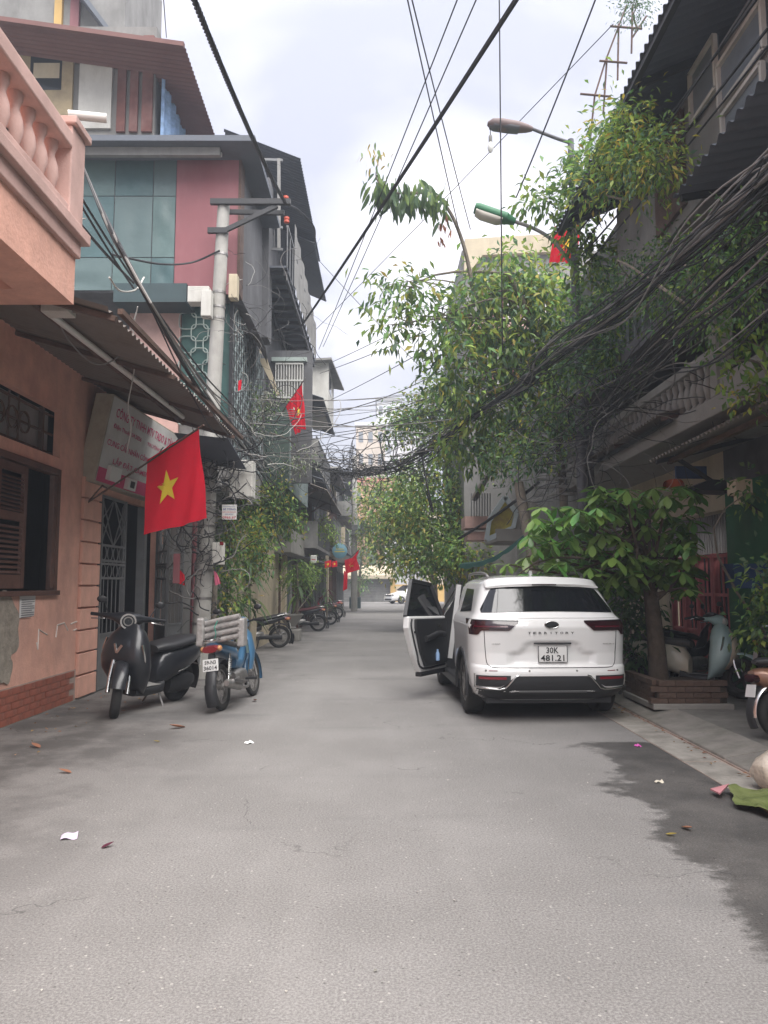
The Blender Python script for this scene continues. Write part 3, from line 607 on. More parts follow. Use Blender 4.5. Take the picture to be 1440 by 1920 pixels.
e0, e1 = PX(345, 82, -3.75), PX(402, 252, -3.75); lft = PY(20, 42, e0.y)
q = MB(); q.corr((e0.x, e0.y, e0.z), (e1.x, e1.y+.3, e1.z), (lft.x-1, lft.y, lft.z+.2), .12, .02); q.build('roof_sheet', m_corr_red, A, True)
q = MB(); q.bar((e0.x, e0.y, e0.z-.03), (lft.x-1, lft.y, lft.z+.17), .09); q.build('roof_edge', m_corr_red, A)
q = MB(); a = PY(0, 60, 17); q.box(a.x-3, PY(205, 60, 17).x, 18, 21, a.z-3, a.z+4); q.build('rear_block', m_greywall, A)
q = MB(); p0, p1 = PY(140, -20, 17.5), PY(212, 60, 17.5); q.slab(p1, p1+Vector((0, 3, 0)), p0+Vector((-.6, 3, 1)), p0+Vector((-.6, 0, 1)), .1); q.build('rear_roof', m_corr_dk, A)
for l, r_, mt in ((100, 118, m_yellow), (130, 150, m_maroon)):
    a, b = PY(l, 60, 17.9), PY(r_, -30, 17.9); q = MB(); q.box(a.x, b.x, 17.9, 18.02, a.z, b.z); q.build('rear_panel', mt, A)

# ================================================================== UTILITY POLE ON THE LEFT
pb = PZ(372, 1272); pt = PY(420, 378, pb.y+.15); PLY = pb.y
P = thing('utility_pole', 'pale concrete utility pole leaning before the teal and maroon house', 'pole', pb)
q = MB(); q.tube([pb.lerp(pt, t/12) for t in range(13)], [.16-.05*t/12 for t in range(13)], 20); q.build('shaft', m_pole, P, True)
def on_pole(py): t = (1272-py)/(1272-378); return pb.lerp(pt, t)
for py in (485, 560, 588, 610, 905, 1000, 1080, 1130, 1175):
    c = on_pole(py); rr = .16-.05*(1272-py)/(1272-378)+.004; q = MB(); q.lathe([(rr, -.02), (rr+.006, -.02), (rr+.006, .02), (rr, .02)], c, 'z', 20, True); q.build('steel_band', m_steel, P)
ang = MB(); c1, c2 = on_pole(385), on_pole(440)
q = MB(); q.bar(c1+Vector((-.22, -.12, 0)), c1+Vector((1.25, -.12, .0)), .08, .1); q.build('cross_arm', m_blk_iron, P)
q = MB(); q.bar(c1+Vector((-.05, .14, -.06)), c1+Vector((1.1, .14, -.08)), .06, .08); q.build('cross_arm', m_blk_iron, P)
q = MB(); q.bar(c2+Vector((-.24, -.12, -.02)), c2+Vector((.12, -.12, -.02)), .07, .1); q.build('clamp', m_blk_iron, P)
q = MB(); q.bar(c2+Vector((.05, -.12, -.03)), c1+Vector((1.0, -.1, -.06)), .06, .08); q.build('brace', m_blk_iron, P)
tip = c1+Vector((1.15, -.05, 0)); m_ins = flat('orange_red_insulator', (.5, .08, .04), .4)
for dx, dz in ((0, .08), (.02, -.32)):
    q = MB(); q.lathe([(.02, 0), (.05, .01), (.05, .05), (.035, .06), (.05, .07), (.05, .11), (.02, .12)], tip+Vector((dx, 0, dz-.05)), 'z', 12); q.build('insulator', m_ins, P, True)
def pole_box(name, l, r_, t_, bt, Y, dep, mat, label, cat='box', bev=.012):
    a, b = PY(l, bt, Y), PY(r_, t_, Y); q = MB(); q.box(a.x, b.x, Y, Y+dep, a.z, b.z); return q.build(name, mat, bevel=bev, label=label, cat=cat)
pole_box('meter_box', 351, 392, 536, 566, PLY-.05, .25, m_white, 'wide pale meter box beside the pole at roof slab height')
pole_box('meter_box', 376, 396, 543, 592, PLY-.22, .2, m_white, 'small pale tall meter box on the left of the pole')
pole_box('meter_box', 428, 445, 513, 558, PLY-.02, .2, m_cream, 'narrow cream meter box on the right of the pole')
bx = pole_box('cable_cabinet', 429, 474, 862, 932, PLY+.1, .35, m_white, 'large grey white cabinet hung on the pole under the dark awning', 'cabinet', .02)
q = MB(); a, b = PY(446, 930, PLY+.095), PY(447, 864, PLY+.095); q.box(a.x, a.x+.006, PLY+.093, PLY+.1, a.z, b.z); q.v = [tuple(Vector(v)-Vector(bx.location)) for v in q.v]; q.build('door_seam', m_black, bx)
mbx = pole_box('breaker_box', 397, 419, 1017, 1059, PLY-.25, .16, m_white, 'small white breaker box with a red sticker strapped to the pole')
a, b = PY(412, 1022, PLY-.26), PY(419, 1018, PLY-.26); q = MB(); q.box(a.x, b.x, PLY-.256, PLY-.25, a.z, b.z+.02); q.v = [tuple(Vector(v)-Vector(mbx.location)) for v in q.v]; q.build('sticker', m_lampred2, mbx)
# small advertising plate
sgn = thing('notice_plate', 'small white advertising plate with blue and red print on the pole', 'sign', PY(430, 990, PLY-.3))
a, b = PY(416, 974, PLY-.3), PY(444, 946, PLY-.3); q = MB(); q.box(a.x, b.x, PLY-.3, PLY-.29, a.z, b.z); q.build('plate', m_tube, sgn)
wd, hg = b.x-a.x, b.z-a.z; m_blue = flat('blue_print', (.05, .06, .25), .6); m_redp = flat('red_print', (.5, .03, .06), .6)
for s_, v, h, m_, w_ in (('KHOAN CẮT', .88, .08, m_blue, .8), ('BÊ TÔNG', .70, .15, m_blue, .85), ('RÚT LÕI PHÁ DỠ', .50, .1, m_redp, .9), ('GỌI NGAY', .34, .1, m_blue, .6), ('0966.67', .14, .17, m_redp, .92)):
    text(sgn, 'lettering', s_, (a.x+wd/2, PLY-.303, a.z+hg*v), (1, 0, 0), (0, 0, 1), wd*w_, hg*h, m_, .01, .002)
# service pipes climbing beside the pole
for i, (x0, x1, t_, r_, mt, lb) in enumerate(((358, 366, 960, .045, m_maroon, 'dark red pipe'), (396, 404, 1085, .05, m_bark_p, 'pale bamboo post'), (388, 400, 940, .03, m_black, 'black conduit'), (352, 358, 1010, .03, m_greywall, 'thin grey conduit'))):
    b_ = PZ(x0, 1262-i*4); q = MB(); q.tube([b_, PY((x0+x1)/2, (1262+t_)/2, b_.y), PY(x1, t_, b_.y)], r_, 8); q.build('riser_pipe', mt, smooth=True, label=lb+' rising beside the concrete pole', cat='pipe')
bb = PY(330, 1075, 12.9); q = MB(); a, b = PY(324, 1094, 12.9), PY(337, 1038, 12.9); q.box(a.x, b.x, 12.9, 12.94, a.z, b.z); q.build('red_board', m_maroon, label='narrow dark red board hanging between grille door and pole', cat='board')

# ================================================================== LEFT ROW FURTHER ALONG
# third house: hanging balconies, corrugated roofs, grille window
H3 = thing('balcony_house', 'dark narrow house with hanging tin roofs and a deep balcony on the left', 'house', (-3.6, 20, 0))
q = MB(); q.box(-7, -3.0, 17.6, 25.5, 3.9, 11.2); q.box(-7, -3.6, 18.6, 25.5, 0, 3.9); q.build('wall', m_dkwall, H3)
q = MB(); q.box(-7, -2.6, 17.0, 17.6, 7.2, 11.0); q.build('party_wall', m_dkwall, H3)
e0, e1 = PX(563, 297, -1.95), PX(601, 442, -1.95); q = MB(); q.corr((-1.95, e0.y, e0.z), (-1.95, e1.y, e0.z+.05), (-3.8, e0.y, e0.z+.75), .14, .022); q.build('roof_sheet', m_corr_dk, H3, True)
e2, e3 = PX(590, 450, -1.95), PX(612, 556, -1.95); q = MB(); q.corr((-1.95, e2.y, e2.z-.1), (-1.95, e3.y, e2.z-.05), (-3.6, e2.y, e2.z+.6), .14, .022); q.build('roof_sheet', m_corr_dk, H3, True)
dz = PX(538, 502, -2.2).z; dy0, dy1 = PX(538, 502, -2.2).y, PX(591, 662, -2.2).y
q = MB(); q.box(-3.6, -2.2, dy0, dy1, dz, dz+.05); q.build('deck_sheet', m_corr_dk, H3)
n = 13
for k in range(n):
    y = dy0+(dy1-dy0)*(k+.3)/n; q = MB(); q.bar((-3.6, y, dz-.05), (-2.2, y, dz-.05), .06, .09); q.build('joist', m_blk_iron, H3)
for x in (-2.25, -2.9): q = MB(); q.bar((x, dy0, dz-.14), (x, dy1, dz-.14), .06, .1); q.build('beam', m_blk_iron, H3)
# steel frame balcony above the deck
YB = 17.4
for l, r_, t_ in ((450, 530, 298), (450, 530, 424), (440, 530, 465)):
    q = MB(); q.bar(PY(l, t_, YB), PY(r_, t_+3, YB), .06); q.build('frame_rail', m_grey_iron, H3)
for x in (452, 523): q = MB(); q.bar(PY(x, 298, YB), PY(x, 466, YB), .07); q.build('frame_post', m_greywall, H3)
for k in range(9): q = MB(); x = 458+k*7; q.tube([PY(x, 426, YB), PY(x, 466, YB)], .012, 4); q.build('frame_bar', m_grey_iron, H3)
cr0 = PY(470, 462, YB+.3); q = MB(); q.box(cr0.x-.1, cr0.x+.35, YB+.2, YB+.5, cr0.z, cr0.z+.45); q.build('storage_tub', m_white, H3, bevel=.03)
for k in range(15):                                          # railing along the street edge of the deck
    y = dy0+(dy1-dy0)*k/14; q = MB(); q.tube([(-2.2, y, dz), (-2.2, y, dz+1.0)], .016, 4); q.build('railing_bar', m_grey_iron, H3)
q = MB(); q.bar((-2.2, dy0, dz+1.0), (-2.2, dy1, dz+1.0), .05); q.build('railing', m_grey_iron, H3)
q = MB(); q.grid(lambda u, v: (-2.17+.02*math.sin(u*40), dy0+1.2+(dy1-dy0-1.4)*u, dz+.05+v*(1.6-.5*u)), 30, 4); q.build('mesh_screen', m_greywall, H3, True)
# awning flap, cream panels, barred window below the deck
a, b = PY(452, 618, 15.4), PY(500, 680, 16.8)
q = MB(); q.grid(lambda u, v: PY(440+58*u, 612+14*u*u*4*(1-.3*u)+v*20*u, 15.6).lerp(PY(452+50*u, 625+60*u*u, 17.2), v), 10, 8); q.build('tarpaulin', m_corr, H3, True)
for l, r_, t_, bt in ((466, 478, 640, 790), (479, 488, 655, 800)): a, b = PY(l, bt, 18.3), PY(r_, t_, 18.3); q = MB(); q.box(a.x, b.x, 18.3, 18.5, a.z, b.z); q.build('cream_panel', m_cream, H3)
q = MB(); pts = [PY(485, 672, 18), PY(500, 672, 18), PY(523, 738, 18), PY(520, 742, 18)]; q.prism(pts, (0, .1, 0)); q.build('sloping_panel', m_cream, H3)
YG = 19.4; a, b = PY(500, 850, YG), PY(585, 655, YG); q = MB(); q.box(a.x, b.x, YG+.1, YG+.25, 4.2, b.z); q.build('cross_wall', m_dkwall, H3)
a, b = PY(516, 745, YG), PY(568, 682, YG); q = MB(); q.box(a.x, b.x, YG+.06, YG+.09, a.z, b.z); q.build('window_glass', m_greywall, H3)
for k in range(11): q = MB(); x = a.x+(b.x-a.x)*k/10; q.tube([(x, YG, a.z), (x, YG, b.z)], .014, 4); q.build('window_bar', m_tube, H3)
for z in (a.z, (a.z+b.z)/2, b.z): q = MB(); q.bar((a.x, YG, z), (b.x, YG, z), .04); q.build('window_rail', m_tube, H3)
q = MB(); q.box(a.x-.1, b.x+.1, YG-.05, YG+.1, b.z+.06, b.z+.16); q.build('window_head', m_pale, H3)
q = MB(); q.box(-3.0, -2.35, 19.2, 24, 4.0, 6.1); q.build('enclosed_balcony', M('bottle_green_grille', (.06, .09, .075), .8, var=.3), H3)
for k in range(20): y = 19.3+k*.24; q = MB(); q.bar((-2.33, y, 4.0), (-2.33, y, 6.1), .03); q.build('balcony_bar', m_gi, H3)
# ground floor: cream garden wall, concrete gate canopy
G = thing('gate_house', 'cream walled entrance with a grey concrete canopy over its dark gate', 'gatehouse', (-3.2, 22, 0))
gx = -3.15; w0, w1 = PX(474, 1100, gx).y, PX(528, 1100, gx).y
q = MB(); q.box(gx-.3, gx, w0-1.5, w1, 0, 3.0); q.build('wall', m_cream, G)
q = MB(); q.box(gx-.25, gx+.12, w1, w1+.4, 0, 3.0); q.build('gate_pier', m_cream, G); q = MB(); q.tube([(gx+.03, w1-.7, 0), (gx+.03, w1-.7, 3.2)], .04, 8); q.build('drain_pipe', m_rust, G)
c0, c1 = PX(546, 1045, -2.65), PX(584, 1045, -2.65)
q = MB(); q.box(-3.6, -2.65, c0.y, c1.y+1.2, PX(546, 1036, -2.65).z, PX(546, 990, -2.65).z); q.build('canopy', m_concrete, G, bevel=.02)
q = MB(); q.box(gx-.05, gx, w1+.4, c1.y+1, 0, 2.7); q.build('gate_leaf', m_dkteal, G)
for k in range(2): q = MB(); q.bar((gx+.06, w1+.9+k*2.4, 0), (gx+.06, w1+.9+k*2.4, 2.7), .07); q.build('gate_post', m_grey_iron, G)
# tin awning over the next shop
aw2 = thing('roof_awning', 'flat grey tin awning on struts beyond the concrete gate canopy', 'awning', (-2.4, 29, 4))
f0, f1 = PX(607, 925, -1.75), PX(641, 968, -1.75); q = MB(); q.corr((-1.75, f1.y-9, f1.z+.05), (-1.75, f1.y, f1.z+.05), (-3.6, f1.y-9, f1.z+.75), .16, .02); q.build('roof_sheet', m_corr, aw2, True)
for y in (f1.y-8.7, f1.y-4.5, f1.y-.3):
    q = MB(); q.bar((-1.8, y, f1.z), (-3.4, y, f1.z+.58), .05); q.build('rafter', m_rust, aw2); q = MB(); q.bar((-2.1, y, f1.z+.12), (-3.4, y, f1.z-.7), .05); q.build('strut', m_rust, aw2)
# remaining houses of the row, down to the junction
def row_house(name, label, x, y0, y1, h, mat, floors, wincol=m_glass, awn=None, rng=0, parapet=.5):
    random.seed(rng); t = thing(name, label, 'house', (x-1.5, (y0+y1)/2, 0))
    q = MB(); q.box(x-5, x, y0, y1, 0, h); q.build('wall', mat, t)
    q = MB(); q.box(x-5, x+.25, y0-.06, y1+.06, h, h+.15); q.build('roof_edge', m_concrete, t)
    fh = h/floors
    for f in range(floors):
        nW = max(1, int((y1-y0)/2.2))
        for k in range(nW):
            ya = y0+(y1-y0)*(k+.22)/nW; yb = y0+(y1-y0)*(k+.78)/nW; z0 = f*fh+(.95 if f else .0); z1 = f*fh+fh*.8
            q = MB(); q.box(x-.02, x+.02, ya, yb, z0, z1); wn = q.build('window' if f else 'door', wincol, t)
            q = MB()
            for yy in (ya, (ya+yb)/2, yb): q.bar((x+.05, yy, z0), (x+.05, yy, z1), .06)
            for zz in (z0+.03, z1): q.bar((x+.05, ya, zz), (x+.05, yb, zz), .06)
            q.build('frame', m_wood if rng % 2 else m_grey_iron, wn)
        if f:
            q = MB(); q.box(x+.03, x+.85, y0+.2, y1-.2, f*fh-.02, f*fh+.1); bc = q.build('balcony', m_concrete, t)
            nb = int((y1-y0)/.28)
            q = MB(); q.bar((x+.82, y0+.2, f*fh+1), (x+.82, y1-.2, f*fh+1), .05); q.build('handrail', m_grey_iron, bc)
            for k in range(nb): q = MB(); yy = y0+.25+(y1-y0-.5)*k/(nb-1); q.tube([(x+.82, yy, f*fh+.1), (x+.82, yy, f*fh+1)], .014, 4); q.build('railing_bar', m_grey_iron, bc)
            q = MB(); q.box(x, x+.9, y0-.02, y0+.1, f*fh-.02, f*fh+.9); q.build('end_panel', mat, bc)
    if awn:
        for f in range(1, floors+1):
            q = MB(); zz = f*fh-.25; q.corr((x+1.05, y0+.2, zz-.25), (x+1.05, y1-.3, zz-.25), (x, y0+.2, zz+.1), .15, .02); q.build('awning', awn, t, True)
    return t
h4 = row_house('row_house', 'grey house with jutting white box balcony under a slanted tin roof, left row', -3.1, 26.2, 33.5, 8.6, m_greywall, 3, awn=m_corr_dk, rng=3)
Yq = 29.0; a, b = PY(583, 775, Yq), PY(616, 680, Yq); q = MB(); q.box(a.x-.2, b.x, Yq, Yq+3.2, a.z, b.z); q.build('box_balcony', m_white, h4)
q = MB(); q.box(b.x-.4, b.x+.01, Yq+.3, Yq+1.6, (a.z+b.z)/2, b.z-.3); q.build('box_window', m_glass, h4)
p0, p1, p2 = PY(580, 672, Yq-.4), PY(619, 670, Yq-.4), PY(632, 730, Yq+2.5); q = MB(); q.slab(p0, p1+Vector((.05, 0, 0)), Vector((p1.x+.35, Yq+3.4, p1.z-.25)), Vector((p0.x, Yq+3.4, p0.z)), .08); q.build('box_roof', m_greywall, h4)
row_house('row_house', 'sooty two storey house with tin awnings, middle of the left row', -3.0, 34, 41, 7.2, m_dkwall, 2, awn=m_corr, rng=4)
row_house('row_house', 'cream house with narrow balcony near the end of the left row', -2.9, 41.6, 48.5, 7.6, m_cream, 2, awn=m_corr_dk, rng=5)
row_house('row_house', 'grey corner house at the far end of the left row', -2.9, 49, 57.5, 9.0, m_greywall, 3, awn=m_corr, rng=6)
# second pole far down with its platform
fp = PZ(664, 1146); q = MB(); q.tube([fp, fp+Vector((.0, 0, 9.4))], [.2, .15], 12); fpo = q.build('utility_pole', m_pole, smooth=True, label='far concrete utility pole with a transformer platform on the left side', cat='pole')
k = PY(678, 1003, fp.y); q = MB(); q.box(-.2, .9, -.4, .4, k.z-.05, k.z+.05); q.box(.35, .75, -.25, .25, k.z+.05, k.z+.85); q.box(-.15, .2, -.2, .2, k.z+.05, k.z+.6); q.build('platform', m_grey_iron, fpo)
# ================================================================== RIGHT: NEAR DARK HOUSE
RX = 5.2
R = thing('dark_house', 'dark old house with green wall, pink doors and stacked tin roofs on the right', 'house', (6.5, 10, 0))
yg = PX(1362, 1000, RX).y; yd0, yd1 = yg+.05, PX(1262, 1000, RX).y
q = MB(); q.box(RX, RX+.3, -3, yg-.0, .1, 3.1); q.build('green_wall', m_green, R)
q = MB(); q.box(RX, RX+.3, yg, yd1+3, 2.75, 3.9); q.box(RX, RX+.3, yd1+.3, yd1+3, .1, 2.75); q.build('cream_wall', m_cream, R)
q = MB(); q.box(RX, RX+.3, -3, 16.4, 3.9, 8.5); q.box(RX, RX+.3, -3, yg, 3.1, 3.9); q.build('upper_wall', m_dkwall, R)
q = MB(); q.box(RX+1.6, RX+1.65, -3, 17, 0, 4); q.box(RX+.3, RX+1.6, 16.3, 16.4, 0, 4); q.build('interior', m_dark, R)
m_pinkw = M('faded_pink_paint', (.42, .11, .11), .7, var=.25, scale=4, dirt=.35, dcol=(.12, .06, .05))
nd = 4; dw = (yd1+.3-yd0)/nd
for i in range(nd):
    y0 = yd0+i*dw; d = MB()
    for yy in (y0+.04, y0+dw-.04): d.bar((RX+.08, yy, .12), (RX+.08, yy, 2.1), .08, .05)
    for z in (.16, .85, 1.45, 2.06): d.bar((RX+.08, y0+.04, z), (RX+.08, y0+dw-.04, z), .07, .05)
    dl = d.build('door_leaf', m_pinkw, R); d = MB(); d.box(RX+.09, RX+.11, y0+.06, y0+dw-.06, .15, .85); d.build('door_panel', m_pinkw, dl)
    for k in range(1, 4): d = MB(); yy = y0+dw*k/4; d.bar((RX+.08, yy, .85), (RX+.08, yy, 2.06), .022); d.build('door_bar', m_pinkw, dl)
    d = MB(); d.box(RX+.16, RX+.17, y0+.05, y0+dw-.05, .85, 2.05); d.build('door_glass', m_glass, dl)
for k in range(26): d = MB(); yy = yd0+(yd1+.3-yd0)*k/25; d.bar((RX+.1, yy, 2.1), (RX+.1, yy, 2.72), .03); d.build('vent_slat', m_greywall, R)
# balcony with concrete balusters
BX = 4.05; bz0 = PX(1300, 772, BX).z; bz1 = PX(1292, 690, BX).z; by0, by1 = PX(1352, 730, BX).y, 17.5
q = MB(); q.box(BX-.08, RX, 5, by1, bz0-.22, bz0); q.build('balcony_slab', m_concrete, R, bevel=.015)
q = MB(); q.box(BX-.06, BX+.12, by0, by1, bz1-.1, bz1+.02); q.build('top_rail', m_concrete, R, bevel=.01)
bl = MB(); hh = bz1-.1-bz0; bl.lathe([(.06, 0), (.06, .05), (.035, .09), (.05, .18), (.07, .3), (.055, .42), (.033, .52), (.05, .6), (.055, .7)], n=12); bl.v = [(x, y, z*hh/.7) for x, y, z in bl.v]; blm2 = bl.mesh('baluster', m_concrete, True)
for k in range(34): link('baluster', blm2, R, (BX+.03, by0+.2+.21*k, bz0))
q = MB(); q.box(BX-.08, BX+.14, by0-.06, by0+.12, bz0, bz1+.55); q.build('balcony_post', m_concrete, R, bevel=.01)
q = MB(); q.box(BX-.05, RX, 4, by0-.06, bz0, bz0+.22); q.build('balcony_upstand', m_concrete, R, bevel=.02)
# upper enclosed gallery: soffit and screens above the balcony
q = MB(); q.box(3.7, RX, 9.5, 17.2, 5.0, 5.2); q.build('gallery_floor', m_dkwall, R)
for k in range(22):
    yy = 9.7+k*.34; q = MB(); q.bar((3.75, yy, 5.2), (3.75, yy, 6.0), .03); q.build('gallery_bar', m_gi, R)
q = MB(); q.bar((3.75, 9.6, 6.0), (3.75, 17.1, 6.0), .06); q.build('gallery_rail', m_dkwall, R)
q = MB(); q.box(4.3, 4.4, 9.5, 17.0, 5.2, 8.2); q.build('gallery_wall', m_dkwall, R)
# top eave and middle awning sheets
e0, e1 = PX(1236, -10, 3.05), PX(1040, 438, 3.05)
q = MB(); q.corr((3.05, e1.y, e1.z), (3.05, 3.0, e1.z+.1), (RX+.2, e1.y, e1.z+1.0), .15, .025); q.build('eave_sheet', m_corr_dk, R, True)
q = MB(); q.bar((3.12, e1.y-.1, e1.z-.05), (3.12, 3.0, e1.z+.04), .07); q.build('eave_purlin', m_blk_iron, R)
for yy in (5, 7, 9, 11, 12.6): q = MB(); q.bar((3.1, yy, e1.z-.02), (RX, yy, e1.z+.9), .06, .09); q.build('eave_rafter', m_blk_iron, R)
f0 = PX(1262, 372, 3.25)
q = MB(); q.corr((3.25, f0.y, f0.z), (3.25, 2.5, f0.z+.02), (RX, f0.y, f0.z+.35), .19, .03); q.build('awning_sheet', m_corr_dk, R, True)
for yy in (4, 6, f0.y-.1): q = MB(); q.bar((3.3, yy, f0.z-.05), (RX, yy, f0.z+.28), .06); q.build('awning_rafter', m_blk_iron, R)
# glazed upper window between the two roofs
m_paneg = M('dusty_pane', (.16, .19, .22), .35, var=.2, scale=2)
q = MB(); q.box(3.95, RX, 3, 12.4, 6.35, 7.9); q.build('upper_storey', m_greywall, R)
wx = 3.92
for (l, r_, t_, bt) in ((1352, 1436, 60, 150), (1300, 1345, 100, 200), (1360, 1436, 165, 240)):
    a, b = PX(l, bt, wx), PX(r_, t_, wx); ya, yb = sorted((a.y, b.y)); q = MB(); q.box(wx-.01, wx+.02, ya, yb, PX((l+r_)/2, bt, wx).z, PX((l+r_)/2, t_, wx).z); pn = q.build('window_pane', m_paneg, R)
    q = MB(); z0, z1 = PX((l+r_)/2, bt, wx).z, PX((l+r_)/2, t_, wx).z
    for A_, B_ in (((ya, z0), (yb, z0)), ((ya, z1), (yb, z1)), ((ya, z0), (ya, z1)), ((yb, z0), (yb, z1))): q.bar((wx-.03, *A_), (wx-.03, *B_), .05)
    q.build('window_frame', m_white, pn)
a = PX(1262, 200, wx); q = MB(); q.box(wx-.03, wx+.02, a.y-.3, a.y+.7, 6.5, 7.8); q.build('rust_panel', m_rust, R)
# lower tin awnings over the pavement
awr = thing('roof_awning', 'near grey corrugated awning with a rusty edge rail over the right pavement', 'awning', (4.3, 8, 3.2))
g1 = PX(1216, 866, 3.75); g0 = PX(1432, 746, 3.75)
q = MB(); q.corr((3.75, g1.y, g1.z), (3.75, 4.0, (g0.z+g1.z)/2+.05), (RX, g1.y, g1.z+.42), .115, .022); q.build('roof_sheet', m_corr, awr, True)
q = MB(); q.bar((4.0, g1.y-.1, g1.z-.02), (4.0, 4, (g0.z+g1.z)/2+.03), .06); q.build('edge_rail', m_rust, awr)
for yy in (5, 7.4, g1.y-.15): q = MB(); q.bar((3.8, yy, g1.z-.03), (RX, yy, g1.z+.33), .06); q.build('rafter', m_blk_iron, awr)
for yy in (5.1, g1.y-.2): q = MB(); q.bar((4.1, yy, g1.z), (RX, yy, g1.z-.75), .05); q.build('strut', m_blk_iron, awr)
awr2 = thing('roof_awning', 'smaller rusty corrugated awning below the baluster balcony on the right', 'awning', (4.3, 12, 3.6))
g2 = PX(1238, 776, 3.75); q = MB(); q.corr((3.75, 14.3, g2.z-.02), (3.75, g2.y, g2.z), (RX, 14.3, g2.z+.3), .12, .02); q.build('roof_sheet', m_corr, awr2, True)
for yy in (g2.y+.1, 12.4, 14.2): q = MB(); q.bar((3.8, yy, g2.z-.05), (RX, yy, g2.z+.25), .05); q.build('rafter', m_rust, awr2)
q = MB(); q.bar((3.9, g2.y, g2.z-.08), (3.9, 14.2, g2.z-.08), .05); q.build('edge_rail', m_blk_iron, awr2)
# things under the awnings: hanging hood lamp, orange cloth, blue sign, cream box
a = PY(1330, 918, 10.6); q = MB(); q.prism([(a.x-.4, 0, a.z-.02), (a.x+.28, 0, a.z-.05), (a.x+.2, 0, a.z+.1), (a.x-.05, 0, a.z+.12)], (0, .45, 0)); q.v = [(x, y+10.4, z) for x, y, z in q.v]; q.build('hood_lamp', m_black, label='black wedge shaped hood lamp over the pink doors', cat='lamp')
a, b = PY(1268, 897, 11.2), PY(1325, 874, 11.2); q = MB(); q.box(a.x, b.x, 11.2, 11.25, a.z, b.z); q.build('blue_board', M('dull_blue_board', (.03, .06, .14), .6), label='dull blue board under the near grey awning', cat='board')
a = PY(1272, 905, 11.5); q = MB(); q.grid(lambda u, v: (a.x+.45*(u-.5), 11.5+.1*math.sin(u*9)+.1*v, a.z-.12*v+.06*math.sin(u*5)), 12, 6); q.build('orange_cloth', M('orange_cloth', (.40, .09, .035), .9), smooth=True, label='orange cloth hanging under the awning above the big leaf tree', cat='cloth')
a, b = PY(1380, 926, 9.6), PY(1411, 898, 9.6); q = MB(); q.box(a.x, b.x, 9.6, 9.85, a.z, b.z); q.box((a.x+b.x)/2-.06, (a.x+b.x)/2+.03, 9.66, 9.78, a.z-.12, a.z); q.build('cream_box', m_cream, bevel=.01, label='cream meter box high on the green wall', cat='box')
a, b = PY(1375, 1080, 9.9), PY(1430, 1048, 9.9); q = MB(); q.box(a.x, a.x+.45, 9.9, 10.2, a.z+.1, a.z+.16); q.box(a.x+.02, a.x+.43, 9.92, 10.18, a.z-.16, a.z+.1); q.build('wall_shelf', M('blue_shelf', (.02, .05, .13), .5), label='dark blue shelf box against the green wall', cat='shelf')

# ================================================================== RIGHT ROW FURTHER ALONG
R2 = thing('trapezoid_balcony_house', 'grey house with a trapezoid concrete balcony front and yellow panel on the right', 'house', (5, 19, 0))
q = MB(); q.box(4.4, 9, 17, 25, 0, 8.8); q.build('wall', m_greywall, R2)
YT = 18.5; 
def tz(l, r_, t_, bt): a, b = PY(l, bt, YT), PY(r_, t_, YT); return a, b
fr = [PY(912, 1012, YT), PY(918, 975, YT), PY(947, 932, YT), PY(968, 962, YT), PY(962, 990, YT)]
q = MB()
for i in range(5): q.bar(fr[i], fr[(i+1) % 5], .09, .12)
q.build('window_frame', M('pale_blue_frame', (.40, .46, .48), .7, var=.15), R2)
q = MB(); q.prism([p+Vector((0, .1, 0)) for p in fr], (0, .04, 0)); q.build('window_board', M('mottled_yellow_panel', (.42, .36, .06), .8, var=.3, scale=3, dirt=.7, dcol=(.2, .13, .07), dscale=4), R2)
a, b = PY(965, 995, YT+.1), PY(1008, 940, YT+.1); q = MB(); q.box(a.x, b.x, YT+.1, YT+2, a.z, b.z); q.build('concrete_front', m_concrete, R2)
q = MB(); a, b = PY(930, 1015, YT), PY(1040, 996, YT); q.box(a.x, b.x, YT-.1, YT+2, a.z, b.z+.05); q.build('balcony_slab', m_concrete, R2)
for k in range(5):
    z_ = 930-k*14; a = PY(1000, z_, 16.5); q = MB(); q.bar((a.x, 16.4-.05*k, a.z), (a.x+.9, 16.4-.05*k, a.z+.04), .16, .05); q.build('louvre_board', m_greywall, R2)
s0, s1 = PY(885, 938, 19.5), PY(938, 848, 19.5)
q = MB(); q.slab(s0, s0+Vector((.5, 3, .3)), s1+Vector((.5, 3, .4)), s1, .05); q.build('roof_slope', m_corr, R2)
for k in range(7): p = s0.lerp(s1, k/6); q = MB(); q.bar(p+Vector((0, -.04, .03)), p+Vector((.5, 3, .4)), .06); q.build('roof_batten', m_greywall, R2)
a, b = PY(872, 990, 21), PY(920, 968, 21); q = MB(); q.box(a.x, b.x, 21, 22, a.z, b.z); q.build('salmon_ledge', m_salmon2, R2); a, b = PY(878, 1012, 21), PY(912, 996, 21); q = MB(); q.box(a.x, b.x, 21.1, 22, a.z, b.z); q.build('salmon_ledge', m_salmon2, R2)
for k in range(8): q = MB(); x = 884+k*5; q.tube([PY(x, 968, 21), PY(x, 925, 21)], .015, 4); q.build('terrace_bar', m_grey_iron, R2)
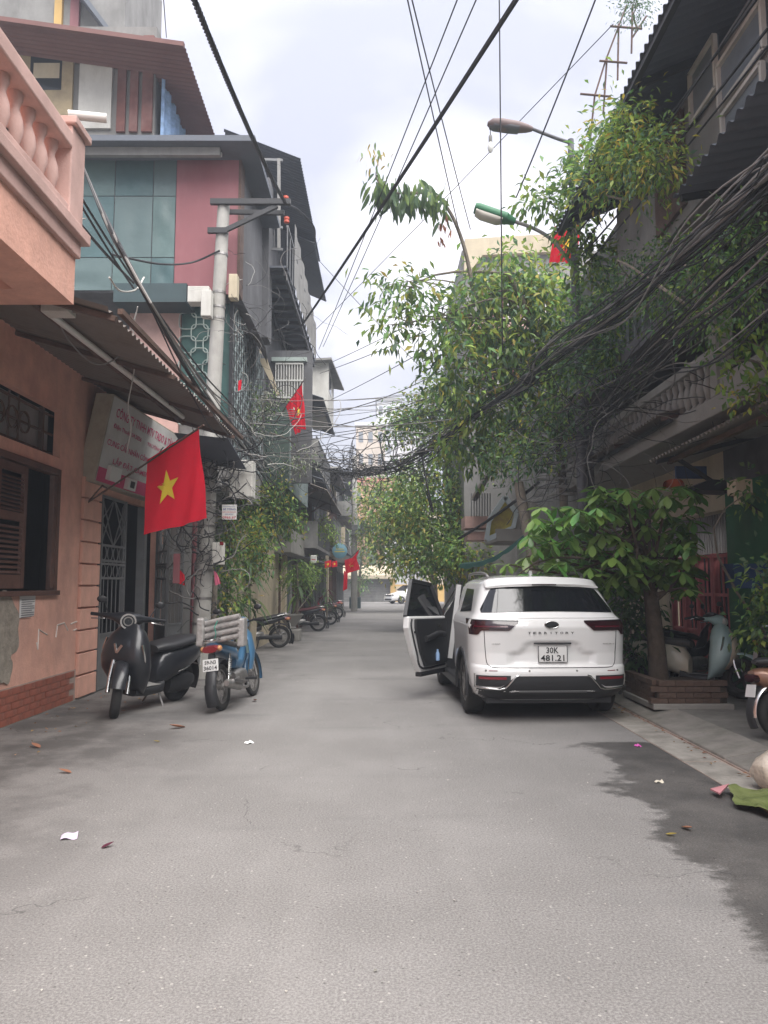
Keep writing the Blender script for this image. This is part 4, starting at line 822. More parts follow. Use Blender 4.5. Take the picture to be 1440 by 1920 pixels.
# fabric canopy in front
gm = M('green_tarpaulin', (.015, .06, .05), .7, var=.3, scale=3)
a, b, c = PY(862, 1058, 15.5), PY(935, 1022, 14.6), PY(985, 1000, 14.2)
q = MB(); q.grid(lambda u, v: Vector(a).lerp(Vector(c), u)+Vector((.2*v, .8*v, .06*v-.16*math.sin(math.pi*u))), 16, 6); q.grid(lambda u, v: Vector(a).lerp(Vector(c), u)+Vector((0, 0, -.16*math.sin(math.pi*u)-.07*v-.03*abs(math.sin(u*14))*v)), 40, 2); q.build('fabric_canopy', gm, smooth=True, label='sagging dark green tarpaulin canopy above the white car roof', cat='canopy')
# tall house at the back with beige parapet
R3 = thing('parapet_house', 'tall house with beige parapet and barred windows behind the trees on the right', 'house', (4.8, 26, 0))
YR = 25; a, b = PY(872, 1100, YR), PY(1085, 470, YR)
q = MB(); q.box(a.x, b.x+4, YR, YR+8, 0, b.z); q.build('wall', m_greywall, R3)
pts = [PY(870, 520, YR-.2), PY(872, 448, YR-.2), PY(1070, 436, YR-.2), PY(1070, 470, YR-.2), PY(905, 478, YR-.2), PY(888, 500, YR-.2)]
q = MB(); q.prism(pts, (0, .35, 0)); q.build('parapet', m_cream, R3)
for l, r_, t_, bt in ((905, 960, 520, 600), (975, 1030, 515, 600), (905, 960, 640, 720), (975, 1030, 640, 720)):
    a, b = PY(l, bt, YR-.03), PY(r_, t_, YR-.03); q = MB(); q.box(a.x, b.x, YR-.05, YR-.01, a.z, b.z); wn = q.build('window', m_glass, R3)
    for k in range(7): q = MB(); x = a.x+(b.x-a.x)*k/6; q.bar((x, YR-.12, a.z), (x, YR-.12, b.z), .04); q.build('window_bar', m_white if k % 2 else m_maroon, wn)
    for z in (a.z, b.z): q = MB(); q.bar((a.x, YR-.12, z), (b.x, YR-.12, z), .06); q.build('window_rail', m_white, wn)
q = MB(); a = PY(880, 610, YR-.8); q.box(a.x, a.x+3.4, YR-.8, YR, a.z-.1, a.z+.1); q.build('balcony', m_salmon2, R3)
def right_house(label, x, y0, y1, h, mat, rng):
    random.seed(rng); t = thing('row_house', label, 'house', (x+2, (y0+y1)/2, 0)); q = MB(); q.box(x, x+6, y0, y1, 0, h); q.build('wall', mat, t)
    q = MB(); q.box(x-.2, x+6, y0-.05, y1+.05, h, h+.15); q.build('roof_edge', m_concrete, t)
    for f in range(int(h/3.2)):
        for k in range(3):
            ya = y0+(y1-y0)*(k+.2)/3; q = MB(); q.box(x-.03, x+.02, ya, ya+1.2, f*3.1+.9*(f > 0), f*3.1+2.4); q.build('window' if f else 'door', m_glass, t)
    return t
right_house('sooty house hidden by trees on the right side of the lane', 4.6, 33.5, 44, 7, m_dkwall, 1)
right_house('cream house behind the far trees near the junction on the right', 4.6, 45, 57, 6.4, m_cream, 2)

# ================================================================== FAR END OF THE LANE
E = thing('garage_wall', 'pale garage with grey roller shutter closing the far end of the lane', 'garage', (-2, 71.5, 0))
YE = 71; a, b = PY(640, 1128, YE), PY(736, 1086, YE)
q = MB(); q.box(-9, a.x, YE, YE+4, 0, 3.0); q.box(a.x, b.x, YE, YE+4, b.z, 3.1); q.build('wall', m_cream, E)
sh = b.z; nS = 14
for k in range(nS): q = MB(); q.hexa([(a.x, YE+.1, sh*k/nS), (b.x, YE+.1, sh*k/nS), (b.x, YE+.16, sh*k/nS), (a.x, YE+.16, sh*k/nS), (a.x, YE+.06, sh*(k+.9)/nS), (b.x, YE+.06, sh*(k+.9)/nS), (b.x, YE+.16, sh*(k+1)/nS), (a.x, YE+.16, sh*(k+1)/nS)]); q.build('shutter_slat', m_greywall, E)
c, d = PY(676, 1085, YE-.9), PY(742, 1066, YE-.9); q = MB(); q.hexa([(c.x-2, YE-.9, c.z), (d.x, YE-.9, c.z), (d.x, YE, c.z), (c.x-2, YE, c.z), (c.x-2, YE-.9, c.z+.3), (d.x, YE-.9, c.z+.3), (d.x, YE, d.z+.3), (c.x-2, YE, d.z+.3)]); q.build('canopy', m_cream, E)
q = MB(); a, b = PY(732, 1128, YE-.2), PY(741, 1084, YE-.2); q.box(a.x, b.x, YE-.25, YE, 0, b.z+.2); q.build('pillar', m_yellow, E)
q = MB(); a, b = PY(741, 1128, YE), PY(900, 1096, YE); q.box(a.x, 14, YE, YE+.3, 0, b.z); q.build('boundary_wall', m_yellow, E)
q = MB(); a, b = PY(742, 1124, YE-.03), PY(800, 1099, YE-.03); q.box(a.x, b.x, YE-.05, YE-.01, a.z, b.z); q.build('pale_patch', m_cream, E)
def far_block(label, l, r_, t_, Y, mat, dep=14, win=(3, 6), roof=None):
    a, b = PY(l, 1000, Y), PY(r_, t_, Y); t = thing('apartment_block', label, 'building', ((a.x+b.x)/2, Y+dep/2, 0))
    q = MB(); q.box(a.x, b.x, Y, Y+dep, 0, b.z); q.build('wall', mat, t)
    q = MB(); q.box(a.x-.2, b.x+.2, Y-.2, Y+dep, b.z, b.z+.5); q.build('parapet', roof or m_concrete, t)
    nx, nz_ = win
    for i in range(nx):
        for j in range(nz_):
            x = a.x+(b.x-a.x)*(i+.28)/nx; w_ = (b.x-a.x)/nx*.45; z = b.z-(j+1)*3.2+.8; q = MB(); q.box(x, x+w_, Y-.06, Y-.01, z, z+1.5); q.build('window', MATS.get('far_pane') or M('far_pane', (.16, .17, .18), .4), t)
    return t
m_farw = M('far_white_render', (.55, .55, .56), .8, var=.08); m_farc = M('far_cream_render', (.55, .47, .38), .8, var=.08); m_faro = M('far_orange_render', (.52, .30, .19), .8, var=.1); m_rooft = M('far_red_tile', (.42, .16, .11), .8, var=.15)
far_block('tall pale grey apartment block far beyond the trees', 706, 752, 752, 125, m_farw, win=(3, 7))
far_block('lower cream apartment block far beyond the cables', 667, 722, 798, 108, m_farc, win=(3, 5), roof=m_farw)
far_block('grey white block with balcony windows behind the green trees', 745, 800, 800, 100, m_farw, win=(3, 5))
far_block('pink orange rendered house just behind the far pole', 655, 742, 905, 82, m_faro, win=(3, 3), roof=m_rooft)
far_block('white house with dark windows behind the garage', 722, 800, 975, 78, m_farw, win=(4, 2), roof=m_rooft)
far_block('grey terrace closing the left of the far junction', 560, 655, 930, 76, m_greywall, win=(4, 3))
far_block('cream terrace closing the right of the far junction', 800, 960, 960, 76, m_farc, win=(6, 3))
# ================================================================== WHITE SUV WITH OPEN REAR DOOR
def lerp_tab(tab, z):
    if z <= tab[0][0]: return tab[0][1]
    for (a, u), (b, v) in zip(tab, tab[1:]):
        if z <= b:
            t = (z-a)/(b-a); return u+(v-u)*t
    return tab[-1][1]
def wheel(parent, x, y, r, wd, side, rimmat=None, spokes=5, name='wheel'):
    t = MB(); h = wd/2; t.lathe([(r*.64, -h*.9), (r*.80, -h), (r*.93, -h*.95), (r*.985, -h*.8), (r, -h*.5), (r, h*.5), (r*.985, h*.8), (r*.93, h*.95), (r*.80, h), (r*.64, h*.9)], (x, y, r), 'x', 40, True)
    w_ = t.build(name, m_tyre, parent, True)
    q = MB(); q.lathe([(r*.60, -h*.8), (r*.66, -h*.8), (r*.66, h*.86), (r*.60, h*.86)], (x, y, r), 'x', 36, True); f = side*h*.72
    q.lathe([(r*.14, -.02), (r*.15, .02)], (x+f, y, r), 'x', 16)
    for k in range(spokes):
        a = 2*math.pi*k/spokes+.3
        for da in (-.13, .13):
            q.bar((x+f, y+r*.12*math.cos(a), r+r*.12*math.sin(a)), (x+f*1.02, y+r*.62*math.cos(a+da), r+r*.62*math.sin(a+da)), .03, .025, up=(1, 0, 0))
    q.build('rim', rimmat or m_steel, w_, 30); q = MB(); q.lathe([(r*.02, -.01), (r*.58, -.01), (r*.58, .01), (r*.02, .01)], (x+side*h*.1, y, r), 'x', 28); q.build('brake_disc', m_carblk, w_)
    return w_
HW = [(.24, .80), (.30, .875), (.40, .915), (.55, .935), (.8, .945), (1.0, .95), (1.12, .945), (1.19, .915), (1.25, .865), (1.35, .825), (1.45, .79), (1.55, .75), (1.63, .70), (1.68, .62), (1.72, .42)]
YRr = [(.24, .20), (.30, .10), (.36, .03), (.45, .0), (.58, .0), (.64, .02), (.66, .05), (.80, .06), (1.0, .045), (1.10, .04), (1.18, .065), (1.24, .12), (1.6, .43), (1.65, .50), (1.69, .68), (1.72, 1.0)]
YFf = [(.24, 4.45), (.45, 4.60), (.8, 4.58), (.98, 4.45), (1.08, 3.75), (1.2, 3.35), (1.4, 2.9), (1.6, 2.45), (1.68, 2.2), (1.72, 1.9)]
def smoothstep(a, b, x): t = max(0, min(1, (x-a)/(b-a))); return t*t*(3-2*t)
def rear_y(x, z, recess=True):
    hw = lerp_tab(HW, z); s = min(1, abs(x)/hw); D = .46
    y = lerp_tab(YRr, z)+D*(1-(1-s**4.2)**(1/4.2))
    if recess and .62 < z < 1.0:
        top = .945-.125*smoothstep(.26, .40, abs(x)); k = smoothstep(0, .045, top-z)*smoothstep(.64, .70, z)*(1-smoothstep(.47, .53, abs(x))); y += .028*k
    return y
def suv(loc, rz):
    c = thing('parked_suv', 'white SUV parked on the right with its left rear door open', 'car', loc, rz, world=False)
    # body shell from horizontal slices
    zs = [.24+1.48*k/74 for k in range(75)]; rings = []
    for z in zs:
        hw, yf = lerp_tab(HW, z), lerp_tab(YFf, z); r_ = []
        xs = [hw*math.sin(math.pi/2*t/30) for t in range(-30, 31)]
        r_ += [(x, rear_y(x, z), z) for x in xs]
        yR = lerp_tab(YRr, z)+.46; Df = .5
        r_ += [(hw, yR+(yf-Df-yR)*k/14, z) for k in range(1, 14)]
        r_ += [(hw*math.sin(math.pi/2*t/8), yf-Df*(1-(1-abs(math.sin(math.pi/2*t/8))**3)**(1/3)), z) for t in range(8, -9, -1)]
        r_ += [(-hw, yf-Df+(yR-yf+Df)*k/14, z) for k in range(1, 14)]; rings.append(r_)
    q = MB(); q.loft(rings); body = q.build('body', [m_carw, m_carblk], c, 38)
    cut = MB()
    for y in (.88, 3.60):
        for s in (-1, 1): cut.lathe([(.001, -.26), (.425, -.26), (.425, .26), (.001, .26)], (s*.95, y, .36), 'x', 36)
    cut.prism([(-1.2, 1.62, .42), (-1.2, 1.50, 1.0), (-1.2, 1.62, 1.10), (-1.2, 2.05, 1.60), (-1.2, 2.60, 1.62), (-1.2, 2.68, 1.0), (-1.2, 2.68, .34), (-1.2, 1.95, .34)], (.78, 0, 0))   # rear left doorway
    me = cut.mesh('cut', m_carblk); co = bpy.data.objects.new('cut', me); COL.objects.link(co)
    me.materials.clear(); me.materials.append(m_carblk)
    co.parent = c; bm_ = body.modifiers.new('openings', 'BOOLEAN'); bm_.operation = 'DIFFERENCE'; bm_.object = co; bm_.solver = 'EXACT'; bm_.material_mode = 'TRANSFER'
    bpy.context.view_layer.update(); dg = bpy.context.evaluated_depsgraph_get(); nm = bpy.data.meshes.new_from_object(body.evaluated_get(dg)); body.modifiers.clear(); body.data = nm; bpy.data.objects.remove(co)
    nm.polygons.foreach_set('use_smooth', [True]*len(nm.polygons)); nm.set_sharp_from_angle(angle=rad(38))
    def patch(name, outline, mat, lift=.007, n=28, nz=8, parent=c, recess=True):
        """outline(x-> z0,z1) between x0,x1 laid on the rear surface"""
        x0, x1, fz = outline; q = MB()
        def fn(u, v): x = x0+(x1-x0)*u; a, b = fz(x); z = a+(b-a)*v; return (x, rear_y(x, z, recess)-lift, z)
        q.grid(fn, n, nz)
        m = len(q.v); q2 = MB(); q2.v = q.v[:]; q2.f = q.f[:]; 
        return q2.build(name, mat, parent, True)
    wtop, wbot = 1.585, 1.265
    def wz(x):
        s = abs(x); b = wbot+.018*(1-(s/.83)**2); t = wtop-.05*(s/.72)**3; return (min(b, t-.005), t)
    def trap(x): 
        a, b = wz(x); lim = 1.63-(abs(x)-.60)/.235*.38 if abs(x) > .60 else 9; return (a, max(a+.004, min(b, lim)))
    patch('rear_window', (-.80, .80, trap), m_carglass, .008, 60, 10)
    # tail lamps
    for s in (-1, 1):
        lo, hi = (lambda x: 1.055 if abs(x) < .80 else 1.035), (lambda x: 1.185)
        fz = lambda x: (1.062+max(0, (.50-abs(x)))*.9 if abs(x) < .50 else (1.062-.05*smoothstep(.82, .86, abs(x))), 1.172+.02*(abs(x)-.4))
        x0, x1 = (.392, .943) if s > 0 else (-.943, -.392)
        L_ = patch('tail_lamp', (x0, x1, fz), m_lampred, .012, 30, 4)
        fz2 = lambda x: (1.10, 1.118); patch('light_guide', ((.52, .90, fz2) if s > 0 else (-.90, -.52, fz2)), flat('dim_red_guide', (.07, .005, .012), .2, coat=.3), .015, 16, 1, L_)
        q = MB(); xx = [x0+(x1-x0)*k/24 for k in range(25)]; q.tube([(x, rear_y(x, fz(x)[1])-.012, fz(x)[1]+.003) for x in xx], .006, 5); q.build('lamp_rim', m_carblk, L_)
        # bumper lamp pocket with metal trim
        fz3 = lambda x: (.415+max(0, .62-abs(x))*.5, .545); x0, x1 = (.50, .885) if s > 0 else (-.885, -.50)
        pk_ = patch('bumper_pocket', (x0, x1, fz3), m_carblk, .006, 20, 4)
        fz4 = lambda x: (.50, .53); patch('fog_lamp', ((.55, .86, fz4) if s > 0 else (-.86, -.55, fz4)), m_lampred2, .012, 12, 1, pk_)
        q = MB(); pl = [(s*.90, .56), (s*.893, .40), (s*.62, .385), (s*.56, .40), (s*.44, .535), (s*.40, .548)]
        pl = [(pl[i][0]+(pl[i+1][0]-pl[i][0])*k/6, pl[i][1]+(pl[i+1][1]-pl[i][1])*k/6) for i in range(5) for k in range(6)]+[pl[-1]]; pts = [(x, rear_y(x, z)-.010, z) for x, z in pl]; q.tube(pts, .011, 8); q.build('metal_trim', m_chrome, c, True)
        patch('reflector', ((s*.70-.05, s*.70+.05, lambda x: (.595, .603))), m_lampred2, .004, 4, 1)
        for x in (.28, .78): q = MB(); q.lathe([(.012, -.004), (.012, .004)], (s*x, rear_y(s*x, .60)-.002, .60), 'y', 12); q.build('parking_sensor', m_greywall, c)
    fb = lambda x: (.25, .40 if abs(x) > .62 else (.54 if abs(x) < .44 else .54-(abs(x)-.44)*.78))
    patch('bumper_skirt', (-.875, .875, fb), m_carblk, .006, 60, 6)
    fd = lambda x: (.345, .365); patch('skirt_fold', (-.40, .40, fd), m_grey_iron, .012, 20, 1)
    # tailgate seams
    q = MB()
    sl_ = spline([(-.78, 1.19), (-.775, 1.0), (-.765, .80), (-.75, .68), (-.70, .637), (-.60, .63)], 6); l_ = sl_ if False else [Vector((p[0], 0, p[1])) for p in [(-.79, 1.06), (-.785, .95), (-.775, .80), (-.765, .70), (-.74, .655), (-.68, .637), (-.5, .634), (0, .633), (.5, .634), (.68, .637), (.74, .655), (.765, .70), (.775, .80), (.785, .95), (.79, 1.06)]]
    l_ = spline(l_, 6); q.tube([(p.x, rear_y(p.x, p.z)-.0005, p.z) for p in l_], .0045, 5); q.build('tailgate_seam', m_carblk, c)
    q = MB(); q.tube([(x/20, rear_y(x/20, 1.205)-.001, 1.205-.0*abs(x)) for x in range(-16, 17)], .003, 4); q.build('belt_crease', m_greywall, c)
    # badge, lettering, number plate
    q = MB(); yb = rear_y(0, 1.125); q.lathe([(.002, -.022), (.075, -.02), (.085, -.008), (.085, .01)], (0, yb, 1.13), 'y', 32); q.v = [(x, y, 1.13+(z-1.13)*.48) for x, y, z in q.v]; eb = q.build('badge', m_black, c, True)
    q = MB(); q.tube([(.082*math.cos(k*math.pi/16), yb-.018, 1.13+.04*math.sin(k*math.pi/16)) for k in range(33)], .004, 6, False); q.build('badge_rim', m_chrome, eb)
    wds = 'TERRITORY'
    for i, ch in enumerate(wds):
        x = -.255+.51*i/8-.01; yy = rear_y(x, 1.045); text(c, 'letter', ch, (x, yy-.008, 1.035), (1, 0, 0), (0, .06, 1), .038 if ch != 'I' else .008, .026, m_carblk, .02, .002)
    for s_, x, wdt in (('1.5 ECO', -.655, .10), ('TITANIUM X', .66, .19)): text(c, 'model_badge', s_, (x, rear_y(x, .905)-.006, .905), (1, 0, 0), (0, .05, 1), wdt, .016, m_steel, .02, .002)
    py_ = rear_y(.0, .79)-.03; pc = Vector((.012, py_, .79)); q = MB(); q.box(pc.x-.175, pc.x+.175, pc.y-.004, pc.y+.012, pc.z-.1, pc.z+.1); plate = q.build('number_plate', flat('plate_white', (.66, .66, .65), .45), c, bevel=.004)
    q = MB()
    for a, b in (((-.17, -.095), (.17, -.095)), ((.17, -.095), (.17, .095)), ((.17, .095), (-.17, .095)), ((-.17, .095), (-.17, -.095))): q.bar((pc.x+a[0], pc.y-.006, pc.z+a[1]), (pc.x+b[0], pc.y-.006, pc.z+b[1]), .007, .004)
    q.build('plate_border', m_black, plate)
    for s_, dz, wdt in (('30K', .043, .145), ('481.21', -.047, .28)): text(plate, 'plate_lettering', s_, (pc.x-.005, pc.y-.005, pc.z+dz), (1, 0, 0), (0, 0, 1), wdt, .07, m_black, .015, .003)
    q = MB(); q.box(pc.x-.22, pc.x+.22, pc.y-.01, pc.y+.03, pc.z+.115, pc.z+.13); q.build('plate_lamp_bar', m_carblk, c)
    # spoiler, roof rails, antenna
    q = MB(); q.loft([ring((0, .36+.16*k/4, 1.60+.055*k/4), (.705-.02*k/4*0, 0, 0), (0, .0, .014+.008*k), 20, 5) for k in range(5)]); q.v = [(x, y+.10*(abs(x)/.7)**3, z-.035*(abs(x)/.7)**2) for x, y, z in q.v]; q.build('spoiler', m_carw, c, True)
    q = MB(); q.bar((-.15, .355, 1.60), (.15, .355, 1.60), .015, .012); q.build('brake_lamp', m_lampred, c)
    for s in (-1, 1):
        q = MB(); pts = spline([(s*.60, .80, 1.685), (s*.625, .92, 1.735), (s*.635, 1.4, 1.755), (s*.63, 2.1, 1.74), (s*.60, 2.35, 1.69)], 6); q.tube(pts, .02, 8); q.build('roof_rail', m_steel, c, True)
    q = MB(); q.prism([(-.02, 1.0, 1.715), (-.02, 1.22, 1.72), (-.02, 1.05, 1.785)], (.04, 0, 0)); q.build('antenna', m_carw, c, bevel=.01)
    # left and right side windows, pillar trim
    def side_patch(name, s, poly, mat, lift=.006, parent=c):
        q = MB(); P = [(s*(lerp_tab(HW, z)+lift), y, z) for y, z in poly]; cy = sum(y for y, z in poly)/len(poly); cz = sum(z for y, z in poly)/len(poly)
        q.add(P+[(s*(lerp_tab(HW, cz)+lift), cy, cz)], [(i, (i+1) % len(P), len(P)) for i in range(len(P))]); return q.build(name, mat, parent)
    side_patch('quarter_window', -1, [(.62, 1.28), (1.42, 1.24), (1.60, 1.55), (.98, 1.54)], m_carglass)
    side_patch('front_window', -1, [(2.74, 1.15), (3.30, 1.13), (2.78, 1.52), (2.70, 1.55)], m_carglass)
    side_patch('side_glass', 1, [(.62, 1.28), (1.42, 1.22), (3.25, 1.14), (2.75, 1.53), (2.0, 1.58), (.98, 1.54)], m_carglass)
    for s in (-1, 1):
        q = MB(); q.box(s*.90-.05, s*.90+.05, 1.34, 3.15, .24, .36); q.build('side_sill', m_carblk, c, bevel=.02)
        for y in (.88, 3.60):
            q = MB(); q.tube([(s*.945, y+.435*math.cos(k*math.pi/14), .36+.435*math.sin(k*math.pi/14)) for k in range(-1, 16)], .022, 6); q.build('arch_trim', m_carblk, c, True)
            wheel(c, s*.81, y, .365, .235, s)
    q = MB(); q.box(-.75, .75, .22, 4.3, .20, .34); q.build('underbody', m_carblk, c)
    # cabin seen through the doorway
    q = MB(); q.loft([ring((-.55, 1.72, .55), (.24, 0, 0), (0, .12, .02), 14, 4), ring((-.55, 1.66, .95), (.25, 0, 0), (0, .1, .02), 14, 4), ring((-.55, 1.60, 1.22), (.2, 0, 0), (0, .07, .02), 14, 4)]); q.build('rear_seat', m_carblk, c, True)
    q = MB(); q.bar((-.86, 2.70, .5), (-.72, 2.66, 1.6), .07, .1); q.build('door_pillar', m_carw, c)
    # door: hinged at its front edge
    dr = bpy.data.objects.new('rear_door', None); COL.objects.link(dr); dr.parent = c; dr.location = (-.95, 2.70, 0); dr.rotation_euler = (0, 0, rad(-34)); dr['label'] = 'open left rear door with dark inner panel'
    out_ = [(0, .36), (-.80, .36), (-.98, .62), (-1.16, 1.0), (-1.14, 1.16), (-.02, 1.13)]
    def slabd(name, pts, x0, x1, mat, bev=0.):
        q = MB(); q.prism([(x0, y, z) for y, z in pts], (x1-x0, 0, 0)); return q.build(name, mat, dr, bevel=bev)
    slabd('door_skin', out_, -.05, .045, m_carw, .02)
    seal = MB(); inn = [(-.06, .42), (-.77, .42), (-.93, .65), (-1.08, 1.0), (-1.07, 1.12)]; seal.tube([(.05, y, z) for y, z in spline([(y, z, 0) for y, z in inn], 4) for y, z in [(y, z)]] if False else [(.05, p.x, p.y) for p in spline([(y, z, 0) for y, z in inn], 5)], .016, 6); seal.build('door_seal', m_carblk, dr)
    slabd('inner_panel', [(-.05, .44), (-.73, .44), (-.87, .66), (-1.0, 1.0), (-1.0, 1.12), (-.05, 1.10)], .047, .085, m_carblk, .012)
    q = MB(); q.loft([ring((.10, -.15-.6*k/5, .86+.03*math.sin(k)), (.03, 0, 0), (0, 0, .04), 10, 3) for k in range(6)]); q.build('armrest', m_carblk, dr, True)
    q = MB(); q.box(.086, .098, -.36, -.24, .98, 1.02); q.build('inner_handle', m_chrome, dr); q = MB(); q.box(.046, .056, -1.0, -.94, .92, .95); q.build('latch', m_black, dr)
    fr_ = [(-.02, 1.12), (-.16, 1.60), (-.72, 1.66), (-1.14, 1.16)]
    q = MB(); pts = [(0.0-(z-1.1)*.28, y, z) for y, z in fr_]
    for i in range(3): q.bar(pts[i], pts[i+1], .05, .05)
    q.bar((0-.10, -.46, 1.14), (-.14, -.50, 1.62), .03, .03) if False else None
    q.build('window_frame', m_carblk, dr)
    q = MB(); q.add([(.0-(z-1.1)*.28, y, z) for y, z in fr_], [(0, 1, 2, 3)]); gl = q.build('door_glass', m_carglass, dr)
    q = MB(); q.box(-.05, .05, -.80, -.0, .30, .36); q.build('door_sill_trim', m_carblk, dr, bevel=.01)
    q = MB(); q.bar((-.07, -.82, .96), (-.07, -1.0, .96), .03, .03); q.build('outer_handle', m_carw, dr)
    q = MB(); q.tube([(.105, -.40, .50), (.105, -.40, .60), (.105, -.40, .63), (.105, -.40, .66)], [.03, .03, .014, .014], 10); q.build('door_pocket_bottle', flat('blue_white_wrap', (.25, .38, .6), .4), dr, True)
    return c
suv((2.0, 9.08, .012), rad(2.5))

# ================================================================== SMALL CAR AT THE JUNCTION
def far_car(loc, rz):
    c = thing('distant_car', 'small silver white car parked across the far junction', 'car', loc, rz, world=False)
    prof = [(0, .55, .30, .25), (.08, .72, .55, .3), (.35, .80, .95*.5+.33, .35), (1.0, .84, .60, .42), (1.35, .84, .80, .62), (1.9, .82, .84, .66), (3.2, .80, .85, .66), (4.0, .78, .78, .58), (4.25, .68, .62, .38)]
    top = [(0, .62), (.1, .74), (.95, .98), (1.1, 1.02), (1.75, 1.5), (2.3, 1.62), (3.4, 1.6), (4.1, 1.1), (4.3, .9)]
    rings = []
    for k in range(44):
        y = 4.3*k/43; z1 = lerp_tab(top, y); hw = .86*(1-.25*abs(y/4.3-.5)**3*4); r_ = []
        belt = min(z1, .95)
        for a in range(24):
            t = 2*math.pi*a/24; cx, sz = math.cos(t), math.sin(t); x = math.copysign(abs(cx)**.45, cx); z = math.copysign(abs(sz)**.5, sz); zz = .22+(z1-.22)*(z+1)/2
            w_ = hw*(1 if zz < .95 else 1-.30*(zz-.95)/.66); r_.append((x*w_, y, zz))
        rings.append(r_)
    q = MB(); q.loft(rings); q.build('body', m_carw, c, True)
    q = MB(); q.add([(-.70, 1.18, 1.07), (.70, 1.18, 1.07), (.58, 1.76, 1.49), (-.58, 1.76, 1.49)], [(0, 1, 2, 3)]); q.v = [(x, y-.03, z+.03) for x, y, z in q.v]; q.build('windscreen', m_carglass, c)
    for s in (-1, 1):
        for y0, y1 in ((1.7, 2.5), (2.58, 3.5)): q = MB(); q.add([(s*.86, y0, 1.02), (s*.86, y1, 1.02), (s*.66, y1-.05, 1.48), (s*.66, y0+.25, 1.48)], [(0, 1, 2, 3)]); q.build('side_window', m_carglass, c)
        for y in (.8, 3.4): wheel(c, s*.76, y, .31, .2, s)
        q = MB(); q.ball((s*.62, .12, .72), (.17, .12, .08)); q.build('headlamp', m_chrome, c, True); q = MB(); q.box(s*.93-.06, s*.93+.06, 1.55, 1.65, 1.0, 1.1); q.build('mirror', m_carw, c, bevel=.02)
    q = MB(); q.box(-.45, .45, -.02, .06, .62, .74); q.build('grille', m_black, c); q = MB(); q.box(-.55, .55, -.03, .06, .28, .42); q.build('lower_grille', m_black, c)
    return c
p = PZ(744, 1131); far_car((p.x-.75, p.y-2.0, .005), rad(-62))

# ================================================================== MOTORBIKES (built pointing +Y, wheels on the ground)
def bike_wheel(t, y, r, tr, spokes, x=0., mat=m_steel):
    q = MB(); q.lathe([(r-tr+tr*math.cos(a*math.pi/6), tr*.95*math.sin(a*math.pi/6)) for a in range(12)], (x, y, r), 'x', 36, True); w_ = q.build('wheel', m_tyre, t, True)
    q = MB(); q.lathe([(r-2.3*tr, -.018), (r-1.7*tr, -.02), (r-1.7*tr, .02), (r-2.3*tr, .018)], (x, y, r), 'x', 32, True); q.lathe([(.035, -.06), (.045, -.05), (.045, .05), (.035, .06)], (x, y, r), 'x', 14)
    for k in range(spokes):
        a = 2*math.pi*k/spokes; s = .03 if k % 2 else -.03; q.tube([(x+s, y+.04*math.cos(a), r+.04*math.sin(a)), (x, y+(r-2*tr)*math.cos(a+.15), r+(r-2*tr)*math.sin(a+.15))], .004 if spokes > 12 else .014, 5)
    q.build('rim', mat, w_); return w_
def fender(y, r, a0, a1, hw, z, n=14, ex=0):
    q = MB(); rings = []
    for k in range(n+1):
        a = a0+(a1-a0)*k/n; c = (0, y+(r)*math.cos(a), z+r*math.sin(a)); d = Vector((0, math.cos(a), math.sin(a)))
        rings.append([Vector(c)+Vector((hw*math.sin(b), 0, 0))+d*(.035*math.cos(b)) for b in [(-1.5+3*j/8) for j in range(9)]])
    w_ = 9; q.v = [tuple(p) for rr in rings for p in rr]; q.f = [(i*w_+j, i*w_+j+1, (i+1)*w_+j+1, (i+1)*w_+j) for i in range(n) for j in range(8)]; return q
